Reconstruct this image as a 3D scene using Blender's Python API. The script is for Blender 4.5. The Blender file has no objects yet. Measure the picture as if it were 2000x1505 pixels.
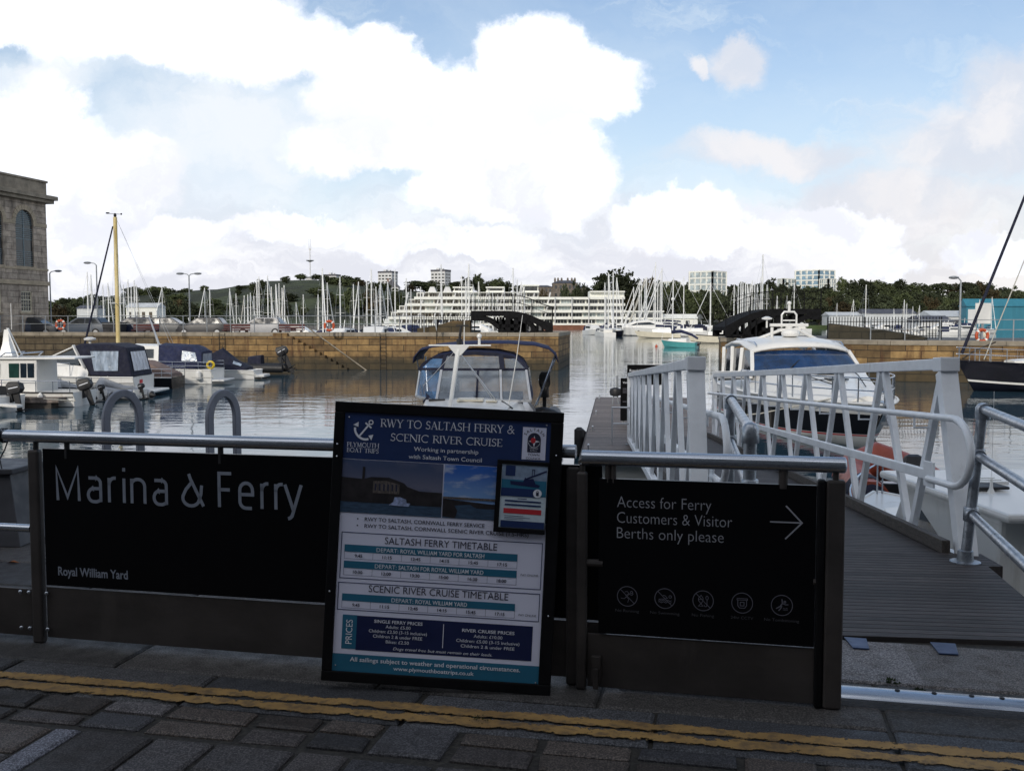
import bpy, bmesh, math, random
from mathutils import Vector, Matrix
R = math.radians
random.seed(7)
scene = bpy.context.scene
C = scene.collection

# ------------------------------------------------------------------ camera
FPX, HORIZ, CZ = 1950.0, 628.0, 3.2
PITCH = math.atan((752.5 - HORIZ) / FPX)
cam_d = bpy.data.cameras.new('camera')
cam = bpy.data.objects.new('camera', cam_d); C.objects.link(cam)
cam.location = (0, 0, CZ); cam.rotation_euler = (R(90) - PITCH, 0, 0)
cam_d.sensor_width = 36.0; cam_d.lens = FPX / 2000 * 36
cam_d.clip_start = 0.05; cam_d.clip_end = 20000
scene.camera = cam

# ------------------------------------------------------------------ exposure
vs = scene.view_settings
vs.view_transform = 'Standard'; vs.look = 'None'; vs.exposure = EXPOSURE = 0.0; vs.gamma = 1.0; vs.use_curve_mapping = False
scene.cycles.use_denoising = True
scene.cycles.max_bounces = 8
scene.cycles.transparent_max_bounces = 12

# ------------------------------------------------------------------ sun
SUN_AZ = Vector((-0.30, -0.95, 0)).normalized(); SUN_EL = R(24)
sun_d = bpy.data.lights.new('sun', 'SUN'); sun_d.energy = 2.0; sun_d.angle = R(3); sun_d.color = (1.0, 0.93, 0.82)
sun = bpy.data.objects.new('sun', sun_d); C.objects.link(sun)
sdir = Vector((SUN_AZ.x * math.cos(SUN_EL), SUN_AZ.y * math.cos(SUN_EL), math.sin(SUN_EL)))
sun.rotation_euler = (-sdir).to_track_quat('-Z', 'Y').to_euler(); sun.location = (0, -30, 40)

# ------------------------------------------------------------------ node helper
class NT:
    def __init__(s, tree): s.t = tree; s.n = tree.nodes; s.l = tree.links
    def node(s, typ, **kw):
        n = s.n.new(typ)
        for k, v in kw.items(): setattr(n, k, v)
        return n
    def put(s, sock, v):
        if isinstance(v, bpy.types.NodeSocket): s.l.new(v, sock)
        else:
            if sock.type == 'RGBA' and isinstance(v, (tuple, list)) and len(v) == 3: v = (*v, 1)
            sock.default_value = v
    def math(s, op, a, b=0.0, c=0.0, clamp=False):
        n = s.node('ShaderNodeMath', operation=op, use_clamp=clamp)
        s.put(n.inputs[0], a); s.put(n.inputs[1], b); s.put(n.inputs[2], c)
        return n.outputs[0]
    def ramp(s, v, lo, hi, a=0.0, b=1.0):
        n = s.node('ShaderNodeMapRange', interpolation_type='SMOOTHSTEP')
        s.put(n.inputs[0], v); s.put(n.inputs[1], lo); s.put(n.inputs[2], hi); s.put(n.inputs[3], a); s.put(n.inputs[4], b)
        return n.outputs[0]
    def mix(s, f, a, b, mode='MIX'):
        n = s.node('ShaderNodeMix', data_type='RGBA', blend_type=mode)
        s.put(n.inputs[0], f); s.put(n.inputs[6], a); s.put(n.inputs[7], b)
        return n.outputs[2]
    def noise(s, vec, scale, detail=4, rough=0.55, dist=0.0):
        n = s.node('ShaderNodeTexNoise')
        if vec is not None: s.l.new(vec, n.inputs['Vector'])
        n.inputs['Scale'].default_value = scale; n.inputs['Detail'].default_value = detail
        n.inputs['Roughness'].default_value = rough; n.inputs['Distortion'].default_value = dist
        return n.outputs[0]
    def xyz(s, v):
        n = s.node('ShaderNodeSeparateXYZ'); s.l.new(v, n.inputs[0]); return n.outputs
    def comb(s, x, y, z=0.0):
        n = s.node('ShaderNodeCombineXYZ'); s.put(n.inputs[0], x); s.put(n.inputs[1], y); s.put(n.inputs[2], z); return n.outputs[0]
    def scale(s, v, sc):
        n = s.node('ShaderNodeVectorMath', operation='MULTIPLY'); s.l.new(v, n.inputs[0]); n.inputs[1].default_value = sc; return n.outputs[0]

# ------------------------------------------------------------------ world: sky with broken cloud, laid out by direction
world = bpy.data.worlds.new('World'); scene.world = world; world.use_nodes = True
W = NT(world.node_tree); W.n.clear()
wout = W.node('ShaderNodeOutputWorld'); bg = W.node('ShaderNodeBackground')
sky = W.node('ShaderNodeTexSky', sky_type='NISHITA'); sky.sun_disc = False
sky.sun_elevation = SUN_EL; sky.sun_rotation = math.atan2(SUN_AZ.x, SUN_AZ.y)
sky.air_density = 1.0; sky.dust_density = 0.6; sky.ozone_density = 1.5
tc = W.node('ShaderNodeTexCoord'); dx, dy, dz = W.xyz(tc.outputs['Generated'])
front = W.ramp(dy, 0.05, 0.3)
ysafe = W.math('MAXIMUM', dy, 0.08)
U0 = W.math('DIVIDE', dx, ysafe); V0 = W.math('DIVIDE', dz, ysafe); uv0 = W.comb(U0, V0)
def warp(sc, amt, detail):
    n = W.node('ShaderNodeTexNoise'); W.l.new(uv0, n.inputs['Vector']); n.inputs['Scale'].default_value = sc; n.inputs['Detail'].default_value = detail; n.inputs['Roughness'].default_value = 0.62
    v = W.node('ShaderNodeVectorMath', operation='MULTIPLY_ADD'); W.l.new(n.outputs['Color'], v.inputs[0]); v.inputs[1].default_value = (amt, amt, 0); v.inputs[2].default_value = (-amt / 2, -amt / 2, 0); return v.outputs[0]
va = W.node('ShaderNodeVectorMath', operation='ADD'); W.l.new(warp(7.0, 0.10, 9), va.inputs[0]); W.l.new(warp(26.0, 0.035, 8), va.inputs[1])
vb = W.node('ShaderNodeVectorMath', operation='ADD'); W.l.new(va.outputs[0], vb.inputs[0]); W.l.new(uv0, vb.inputs[1])
uv = vb.outputs[0]; U, V, _z = W.xyz(uv)
skyc = W.mix(1.0, sky.outputs[0], (0.101, 0.116, 0.131), 'MULTIPLY')
# fractal edges for the heaps
n1 = W.noise(uv, 9.0, 9, 0.56, 0.3)
n2 = W.noise(W.scale(uv, (1.0, 2.2, 1.0)), 6.0, 8, 0.6)
n3 = W.noise(W.scale(uv, (1.0, 3.2, 1.0)), 3.3, 6, 0.6, 0.4)
def blob_field(blobs):
    acc = None
    for cu, cv, ru, rv in blobs:
        a = W.math('MULTIPLY', W.math('SUBTRACT', U, cu), 1.0 / ru)
        b = W.math('MULTIPLY', W.math('SUBTRACT', V, cv), 1.0 / rv)
        r2 = W.math('ADD', W.math('MULTIPLY', a, a), W.math('MULTIPLY', b, b))
        f = W.math('SUBTRACT', 1.0, W.math('SQRT', r2))
        acc = f if acc is None else W.math('SMOOTH_MAX', acc, f, 0.08)
    return acc
def px(x, y, rx, ry): return ((x - 1000) / FPX, (HORIZ - y) / FPX, rx / FPX, ry / FPX)
heaps = blob_field([px(*b) for b in (
    (120, 30, 330, 70), (330, 60, 300, 95), (520, 95, 170, 100), (690, 130, 130, 85), (80, 270, 170, 120), (200, 350, 170, 90), (20, 400, 190, 140),
    (800, 210, 240, 95), (1040, 130, 130, 95), (1130, 170, 115, 90), (960, 250, 260, 150), (1090, 330, 150, 120), (760, 300, 190, 60), (1000, 390, 240, 50),
    (330, 455, 180, 40), (560, 440, 140, 34), (1330, 430, 160, 56), (1600, 445, 160, 52), (1480, 470, 190, 40), (1700, 495, 110, 30), (880, 470, 200, 34), (1950, 490, 120, 44))])
hd = W.math('ADD', heaps, W.math('MULTIPLY', W.math('SUBTRACT', n1, 0.5), 1.1))
heap = W.ramp(hd, -0.04, 0.26)
soft = blob_field([px(*b) for b in ((1430, 125, 75, 50), (1345, 140, 35, 28), (1900, 290, 260, 120), (2000, 200, 200, 110), (1800, 400, 300, 80), (1500, 310, 260, 50), (60, 160, 300, 60), (620, 230, 230, 70), (380, 300, 330, 170), (1250, 480, 700, 110), (300, 500, 800, 110))])
sd = W.math('ADD', soft, W.math('MULTIPLY', W.math('SUBTRACT', n2, 0.5), 1.5))
softm = W.ramp(sd, -0.1, 0.6, 0.0, 0.9)
lowband = W.ramp(V, 0.17, 0.05)
veil = W.math('MULTIPLY', W.ramp(n3, 0.35, 0.75), W.ramp(U, 0.5, -0.5, 0.35, 1.0))
cirrus = W.math('MULTIPLY', W.ramp(W.noise(W.scale(uv, (1.0, 4.5, 1.0)), 4.2, 9, 0.65, 0.8), 0.47, 0.70), 0.45)
col = W.mix(W.math('MAXIMUM', W.math('MULTIPLY', veil, 0.5), cirrus), skyc, (0.80, 0.90, 0.98))
col = W.mix(W.ramp(V0, 0.40, 0.0, 0.10, 0.75), col, (0.83, 0.91, 0.96))
softc = W.mix(W.ramp(n1, 0.4, 0.62), (0.74, 0.78, 0.87), (0.93, 0.91, 0.93)); softc = W.mix(W.ramp(U, 0.22, 0.0), softc, W.mix(W.ramp(n1, 0.4, 0.62), (0.80, 0.89, 0.99), (0.93, 0.97, 1.02)))
col = W.mix(softm, col, softc)
lowc = W.mix(W.ramp(W.noise(W.scale(uv, (1.0, 3.6, 1.0)), 7.0, 8, 0.6), 0.42, 0.60), (0.79, 0.80, 0.88), (1.02, 1.02, 1.06))
lowc = W.mix(W.math('MULTIPLY', W.ramp(U, 0.2, 0.52), 0.5), lowc, (0.92, 0.85, 0.80))
col = W.mix(W.math('MULTIPLY', lowband, 0.92), col, lowc)
shade = W.noise(W.scale(uv, (1.0, 1.8, 1.0)), 7.5, 7, 0.6)
belly = W.math('MULTIPLY', W.ramp(shade, 0.42, 0.60), W.ramp(V0, 0.34, 0.09, 0.30, 1.0))
heapc = W.mix(W.math('MULTIPLY', belly, 0.75), (1.16, 1.20, 1.30), (0.82, 0.83, 0.91))
col = W.mix(heap, col, heapc)
# the sky behind and overhead: unseen broken cloud, brightened to fill the near quay
ng = W.noise(W.scale(tc.outputs['Generated'], (1.0, 1.0, 2.0)), 2.2, 7, 0.6)
backc = W.mix(W.ramp(ng, 0.40, 0.60), W.mix(1.0, sky.outputs[0], (0.07, 0.07, 0.07), 'MULTIPLY'), (1.22, 1.26, 1.34))
col = W.mix(front, backc, col)
W.l.new(col, bg.inputs[0]); bg.inputs[1].default_value = 1.0
W.l.new(bg.outputs[0], wout.inputs[0])

# ------------------------------------------------------------------ geometry helpers
def wp(x, y, Y):
    """the point at depth Y that stands at photo position x, y"""
    fw = Vector((0, math.cos(PITCH), -math.sin(PITCH))); up = Vector((0, math.sin(PITCH), math.cos(PITCH)))
    r = fw + Vector((1, 0, 0)) * ((x - 1000) / FPX) - up * ((y - 752.5) / FPX)
    return Vector((0, 0, CZ)) + r * (Y / r.y)

class MB:
    def __init__(s): s.v = []; s.f = []; s.marks = []
    def mark(s): s.marks.append((len(s.v), len(s.f))); return s
    def add(s, vs_, fs):
        o = len(s.v); s.v += [tuple(p) for p in vs_]; s.f += [tuple(i + o for i in f) for f in fs]; return s
    def box(s, x0, x1, y0, y1, z0, z1, M=None):
        p = [Vector((x, y, z)) for z in (z0, z1) for y in (y0, y1) for x in (x0, x1)]
        if M is not None: p = [M @ q for q in p]
        return s.add(p, [(0, 2, 3, 1), (4, 5, 7, 6), (0, 1, 5, 4), (1, 3, 7, 5), (3, 2, 6, 7), (2, 0, 4, 6)])
    def bar(s, p, q, w, h, up=(0, 0, 1)):
        p = Vector(p); q = Vector(q); d = (q - p).normalized(); u = Vector(up)
        sd_ = d.cross(u)
        if sd_.length < 1e-5: sd_ = d.cross(Vector((1, 0, 0)))
        sd_.normalize(); u = sd_.cross(d)
        a = sd_ * (w / 2); b = u * (h / 2)
        P = [p - a - b, p + a - b, p + a + b, p - a + b, q - a - b, q + a - b, q + a + b, q - a + b]
        return s.add(P, [(0, 1, 2, 3), (7, 6, 5, 4), (0, 4, 5, 1), (1, 5, 6, 2), (2, 6, 7, 3), (3, 7, 4, 0)])
    def tube(s, pts, r, n=8, r2=None, cap=True):
        pts = [Vector(p) for p in pts]; rings = []; m = len(pts)
        d0 = (pts[1] - pts[0]).normalized(); ref = Vector((0, 0, 1)) if abs(d0.z) < 0.9 else Vector((1, 0, 0))
        a = d0.cross(ref).normalized()
        for i, p in enumerate(pts):
            if i == 0: d = pts[1] - pts[0]
            elif i == m - 1: d = pts[-1] - pts[-2]
            else: d = (pts[i] - pts[i - 1]).normalized() + (pts[i + 1] - pts[i]).normalized()
            d.normalize(); a = (a - d * a.dot(d)).normalized(); b = d.cross(a)
            k = 1.0
            if 0 < i < m - 1:
                cs = (pts[i] - pts[i - 1]).normalized().dot(d); k = 1.0 / max(cs, 0.6)
            rr = r if r2 is None else r + (r2 - r) * i / (m - 1)
            rings.append([p + a * (math.cos(t) * rr * k) + b * (math.sin(t) * rr * k) for t in (2 * math.pi * j / n for j in range(n))])
        return s.loft(rings, True, cap, cap)
    def loft(s, rings, closed=True, c0=False, c1=False):
        n = len(rings[0]); vs_ = [p for rg in rings for p in rg]; fs = []
        for i in range(len(rings) - 1):
            for j in range(n if closed else n - 1):
                k = (j + 1) % n; fs.append((i * n + j, i * n + k, (i + 1) * n + k, (i + 1) * n + j))
        if c0: fs.append(tuple(range(n - 1, -1, -1)))
        if c1: fs.append(tuple((len(rings) - 1) * n + j for j in range(n)))
        return s.add(vs_, fs)
    def prism(s, pts, off):
        pts = [Vector(p) for p in pts]; off = Vector(off); n = len(pts)
        return s.add(pts + [p + off for p in pts], [tuple(range(n)), tuple(range(2 * n - 1, n - 1, -1))] + [(i, i + n, (i + 1) % n + n, (i + 1) % n) for i in range(n)])
    def poly(s, pts): return s.add(pts, [tuple(range(len(pts)))])
    def sphere(s, c, r, n=10, m=6, sc=(1, 1, 1)):
        c = Vector(c); rings = []
        for i in range(m + 1):
            t = math.pi * i / m; rr = max(math.sin(t), 0.02)
            rings.append([c + Vector((math.cos(p) * rr * r * sc[0], math.sin(p) * rr * r * sc[1], -math.cos(t) * r * sc[2])) for p in (2 * math.pi * j / n for j in range(n))])
        return s.loft(rings, True, True, True)
    def lathe(s, prof, c=(0, 0, 0), n=12):
        c = Vector(c)
        return s.loft([[c + Vector((math.cos(p) * r, math.sin(p) * r, z)) for p in (2 * math.pi * j / n for j in range(n))] for r, z in prof], True, True, True)
    def ring(s, c, Rr, r, ax=(0, 1, 0), n=24, m=8, a0=0, a1=360):
        c = Vector(c); ax = Vector(ax).normalized(); u = ax.cross(Vector((0, 0, 1)))
        if u.length < 1e-4: u = Vector((1, 0, 0))
        u.normalize(); w = ax.cross(u)
        full = abs(a1 - a0) >= 360
        ts = [R(a0 + (a1 - a0) * i / n) for i in range(n if full else n + 1)]
        rings = []
        for t in ts:
            e = u * math.cos(t) + w * math.sin(t)
            rings.append([c + e * (Rr + r * math.cos(q)) + ax * (r * math.sin(q)) for q in (2 * math.pi * j / m for j in range(m))])
        if full: rings.append(rings[0])
        return s.loft(rings, True, not full, not full)
    def mesh(s, name, smooth=False, recalc=True, angle=35):
        me = bpy.data.meshes.new(name); me.from_pydata(s.v, [], s.f)
        if recalc:
            b = bmesh.new(); b.from_mesh(me); bmesh.ops.recalc_face_normals(b, faces=b.faces); b.to_mesh(me); b.free()
        if smooth:
            me.polygons.foreach_set('use_smooth', [True] * len(me.polygons)); me.set_sharp_from_angle(angle=R(angle))
        me.update(); return me
    def build(s, name, mat, parent=None, smooth=False, bevel=0, recalc=True, seg=2, angle=35):
        o = bpy.data.objects.new(name, s.mesh(name, smooth, recalc, angle)); C.objects.link(o)
        if mat: o.data.materials.append(mat)
        if parent: o.parent = parent
        if bevel:
            m = o.modifiers.new('bevel', 'BEVEL'); m.width = bevel; m.segments = seg; m.limit_method = 'ANGLE'; m.angle_limit = R(40)
        return o

def build_each(mb, name, mat, parent=None, **kw):
    """one object for every marked piece"""
    ms = sorted(set(mb.marks + [(0, 0)])) + [(len(mb.v), len(mb.f))]; out = []
    for (v0, f0), (v1, f1) in zip(ms[:-1], ms[1:]):
        if f1 > f0:
            q = MB(); q.v = mb.v[v0:v1]; q.f = [tuple(i - v0 for i in f) for f in mb.f[f0:f1]]; out.append(q.build(name, mat, parent, **kw))
    return out
def tag(o, label=None, cat=None, group=None, kind=None):
    if label: o['label'] = label
    if cat: o['category'] = cat
    if group: o['group'] = group
    if kind: o['kind'] = kind
    return o
def thing(name, label, cat, loc=(0, 0, 0), rz=0.0, group=None, matrix=None):
    o = bpy.data.objects.new(name, None); C.objects.link(o); o.empty_display_size = 0.2
    if matrix is not None: o.matrix_world = matrix
    else: o.location = loc; o.rotation_euler = (0, 0, rz)
    return tag(o, label, cat, group)
def dup(o, parent=None):
    c = o.copy(); C.objects.link(c)
    if parent: c.parent = parent
    for ch in list(o.children): dup(ch, c)
    return c

# ------------------------------------------------------------------ lettering
_fc = {}
def glyphs(body, offset=0.0, shear=0.0, space=1.0):
    cu = bpy.data.curves.new('t', 'FONT'); cu.body = body; cu.size = 1.0; cu.offset = offset; cu.shear = shear; cu.space_character = space; cu.resolution_u = 3
    ob = bpy.data.objects.new('t', cu); me = bpy.data.meshes.new_from_object(ob)
    vs_ = [tuple(v.co)[:2] for v in me.vertices]; fs = [tuple(p.vertices) for p in me.polygons]
    bpy.data.objects.remove(ob); bpy.data.curves.remove(cu); bpy.data.meshes.remove(me)
    return vs_, fs
CAPH = max(v[1] for v in glyphs('H')[0])
def text(mb, body, x, y, cap, d, width=None, align='L', offset=0.0, shear=0.0, space=1.0, rot=None):
    """flat lettering in the local x-z plane facing -y: baseline y, cap height cap, at depth d"""
    mb.mark()
    vs_, fs = glyphs(body, offset, shear, space)
    x0 = min(v[0] for v in vs_); x1 = max(v[0] for v in vs_); k = cap / CAPH
    kx = k if width is None else width / (x1 - x0)
    w = (x1 - x0) * kx; ox = x if align == 'L' else x - w / 2 if align == 'C' else x - w
    pts = [((v[0] - x0) * kx + ox, v[1] * k + y) for v in vs_]
    if rot: pts = [(x + (p[0] - x) * math.cos(rot) - (p[1] - y) * math.sin(rot), y + (p[0] - x) * math.sin(rot) + (p[1] - y) * math.cos(rot)) for p in pts]
    mb.add([(p[0], d, p[1]) for p in pts], fs)
def stroke(mb, pts, w, d, sx=1.0, sz=1.0, ox=0.0, oz=0.0):
    """a ribbon of width w along a polyline in the local x-z plane"""
    P = [Vector((ox + p[0] * sx, oz + p[1] * sz)) for p in pts]; L_ = []; Rr = []
    for i, p in enumerate(P):
        if i == 0: t = P[1] - P[0]; k = 1
        elif i == len(P) - 1: t = P[-1] - P[-2]; k = 1
        else:
            a = (P[i] - P[i - 1]).normalized(); b = (P[i + 1] - P[i]).normalized(); t = a + b; k = 1 / max(0.5, a.dot(t.normalized()))
        t = t.normalized(); n = Vector((-t.y, t.x)) * (w / 2 * k); L_.append(p + n); Rr.append(p - n)
    vs_ = [(q.x, d, q.y) for q in L_ + Rr]; n = len(P)
    mb.add(vs_, [(i, i + 1, n + i + 1, n + i) for i in range(n - 1)])
def arc(cx, cy, rx, ry, a0, a1, n=10):
    return [(cx + rx * math.cos(R(a0 + (a1 - a0) * i / n)), cy + ry * math.sin(R(a0 + (a1 - a0) * i / n))) for i in range(n + 1)]
# ------------------------------------------------------------------ materials
MATS = {}
def M(name, col, rough=0.5, metal=0.0, var=0.15, scale=3.0, bump=0.0, bscale=20.0, spec=0.5, coat=0.0, stretch=(1, 1, 1), col2=None, objcol=False, trans=0.0, rv=0.08, dirt=None, dstretch=(1, 1, 0.25), dscale=3.0, dlo=0.56):
    m = bpy.data.materials.new(name); m.use_nodes = True; t = NT(m.node_tree); b = t.n['Principled BSDF']
    tcn = t.node('ShaderNodeTexCoord'); v = t.scale(tcn.outputs['Object'], stretch)
    n = t.noise(v, scale, 5, 0.6)
    base = col
    if objcol:
        oi = t.node('ShaderNodeObjectInfo'); base = oi.outputs['Color']
    dark = t.mix(1.0, base, (1 - var,) * 3, 'MULTIPLY'); lite = t.mix(1.0, base, (1 + var,) * 3, 'MULTIPLY') if col2 is None else col2
    c = t.mix(t.ramp(n, 0.3, 0.7), dark, lite)
    if dirt: c = t.mix(t.ramp(t.noise(t.scale(tcn.outputs['Object'], dstretch), dscale, 7, 0.68, 0.3), dlo, dlo + 0.16, 0, dirt[3]), c, dirt[:3])
    t.l.new(c, b.inputs['Base Color'])
    b.inputs['Metallic'].default_value = metal; b.inputs['Specular IOR Level'].default_value = spec
    t.put(b.inputs['Roughness'], t.ramp(t.noise(v, scale * 2.7, 4), 0.3, 0.7, max(0.02, rough - rv), min(1, rough + rv)))
    if coat: b.inputs['Coat Weight'].default_value = coat; b.inputs['Coat Roughness'].default_value = 0.05
    if trans: b.inputs['Transmission Weight'].default_value = trans
    if bump:
        bn = t.node('ShaderNodeBump'); bn.inputs['Strength'].default_value = 1.0; bn.inputs['Distance'].default_value = bump
        t.l.new(t.noise(v, bscale, 5, 0.65), bn.inputs['Height']); t.l.new(bn.outputs[0], b.inputs['Normal'])
    MATS[name] = m; return m
m_white = M('white_gelcoat', (0.78, 0.77, 0.74), 0.3, var=0.035, scale=0.8, coat=0.1, rv=0.02, dirt=(0.42, 0.38, 0.30, 0.45), dscale=2.6)
m_cream = M('cream_gelcoat', (0.72, 0.66, 0.52), 0.3, var=0.06, scale=1.2)
m_gang = M('white_painted_steel', (0.84, 0.86, 0.88), 0.38, var=0.07, scale=4, bump=0.0006, bscale=60, dirt=(0.36, 0.27, 0.19, 0.55), dscale=5.0, dstretch=(1, 1, 0.5), dlo=0.60)
m_galv = M('galvanised_steel', (0.36, 0.39, 0.43), 0.34, 0.75, var=0.25, scale=14, bump=0.0006, bscale=90)
m_galvfar = M('weathered_galvanised_steel', (0.30, 0.32, 0.34), 0.5, 0.4, var=0.2, scale=3)
m_inox = M('brushed_stainless_steel', (0.50, 0.53, 0.58), 0.26, 1.0, var=0.15, scale=6, stretch=(0.3, 6, 6))
m_inoxd = M('dull_stainless_plate', (0.075, 0.066, 0.062), 0.5, 0.5, var=0.22, scale=2.2, stretch=(1, 1, 1.6), bump=0.0005, bscale=30, dirt=(0.11, 0.098, 0.09, 0.5), dscale=4.0, dlo=0.55)
m_sign = M('black_enamel_panel', (0.005, 0.005, 0.006), 0.3, var=0.1, scale=1, spec=0.12, rv=0.02)
m_letter = M('grey_vinyl_lettering', (0.25, 0.28, 0.34), 0.5, var=0.08, scale=20)
m_letterd = M('dim_grey_lettering', (0.13, 0.13, 0.16), 0.5, var=0.1, scale=20)
m_frame = M('matt_black_frame', (0.005, 0.005, 0.006), 0.5, var=0.3, scale=6, spec=0.2)
m_paper = M('white_print', (0.76, 0.77, 0.92), 0.45, var=0.04, scale=2)
m_navy = M('navy_print', (0.012, 0.032, 0.12), 0.4, var=0.1, scale=3)
m_navyd = M('dark_navy_print', (0.010, 0.017, 0.075), 0.4, var=0.1, scale=3)
m_teal = M('teal_print', (0.022, 0.15, 0.25), 0.4, var=0.08, scale=3)
m_ink = M('dark_ink', (0.02, 0.022, 0.05), 0.5, var=0.1)
m_line = M('navy_rule', (0.03, 0.045, 0.13), 0.5, var=0.1)
m_red = M('red_print', (0.55, 0.03, 0.04), 0.45, var=0.1)
m_wink = M('white_ink', (0.78, 0.80, 0.86), 0.5, var=0.05)
m_black = M('black_rubber', (0.014, 0.014, 0.016), 0.55, var=0.3, scale=5)
m_blackhull = M('black_gelcoat', (0.010, 0.010, 0.013), 0.35, var=0.2, scale=1, spec=0.25)
m_navyhull = M('navy_gelcoat', (0.006, 0.007, 0.014), 0.4, var=0.2, scale=1, spec=0.2)
m_canvas = M('navy_canvas', (0.007, 0.013, 0.055), 0.75, var=0.25, scale=2.5, bump=0.035, bscale=3.5)
m_canvasd = M('dark_navy_canvas', (0.0045, 0.0065, 0.024), 0.8, var=0.25, scale=2.5, bump=0.035, bscale=3.5)
m_brown = M('taupe_canvas', (0.20, 0.14, 0.12), 0.8, var=0.2, scale=2, bump=0.015, bscale=3)
m_clear = M('clear_vinyl', (0.30, 0.36, 0.44), 0.12, var=0.35, scale=2.2, bump=0.02, bscale=2.5, stretch=(2.5, 2.5, 0.7))
m_glassd = M('dark_boat_glass', (0.012, 0.02, 0.028), 0.06, var=0.3, scale=2, spec=0.7)
m_glassb = M('blue_tinted_windscreen', (0.006, 0.030, 0.095), 0.05, var=0.5, scale=1.4, spec=0.8)
m_glassg = M('green_tinted_glass', (0.02, 0.06, 0.05), 0.06, var=0.3, scale=2, spec=0.7)
m_mastw = M('white_painted_spar', (0.80, 0.80, 0.78), 0.4, var=0.05)
m_masty = M('varnished_yellow_spar', (0.62, 0.45, 0.13), 0.4, var=0.15, scale=1.0, stretch=(1, 1, 0.5), col2=(0.74, 0.63, 0.36))
m_alu = M('silver_spar', (0.55, 0.56, 0.58), 0.4, 0.6, var=0.1)
m_orange = M('orange_plastic', (0.48, 0.075, 0.02), 0.5, var=0.15)
m_ribor = M('orange_hypalon_tube', (0.36, 0.075, 0.04), 0.5, var=0.15, scale=3)
m_grey = M('grey_hypalon_tube', (0.36, 0.37, 0.39), 0.55, var=0.12, scale=3)
m_rope = M('pale_rope', (0.5, 0.48, 0.42), 0.8, var=0.2, scale=30)
m_yellow = M('yellow_plastic', (0.70, 0.50, 0.02), 0.5)
m_iron = M('black_painted_iron', (0.009, 0.009, 0.010), 0.85, var=0.3, scale=4, spec=0.15)
m_maroon = M('maroon_timber', (0.075, 0.015, 0.014), 0.6, var=0.25, scale=4)
m_bin = M('dark_bin_plastic', (0.03, 0.03, 0.034), 0.6, var=0.2)
m_hoop = M('grey_coated_steel', (0.21, 0.225, 0.27), 0.45, var=0.12, scale=6)
m_planter = M('dark_grey_steel_box', (0.05, 0.05, 0.058), 0.5, var=0.2, scale=4)
m_tin = M('grey_sheet_roof', (0.55, 0.57, 0.58), 0.5, var=0.1, scale=0.3)
m_tealshed = M('teal_steel_cladding', (0.03, 0.18, 0.25), 0.5, var=0.08, scale=0.3, stretch=(3, 3, 0.2))
m_paint = M('car_paint', (0.1, 0.1, 0.1), 0.4, var=0.05, objcol=True, coat=0.1, rv=0.02)
m_conc = M('white_rendered_concrete', (0.80, 0.80, 0.74), 0.7, var=0.05, scale=0.25)
m_towerc = M('pale_tower_cladding', (0.62, 0.62, 0.62), 0.7, var=0.06, scale=0.2)
m_winf = M('dark_window_glass', (0.035, 0.04, 0.045), 0.12, var=0.5, scale=0.5, spec=0.6)
m_wing = M('pale_green_glass', (0.36, 0.42, 0.43), 0.1, var=0.4, scale=0.25, spec=0.7)
m_slate = M('slate_roof', (0.075, 0.075, 0.09), 0.6, var=0.2, scale=0.5)
m_brickred = M('red_brown_stone', (0.20, 0.085, 0.05), 0.85, var=0.25, scale=0.3)
m_trunk = M('bark', (0.05, 0.042, 0.035), 0.9, var=0.3, scale=2)
m_sill = M('pale_stone_dressing', (0.42, 0.35, 0.255), 0.85, var=0.18, scale=1.5, bump=0.01, bscale=8)
m_winfr = M('cream_painted_timber', (0.62, 0.58, 0.45), 0.6, var=0.08)
m_louvre = M('grey_louvre_metal', (0.16, 0.20, 0.22), 0.4, 0.5, var=0.2)
m_blueplate = M('blue_grey_steel_plate', (0.06, 0.085, 0.16), 0.42, 0.5, var=0.2, scale=6)
m_leaf = M('dry_leaf', (0.25, 0.08, 0.02), 0.8)
m_moss = M('moss', (0.03, 0.05, 0.015), 0.95, var=0.4, scale=30)

def mat_custom(name, fn, rough=0.8):
    m = bpy.data.materials.new(name); m.use_nodes = True; t = NT(m.node_tree); b = t.n['Principled BSDF']; b.inputs['Roughness'].default_value = rough
    tcn = t.node('ShaderNodeTexCoord'); fn(t, b, tcn.outputs['Object']); MATS[name] = m; return m
def bump(t, b, h, dist):
    bn = t.node('ShaderNodeBump'); bn.inputs['Strength'].default_value = 1.0; bn.inputs['Distance'].default_value = dist
    t.l.new(h, bn.inputs['Height']); t.l.new(bn.outputs[0], b.inputs['Normal'])
# paving stones: one tone per stone (attribute), granite speckle
def f_paver(t, b, v):
    at = t.node('ShaderNodeAttribute', attribute_name='stone'); base = at.outputs['Color']
    n = t.noise(v, 130, 3, 0.7); n2_ = t.noise(v, 9, 5)
    c = t.mix(t.ramp(n, 0.44, 0.62), t.mix(1.0, base, (0.5, 0.5, 0.52), 'MULTIPLY'), t.mix(1.0, base, (1.9, 1.85, 1.85), 'MULTIPLY'))
    c = t.mix(t.ramp(n2_, 0.52, 0.75, 0, 0.55), c, t.mix(1.0, base, (0.45, 0.42, 0.40), 'MULTIPLY'))
    t.l.new(c, b.inputs['Base Color']); t.put(b.inputs['Roughness'], t.ramp(n2_, 0.3, 0.7, 0.55, 0.85))
    bump(t, b, t.math('ADD', t.math('MULTIPLY', n, 0.6), n2_), 0.006)
m_paver = mat_custom('granite_paving', f_paver)
def f_grout(t, b, v):
    c = t.mix(t.ramp(t.noise(v, 40, 4), 0.4, 0.7), (0.022, 0.020, 0.018), (0.05, 0.046, 0.038)); t.l.new(c, b.inputs['Base Color']); bump(t, b, t.noise(v, 70, 4), 0.006)
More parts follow.
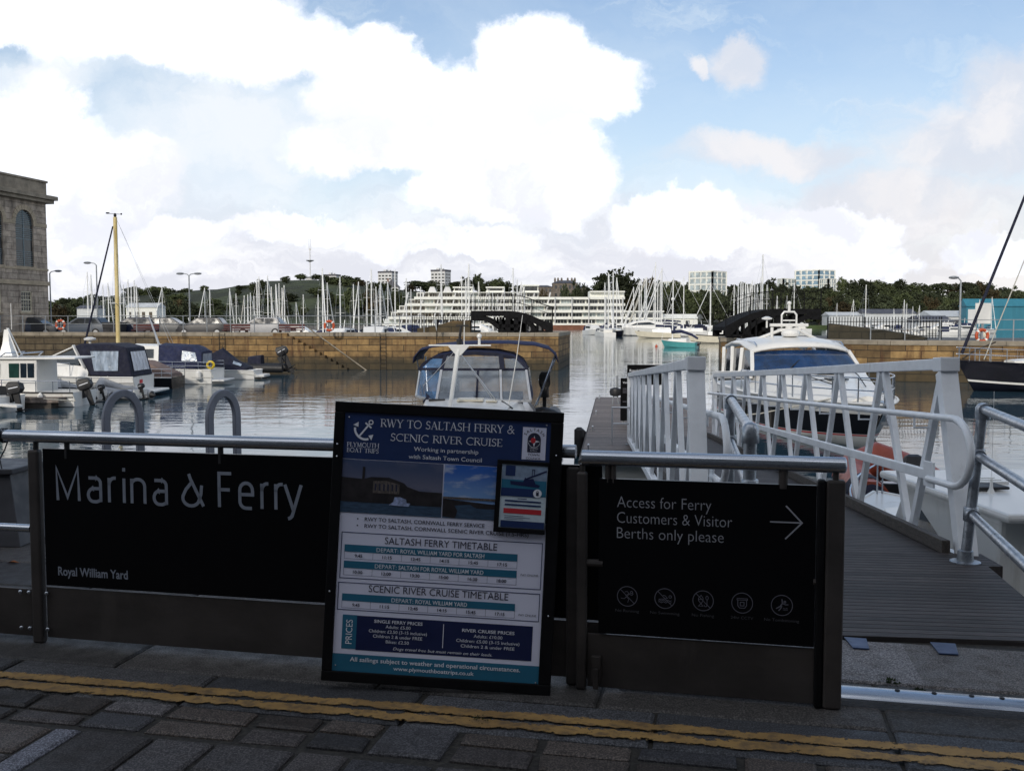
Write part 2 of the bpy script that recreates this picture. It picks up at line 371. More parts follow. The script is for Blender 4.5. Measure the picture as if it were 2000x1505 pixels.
m_grout = mat_custom('dark_joint_sand', f_grout)
def f_yellow(t, b, v):
    n = t.noise(v, 16, 8, 0.7); n_ = t.noise(v, 3.0, 4)
    c = t.mix(t.ramp(n_, 0.35, 0.65), (0.26, 0.155, 0.052), (0.37, 0.225, 0.075)); c = t.mix(t.ramp(n, 0.45, 0.65, 0, 0.75), c, (0.11, 0.075, 0.045))
    t.l.new(c, b.inputs['Base Color'])
    x, y, z = t.xyz(v)
    at = t.node('ShaderNodeAttribute', attribute_name='edge')
    k = t.math('ADD', at.outputs['Fac'], t.math('MULTIPLY', t.math('SUBTRACT', n, 0.56), 2.2)); k = t.math('ADD', k, t.math('MULTIPLY', t.math('SUBTRACT', t.noise(v, 4.5, 4, 0.6), 0.52), 1.6)); k = t.math('ADD', k, t.math('MULTIPLY', t.math('SUBTRACT', t.noise(v, 55, 4, 0.65), 0.5), 1.1))
    t.put(b.inputs['Alpha'], t.ramp(k, 0.05, 0.22)); bump(t, b, n, 0.004)
m_yline = mat_custom('worn_yellow_road_paint', f_yellow)
# dressed stone of the basin walls (local x along the wall)
def stone(name, c1, c2, mortar, bw, bh, stain, tide=None, sc=1.0, rows_along='x', mort=0.012):
    def fn(t, b, v):
        x, y, z = t.xyz(v); bv = t.comb(x if rows_along == 'x' else y, z)
        br = t.node('ShaderNodeTexBrick'); t.l.new(bv, br.inputs['Vector']); br.offset = 0.5
        br.inputs['Scale'].default_value = 1.0; br.inputs['Brick Width'].default_value = bw; br.inputs['Row Height'].default_value = bh
        br.inputs['Mortar Size'].default_value = mort; br.inputs['Mortar Smooth'].default_value = 0.3; br.inputs['Bias'].default_value = 0.0
        br.inputs['Color1'].default_value = (*c1, 1); br.inputs['Color2'].default_value = (*c2, 1); br.inputs['Mortar'].default_value = (*mortar, 1)
        n = t.noise(v, 1.7 * sc, 6, 0.65); n2_ = t.noise(t.scale(v, (1.3, 1.3, 0.22)), 1.6 * sc, 6, 0.7)
        c = t.mix(1.0, br.outputs[0], t.mix(t.ramp(n, 0.3, 0.7), (0.70, 0.68, 0.66), (1.25, 1.25, 1.22)), 'MULTIPLY')
        c = t.mix(t.ramp(n2_, 0.48, 0.70, 0, 0.8), c, stain); n3_ = t.noise(v, 0.55 * sc, 4, 0.6); c = t.mix(t.ramp(n3_, 0.5, 0.68, 0, 0.45), c, t.mix(1.0, c, (0.42, 0.40, 0.40), 'MULTIPLY'))
        if tide:
            zz = t.math('ADD', z, t.math('MULTIPLY', t.math('SUBTRACT', n, 0.5), 0.5))
            c = t.mix(t.ramp(zz, tide, tide * 0.45, 0, 0.85), c, (0.030, 0.028, 0.018))
        t.l.new(c, b.inputs['Base Color']); bump(t, b, t.math('ADD', t.math('MULTIPLY', br.outputs['Fac'], -0.7), n), 0.04)
    return mat_custom(name, fn, 0.85)
m_wall = stone('golden_dock_masonry', (0.34, 0.215, 0.088), (0.15, 0.095, 0.043), (0.045, 0.034, 0.024), 1.55, 0.41, (0.095, 0.042, 0.018), 1.15, mort=0.022)
m_walld = stone('dark_dock_masonry', (0.13, 0.10, 0.062), (0.10, 0.078, 0.05), (0.03, 0.025, 0.02), 1.3, 0.42, (0.05, 0.035, 0.022), 1.2, mort=0.03)
m_coping = M('granite_coping', (0.28, 0.24, 0.185), 0.85, var=0.25, scale=1.2, bump=0.02, bscale=5)
m_lime = stone('grey_limestone_ashlar', (0.50, 0.42, 0.345), (0.38, 0.325, 0.275), (0.17, 0.15, 0.135), 1.1, 0.42, (0.10, 0.08, 0.06), None, 1.0, 'y', 0.012)
m_gran = stone('brown_granite_block', (0.215, 0.185, 0.162), (0.175, 0.15, 0.132), (0.10, 0.085, 0.075), 1.2, 0.5, (0.11, 0.085, 0.07), None, 0.5, 'x', 0.03)
m_shadewall = stone('grey_warehouse_ashlar', (0.30, 0.285, 0.27), (0.25, 0.235, 0.225), (0.16, 0.15, 0.145), 1.2, 0.45, (0.09, 0.08, 0.07), None, 0.7, 'x', 0.015)
# weathered grooved timber: local y runs across the boards
def timber(name, c1, c2, pitch, axis=1, groove=0.16):
    def fn(t, b, v):
        xyz = t.xyz(v); q = t.math('DIVIDE', xyz[axis], pitch); fr = t.math('FRACT', q); idn = t.math('FLOOR', q)
        cell = t.node('ShaderNodeTexWhiteNoise', noise_dimensions='1D'); t.l.new(idn, cell.inputs['W'])
        gr = t.ramp(t.math('ABSOLUTE', t.math('SUBTRACT', fr, 0.5)), 0.5 - groove, 0.5)
        st = (1.2, 14, 1) if axis == 1 else (14, 1.2, 1)
        n = t.noise(t.scale(v, st), 5, 6, 0.65)
        c = t.mix(cell.outputs[0], c1, c2); c = t.mix(1.0, c, t.mix(t.ramp(n, 0.3, 0.72), (0.45, 0.43, 0.42), (1.7, 1.65, 1.65)), 'MULTIPLY')
        c = t.mix(t.math('MULTIPLY', gr, 0.85), c, (0.012, 0.010, 0.009)); t.l.new(c, b.inputs['Base Color'])
        bump(t, b, t.math('SUBTRACT', t.math('MULTIPLY', n, 0.3), gr), 0.012)
    return mat_custom(name, fn, 0.65)
m_deck = timber('weathered_deck_boards', (0.030, 0.025, 0.024), (0.066, 0.056, 0.054), 0.072)
m_pont = timber('grooved_pontoon_boards', (0.11, 0.09, 0.08), (0.20, 0.17, 0.15), 0.30, 1, 0.06)
m_kerbt = M('dark_wet_timber', (0.06, 0.05, 0.042), 0.7, var=0.35, scale=8, stretch=(6, 1, 6), bump=0.006, bscale=14)
# water
def f_water(t, b, v):
    n = t.noise(t.scale(v, (0.55, 1.0, 1.0)), 1.3, 2.5, 0.5, 0.4); n_ = t.noise(t.scale(v, (0.7, 1, 1)), 5.5, 2, 0.5); big = t.noise(t.scale(v, (0.35, 1, 1)), 0.11, 4, 0.6)
    t.l.new(t.mix(t.ramp(t.noise(v, 0.05, 3), 0.3, 0.7), (0.024, 0.055, 0.078), (0.034, 0.075, 0.105)), b.inputs['Base Color'])
    b.inputs['IOR'].default_value = 1.33; b.inputs['Roughness'].default_value = 0.05; b.inputs['Specular IOR Level'].default_value = 0.5
    amp = t.ramp(big, 0.35, 0.65, 0.35, 1.25)
    h = t.math('MULTIPLY', t.math('ADD', n, t.math('MULTIPLY', n_, 0.13)), amp)
    bump(t, b, h, 0.019)
m_water = mat_custom('harbour_water', f_water, 0.05)
# hillside
def f_hill(t, b, v):
    n = t.noise(v, 0.02, 7, 0.62); n_ = t.noise(v, 0.12, 6, 0.65)
    c = t.mix(t.ramp(n_, 0.35, 0.65), (0.032, 0.042, 0.018), (0.060, 0.076, 0.030)); c = t.mix(t.ramp(n, 0.42, 0.56, 0, 0.85), c, (0.022, 0.026, 0.014))
    t.l.new(c, b.inputs['Base Color']); bump(t, b, n_, 1.5)
m_hill = mat_custom('rough_grass_hillside', f_hill, 0.95)
m_quay = M('worn_asphalt', (0.10, 0.10, 0.10), 0.85, var=0.25, scale=0.8)
def f_fol(c1, c2):
    def fn(t, b, v):
        oi = t.node('ShaderNodeObjectInfo'); n = t.noise(v, 0.55, 4, 0.6)
        c = t.mix(t.ramp(n, 0.35, 0.65), c1, c2); k = t.ramp(oi.outputs['Random'], 0, 1, 0.55, 1.4); c = t.mix(1.0, c, t.comb(k, k, k), 'MULTIPLY')
        t.l.new(c, b.inputs['Base Color']); b.inputs['Specular IOR Level'].default_value = 0.2
    return fn
m_fol = [mat_custom('dark_evergreen_foliage', f_fol((0.030, 0.037, 0.020), (0.062, 0.074, 0.038)), 0.8),
         mat_custom('olive_foliage', f_fol((0.040, 0.052, 0.022), (0.082, 0.098, 0.044)), 0.8),
         mat_custom('autumn_brown_foliage', f_fol((0.045, 0.036, 0.018), (0.080, 0.062, 0.030)), 0.8)]
# ------------------------------------------------------------------ setting: water, near quay, paving
MB().poly([(-6000, -300, 0), (6000, -300, 0), (6000, 9000, 0), (-6000, 9000, 0)]).build('water', m_water, recalc=False)['kind'] = 'structure'
GZ = 1.55
def gp(x, y, z=GZ):
    d = wp(x, y, 1.0) - Vector((0, 0, CZ)); return Vector((0, 0, CZ)) + d * ((z - CZ) / d.z)
FA = Vector((-2.447, 5.064, GZ)); FRZ = math.atan2(-0.214, 0.977)
FM = Matrix.Translation(FA) @ Matrix.Rotation(FRZ, 4, 'Z'); FI = FM.inverted()
quay = MB().prism([(-90, -30, -2), (90, -30, -2), (90, 5.3, -2), (3.1, 5.3, -2), (0.6, 5.6, -2), (0.4, 8.3, -2), (-90, 8.9, -2)], (0, 0, 2 + GZ - 0.03)).build('ground', m_quay); quay['kind'] = 'structure'
class Pave(MB):
    def __init__(s): super().__init__(); s.col = []
    def stone(s, x0, x1, n0, n1, tone, j=0.008, ch=0.012, h=0.0):
        rj = lambda: random.uniform(-j, j)
        q = [(x0 + rj(), -n1 + rj()), (x1 + rj(), -n1 + rj()), (x1 + rj(), -n0 + rj()), (x0 + rj(), -n0 + rj())]
        cx = (x0 + x1) / 2; cy = -(n0 + n1) / 2; rw = (x1 - x0) / 2; rn = (n1 - n0) / 2
        tz = h + random.uniform(-0.003, 0.003)
        ins = [(cx + (a - cx) * (1 - ch / rw), cy + (b - cy) * (1 - ch / rn)) for a, b in q]
        o = len(s.v); s.v += [(a, b, -0.05) for a, b in q] + [(a, b, tz - ch * 0.8) for a, b in q] + [(a, b, tz) for a, b in ins]
        fs = [(o + 8, o + 9, o + 10, o + 11)]
        for i in range(4):
            k = (i + 1) % 4; fs += [(o + i, o + k, o + 4 + k, o + 4 + i), (o + 4 + i, o + 4 + k, o + 8 + k, o + 8 + i)]
        s.f += fs; s.col += [tone] * 9
    def row(s, x0, x1, n0, n1, w0, w1, g=0.018, split=0.0, tones=None):
        x = x0
        while x < x1:
            w = random.uniform(w0, w1); t = tone(tones)
            if random.random() < split:
                m = n0 + (n1 - n0) * random.uniform(0.42, 0.6); s.stone(x, x + w - g, n0, m - g / 2, t); s.stone(x, x + w - g, m + g / 2, n1, tone(tones))
            else: s.stone(x, x + w - g, n0, n1, t)
            x += w
def tone(ts=None):
    b = random.choice(ts or [(0.10, 0.082, 0.070), (0.12, 0.10, 0.086), (0.105, 0.095, 0.092), (0.125, 0.11, 0.105), (0.085, 0.085, 0.092), (0.11, 0.112, 0.125), (0.15, 0.14, 0.14), (0.095, 0.085, 0.078)])
    k = random.uniform(0.36, 0.82); return tuple(c * k for c in b)
cool = [(0.085, 0.09, 0.10), (0.10, 0.105, 0.115), (0.09, 0.09, 0.092)]
pv = Pave()
pv.row(-6, 6.6, -0.30, 0.235, 1.0, 1.7, 0.016, tones=[(0.09, 0.085, 0.08), (0.10, 0.095, 0.09)])
pv.row(-6.2, 6.6, 0.25, 0.60, 0.75, 1.05, 0.02, tones=cool)
pv.row(-6.1, 6.6, 0.618, 0.880, 0.26, 0.42, 0.034, 0.4)
x = -6.0
while x < 6.6:                                                     # long slabs, kerb strips and pairs of setts
    w = random.choice((0.13, 0.22, 0.26, 0.30, 0.34)); k = random.random()
    if w == 0.13: pv.stone(x, x + w - 0.02, 0.935, 1.9, (0.16, 0.165, 0.19))
    elif k < 0.45: pv.row(x, x + w - 0.03, 0.935, 1.16, w, w, 0.02); pv.stone(x, x + w - 0.02, 1.18, 1.9, tone())
    else: pv.stone(x, x + w - 0.022, 0.935 + random.choice((0, 0, 0.05)), 1.55, tone()); pv.stone(x, x + w - 0.02, 1.57, 1.9, tone())
    x += w
for k in range(6): pv.row(-6, 6.6, 1.92 + 0.3 * k, 2.20 + 0.3 * k, 0.3, 0.45, 0.02)
# big rough slabs between the gate track and the timber deck
rough = [(0.25, 0.23, 0.215), (0.28, 0.265, 0.26), (0.22, 0.215, 0.22)]
pv.row(2.9, 4.18, -0.93, -0.31, 0.42, 0.6, 0.02, tones=rough); pv.stone(4.19, 4.26, -0.93, -0.31, (0.12, 0.125, 0.14)); pv.row(4.28, 8, -0.93, -0.31, 1.1, 1.5, 0.02, tones=rough)
for yy in (-0.95, -1.5, -2.05, -2.6): pv.row(-7.5, 2.7, yy - 0.53, yy, 0.7, 1.1, 0.02, tones=[(0.08, 0.075, 0.072), (0.09, 0.085, 0.085)])
pv.row(-7.5, 2.9, -0.93, -0.31, 0.7, 1.0, 0.02, tones=[(0.08, 0.075, 0.072)])
pv_o = bpy.data.objects.new('pavement', pv.mesh('pavement')); C.objects.link(pv_o); pv_o.matrix_world = FM; pv_o.data.materials.append(m_paver); pv_o['kind'] = 'structure'
at = pv_o.data.attributes.new('stone', 'FLOAT_COLOR', 'FACE'); at.data.foreach_set('color', [c for t in pv.col for c in (*t, 1)])
gr = MB().poly([(-7.5, -3.8, 0), (8.5, -3.8, 0), (8.5, 0.94, 0), (-7.5, 3.0, 0)]).build('joint_sand', m_grout, recalc=False); gr.matrix_world = FM @ Matrix.Translation((0, 0, -0.016)); gr['kind'] = 'structure'
def yline(na0, na1, w):
    m = MB(); ed = []; n = 160
    for i in range(n + 1):
        x = -6 + 12.5 * i / n; c = na0 + (na1 - na0) * (x / 4)
        for j, e in ((0, 0.0), (0.18, 0.45), (0.5, 0.9), (0.82, 0.45), (1, 0.0)): m.v.append((x, -(c + w * j), 0.0075)); ed.append(e)
    m.f = [(i * 5 + j, i * 5 + j + 1, (i + 1) * 5 + j + 1, (i + 1) * 5 + j) for i in range(n) for j in range(4)]
    o = m.build('road_line', m_yline, recalc=False); o.matrix_world = FM; o['kind'] = 'structure'
    a = o.data.attributes.new('edge', 'FLOAT', 'POINT'); a.data.foreach_set('value', ed)
yline(0.420, 0.368, 0.094); yline(0.520, 0.468, 0.098)
# sliding gate track: a low rounded steel kerb
tr = MB(); n = 8
prof = [(-0.145, -0.02)] + [(-0.145 + 0.15 * (1 - math.cos(R(180 * i / n))) / 2, 0.055 * math.sin(R(180 * i / n)) ** 0.6) for i in range(n + 1)] + [(0.005, -0.02)]
tr.loft([[(x, -a, b) for a, b in prof] for x in (3.0, 3.9, 4.6, 5.3, 6.0, 7.5)], False)
t = thing('gate_track', 'rounded grey steel floor track running right from the foot of the gate', 'gate track', matrix=FM)
tr.build('track_rail', m_inox, t, smooth=True)
b = MB()
for x in (4.2, 4.35, 4.5, 4.62): b.mark().lathe([(0.011, 0.045), (0.011, 0.058), (0.004, 0.06)], (x, 0.075, 0), 8)
build_each(b, 'fixing_screw', m_black, t)
for i, (px0, px1, py0, py1) in enumerate(((1648, 1692, 1247, 1270), (1816, 1866, 1257, 1281))):
    q = [gp(px0, py0), gp(px1, py0 + 3), gp(px1 + 6, py1), gp(px0 + 18, py1 - 2)]
    tag(MB().prism([p + Vector((0, 0, 0.004)) for p in q], (0, 0, 0.008)).build('steel_plate', m_blueplate, bevel=0.002), ('blue grey steel plate on the slabs beside the gate post', 'small dark steel plate under the middle of the deck edge')[i], 'steel plate', 'steel plates at the deck edge')
def tuft(mb, c, r, n=30, h=0.016):
    for _ in range(n):
        a = random.uniform(0, 6.28); d = random.uniform(0, r); p = Vector(c) + Vector((math.cos(a) * d, math.sin(a) * d, 0)); hh = random.uniform(0.3, 1) * h; w = random.uniform(0.004, 0.010)
        q = Vector((random.uniform(-1, 1), random.uniform(-1, 1), 0)) * hh * 0.7; e = Vector((math.cos(a + 1), math.sin(a + 1), 0)) * w
        mb.add([p - e, p + e, p + q + Vector((0, 0, hh))], [(0, 1, 2)])
for i, (x, y, r, l) in enumerate(((935, 1408, 0.05, 'green weed in the joint below the poster board'), (1735, 1330, 0.05, 'mossy weed in the slab crack by the gate track'), (1793, 1350, 0.04, 'tiny weed at the joint behind the steel track'))):
    m = MB(); c = gp(x, y); tuft(m, c, r); tuft(m, c + Vector((0.02, 0.01, 0)), r * 0.9, 20)
    tag(m.build('weed', m_moss, recalc=False), l, 'weed', 'weeds in the paving')
lf = MB(); c = gp(24, 1100); lf.poly([c + Vector(p) for p in ((-0.04, 0, 0.004), (0, -0.02, 0.02), (0.05, 0, 0.006), (0, 0.025, 0.018))])
tag(lf.build('dry_leaf', m_leaf, recalc=False), 'small orange dry leaf on the dark ground behind the fence', 'leaf')

# ------------------------------------------------------------------ fence with the marina sign
fen = thing('quay_fence', 'steel quayside fence carrying the long black Marina & Ferry sign panel', 'fence', matrix=FM)
MB().tube([(-5, 0, 1.067), (2.80, 0, 1.067)], 0.031, 16).build('top_rail', m_inox, fen, smooth=True)
def post(x, w=0.062, d=0.045, h=1.0, m=m_inoxd, p=None, name='post'):
    o = MB().box(x - w / 2, x + w / 2, -d / 2, d / 2, 0, h).build(name, m, p, bevel=0.012, seg=3); return o
for x in (-2.78, 0.012, 2.79): post(x, p=fen)
st = MB()
for x in (-2.78, 0.02, 0.2, 1.05, 1.9, 2.6): st.mark().tube([(x, 0, 0.99 if x in (-2.78, 0.02) else 0.96), (x, 0, 1.04)], 0.014, 10)
build_each(st, 'rail_stud', m_black, fen, smooth=True)
MB().tube([(-2.75, 0, 0.592), (-0.02, 0, 0.592)], 0.021, 12).build('mid_rail', m_inox, fen, smooth=True)
pan = MB().box(0.066, 2.92, -0.012, 0.010, 0.305, 1.008).build('sign_panel', m_sign, fen, bevel=0.002)
pan['label'] = 'glossy black sign panel lettered Marina & Ferry'
MB().box(0.056, 2.94, 0.0, 0.012, 0.03, 0.292).build('lower_panel', m_inoxd, fen, bevel=0.002)
MB().box(-2.74, -0.03, 0.0, 0.012, 0.03, 0.275).build('lower_panel', m_inoxd, fen, bevel=0.002)
bo = MB()
for x in (-0.085, -0.035, 0.066):
    for z in (0.262, 0.075): bo.mark().sphere((x, -0.012 if x > -0.03 else -0.016, z), 0.011, 10, 6, (1, 0.7, 1))
build_each(bo, 'dome_bolt', m_inox, fen, smooth=True)
# Marina & Ferry in thin monoline letters (x advance in cap heights)
lm = MB(); w = 0.0165; H_ = 0.166; D = -0.0145
xh = 0.74
GL = {
 'M': [[(0.06, 0), (0.03, 1), (0.36, 0.10), (0.69, 1), (0.72, 0)]],
 'a': [arc(0.27, 0.52, 0.22, 0.22, 110, 20, 5)[:0] + [(0.06, xh - 0.02), (0.30, xh - 0.02)] + arc(0.30, xh - 0.18, 0.16, 0.16, 90, 0, 6) + [(0.46, 0)], [(0.46, 0.40), (0.22, 0.40)] + arc(0.22, 0.20, 0.18, 0.20, 90, 270, 10) + [(0.32, 0.0), (0.46, 0.05)]],
 'r': [[(0.07, 0), (0.07, xh)], [(0.07, 0.52)] + arc(0.29, 0.52, 0.22, 0.22, 170, 95, 6) + [(0.36, xh)]],
 'i': [[(0.06, 0), (0.06, xh)], [(0.06, 0.95), (0.06, 1.06)]],
 'n': [[(0.07, 0), (0.07, xh)], [(0.07, 0.60)] + arc(0.25, 0.52, 0.20, 0.21, 150, 0, 9) + [(0.45, 0)]],
 'F': [[(0.06, 0), (0.06, 1), (0.52, 1)], [(0.06, 0.52), (0.46, 0.52)]],
 'e': [[(0.05, 0.40), (0.47, 0.40)] + arc(0.26, 0.52, 0.21, 0.22, -25, 180, 10)[1:] + [(0.05, 0.22)] + arc(0.25, 0.20, 0.20, 0.20, 180, 270, 6) + [(0.44, 0.0)]],
 'y': [[(0.02, xh), (0.23, 0.0)], [(0.44, xh), (0.20, -0.16)] + arc(0.08, -0.13, 0.12, 0.12, -15, -85, 4)],
 '&': [[(0.20, 0.95), (0.24, 0.80), (0.56, 0.0)], [(0.27, 0.70), (0.12, 0.48)] + arc(0.25, 0.23, 0.21, 0.23, 150, 330, 12) + [(0.50, 0.36), (0.52, 0.62)]],
}
xs = {'M': (112, 161), 'a': (173, 203), 'r': (214, 233), 'i': (243, 243), 'n': (258, 289), 'a2': (301, 331), '&': (357, 403), 'F': (428, 458), 'e': (468, 499), 'r2': (511, 530), 'r3': (538, 558), 'y': (556, 594)}
def fu(p): return (FI @ (Vector((0, 0, CZ)) + (wp(p, 960, 1.0) - Vector((0, 0, CZ))) * 1.0)).x
def fence_u(x_px, y_px=960):
    o = FI @ Vector((0, 0, CZ)); d = (FI.to_3x3() @ (wp(x_px, y_px, 1.0) - Vector((0, 0, CZ)))); return (o + d * (-o.y / d.y)).x
for k, (a, b) in xs.items():
    g = GL[k[0]]; gx0 = min(p[0] for s_ in g for p in s_); gx1 = max(p[0] for s_ in g for p in s_)
    u0, u1 = fence_u(a), fence_u(b); sx = (u1 - u0 - w) / (gx1 - gx0) if gx1 > gx0 else 1
    for s_ in g: stroke(lm, [(p[0] - gx0, p[1]) for p in s_], w, D, sx, H_, u0 + w / 2, 0.748)
text(lm, 'Royal William Yard', 0.139, 0.362, 0.043, D, 0.397, offset=0.018)
build_each(lm, 'lettering', m_letter, pan, recalc=False)
cable = MB(); pts = []
for i in range(40): pts.append((-0.19 + 0.0012 * i + 0.02 * math.sin(i / 6.4), 0.036 * math.cos(i * 0.5), 1.067 + 0.036 * math.sin(i * 0.5)))
pts += [(-0.13, -0.04, 1.0), (-0.17, -0.03, 0.95), (-0.16, -0.03, 0.9)]
tag(cable.tube(pts, 0.003, 5).build('cable_tie', m_black, smooth=True), 'thin black cord wound round the top rail near the left fence post', 'cord').matrix_world = FM

# ------------------------------------------------------------------ sliding gate with the access sign
gate = thing('sliding_gate', 'steel sliding gate with black sign reading Access for Ferry Customers', 'gate', matrix=FM @ Matrix.Translation((0, -0.045, 0)))
MB().tube([(2.835, 0, 1.047), (3.95, 0, 1.047)], 0.034, 16).build('top_rail', m_inox, gate, smooth=True)
MB().sphere((3.948, 0, 1.047), 0.034, 14, 8, (0.35, 1, 1)).build('rail_cap', m_inox, gate, smooth=True)
for x, w_, m_ in ((2.836, 0.046, m_inoxd), (3.858, 0.036, m_frame), (3.915, 0.078, m_inoxd)): post(x, w_, 0.05, 0.985, m_, gate)
st = MB()
for x in (2.836, 2.95, 2.975, 3.70, 3.915): st.mark().tube([(x, 0, 0.94), (x, 0, 1.02)], 0.02 if x == 3.70 else 0.013, 10)
for x0, x1, z in ((2.858, 2.93, 0.575), (3.83, 3.86, 0.545)): st.mark().tube([(x0, 0, z), (x1, 0, z)], 0.018, 10)
build_each(st, 'panel_stud', m_inoxd, gate, smooth=True)
gpan = MB().box(2.912, 3.838, -0.012, 0.010, 0.262, 0.958).build('sign_panel', m_sign, gate, bevel=0.002)
MB().box(2.862, 3.872, -0.002, 0.010, 0.012, 0.255).build('lower_panel', m_inoxd, gate, bevel=0.002)
MB().box(2.885, 2.925, -0.03, -0.004, 0.04, 0.16).box(2.893, 2.917, -0.045, -0.031, 0.015, 0.11).build('latch', m_inoxd, gate, bevel=0.003)
gt = MB(); D = -0.0145
for s_, x1, z in (('Access for Ferry', 3.401, 0.834), ('Customers & Visitor', 3.490, 0.7645), ('Berths only please', 3.455, 0.696)): text(gt, s_, 2.993, z, 0.049, D, x1 - 2.993, offset=-0.012)
gt.mark(); stroke(gt, [(3.648, 0.797), (3.776, 0.797)], 0.0062, D); stroke(gt, [(3.713, 0.868), (3.780, 0.797), (3.712, 0.725)], 0.0062, D)
build_each(gt, 'lettering', M('pale_vinyl_lettering', (0.34, 0.35, 0.39), 0.5, var=0.08), gpan, recalc=False)
ic = MB(); cx = [3.041, 3.206, 3.371, 3.537, 3.703]; cz = 0.437; r = 0.044
ics = [MB() for _ in range(5)]; cur = [0]
def S(p, w=0.0028): stroke(ics[cur[0]], p, w, D)
for i, c in enumerate(cx):
    cur[0] = i
    S(arc(c, cz, r, r, 0, 360, 36), 0.0034)
    if i < 3: S([(c - r * 0.71, cz + r * 0.71), (c + r * 0.71, cz - r * 0.71)], 0.0030)
cur[0] = 0; c = cx[0]; q = lambda a, b: (c + a * r, cz + b * r)
S(arc(c + .42 * r, cz + .42 * r, .12 * r, .12 * r, 0, 360, 10)); S([q(-.25, .45), q(.0, .5), q(.2, .25), q(-.1, -.05), q(.15, -.25), q(.05, -.62)]); S([q(.2, .25), q(.45, .12), q(.6, .3)]); S([q(-.1, -.05), q(-.3, -.25), q(-.65, -.2)]); S([q(.25, .3), q(.0, .18), q(-.2, .05)])
c = cx[1]; cur[0] = 1
S(arc(c + .52 * r, cz + .2 * r, .13 * r, .13 * r, 0, 360, 10)); S([q(-.6, -.08), q(-.1, -.05), q(.25, .05), q(.0, .3), q(-.2, .32)]); 
for z0 in (-.2, -.38): S([q(-.65 + .1 * k, z0 + .06 * math.sin(k * 1.5)) for k in range(14)])
c = cx[2]; cur[0] = 2
S([q(-.2, -.3), q(-.45, .0), q(-.45, .25), q(-.2, .55), q(.0, .25), q(.0, .0), q(-.2, -.3), q(-.45, -.55), q(.0, -.55), q(-.2, -.3)]); S(arc(c + .38 * r, cz + .3 * r, .12 * r, .2 * r, 0, 360, 10)); S([q(.38, .1), q(.38, -.35)] + arc(c + .24 * r, cz - .4 * r, .14 * r, .18 * r, 0, -180, 6)); S([q(-.45, .12), q(0, .12)])
c = cx[3]; cur[0] = 3
S([q(-.5, .45), q(.5, .45), q(.5, .3), q(-.5, .3), q(-.5, .45)]); S([q(-.42, .3), q(-.42, -.25), q(-.25, -.5), q(.25, -.5), q(.42, -.25), q(.42, .3)], 0.0034); S([q(-.18, .08), q(.18, .08), q(.18, -.28), q(-.18, -.28), q(-.18, .08)], 0.0034)
c = cx[4]; cur[0] = 4
S([q(-.0, .62), q(.05, .2), q(-.15, -.1), q(-.55, -.35)], 0.005); S([q(-.0, -.05), q(-.1, -.3), q(-.3, -.55)], 0.005); S(arc(c + .28 * r, cz + .35 * r, .09 * r, .09 * r, 0, 360, 8), 0.004); S([q(.05, .2), q(.35, .08), q(.62, .1)], 0.004)
for z0 in (-.3, -.45): S([q(.1 + .09 * k, z0 + .05 * math.sin(k * 2)) for k in range(6)], 0.002)
for q_ in ics: q_.build('safety_icon', m_letterd, gpan, recalc=False)
lb = MB()
for c, s_, wd in zip(cx, ('No Running', 'No Swimming', 'No Fishing', '24hr CCTV', 'No Tombstoning'), (0.105, 0.128, 0.095, 0.095, 0.145)): text(lb, s_, c, 0.366, 0.0125, D, wd, 'C')
build_each(lb, 'icon_caption', M('faint_grey_lettering', (0.075, 0.075, 0.085), 0.5), gpan, recalc=False)

# ------------------------------------------------------------------ ladder handles, bin
hoops = []
for i, (x0, x1, xt, Y) in enumerate(((200, 281, 240, 7.5), (402, 470, 437, 7.5))):
    a = wp(x0 + 8, 865, Y); bq = wp(x1 - 7, 865, Y + 0.22); d = Vector((bq.x - a.x, bq.y - a.y, 0)); Wd = d.length; ang = math.atan2(d.y, d.x)
    Ht = wp(xt, 768, Y + 0.1).z - GZ; rr = Wd / 2
    pts = [(0, 0, 0), (0, 0, Ht - rr * 1.45)] + [(rr - rr * math.cos(R(t_)), 0, Ht - rr * 1.45 + rr * 1.45 * math.sin(R(t_))) for t_ in range(10, 180, 10)] + [(Wd, 0, Ht - rr * 1.45), (Wd, 0, 0)]
    m = MB(); rings = []
    for k, p in enumerate(pts):
        p = Vector(p); tv = (Vector(pts[min(k + 1, len(pts) - 1)]) - Vector(pts[max(k - 1, 0)])).normalized(); nn = Vector((-tv.z, 0, tv.x)) * 0.029
        rings.append([p + nn + Vector((0, -0.02, 0)), p + nn + Vector((0, 0.02, 0)), p - nn + Vector((0, 0.02, 0)), p - nn + Vector((0, -0.02, 0))])
    m.loft(rings, True, True, True)
    t = thing('ladder_handle', ('grey steel hoop in front of the moored tenders, left one of the ladder pair', 'grey steel hoop against open water, right one of the ladder pair')[i], 'ladder handle', (a.x, a.y, GZ), ang, 'quay ladder hoops')
    m.build('hoop', m_hoop, t, smooth=True, bevel=0.006); f = MB()
    for x in (0, Wd): f.box(x - 0.07, x + 0.07, -0.07, 0.07, 0, 0.012)
    f.build('foot_plates', m_hoop, t)
t = thing('planter_box', 'dark tapered box with a flat lid behind the left end of the fence', 'box', (-3.98, 7.62, GZ), R(-4))
m = MB(); m.loft([[(-a, -b, z), (a, -b, z), (a, b, z), (-a, b, z)] for a, b, z in ((0.40, 0.36, 0), (0.27, 0.25, 0.52))], True, True, True).build('body', m_planter, t, bevel=0.006)
MB().box(-0.31, 0.31, -0.29, 0.29, 0.523, 0.565).build('lid', m_planter, t, bevel=0.008)
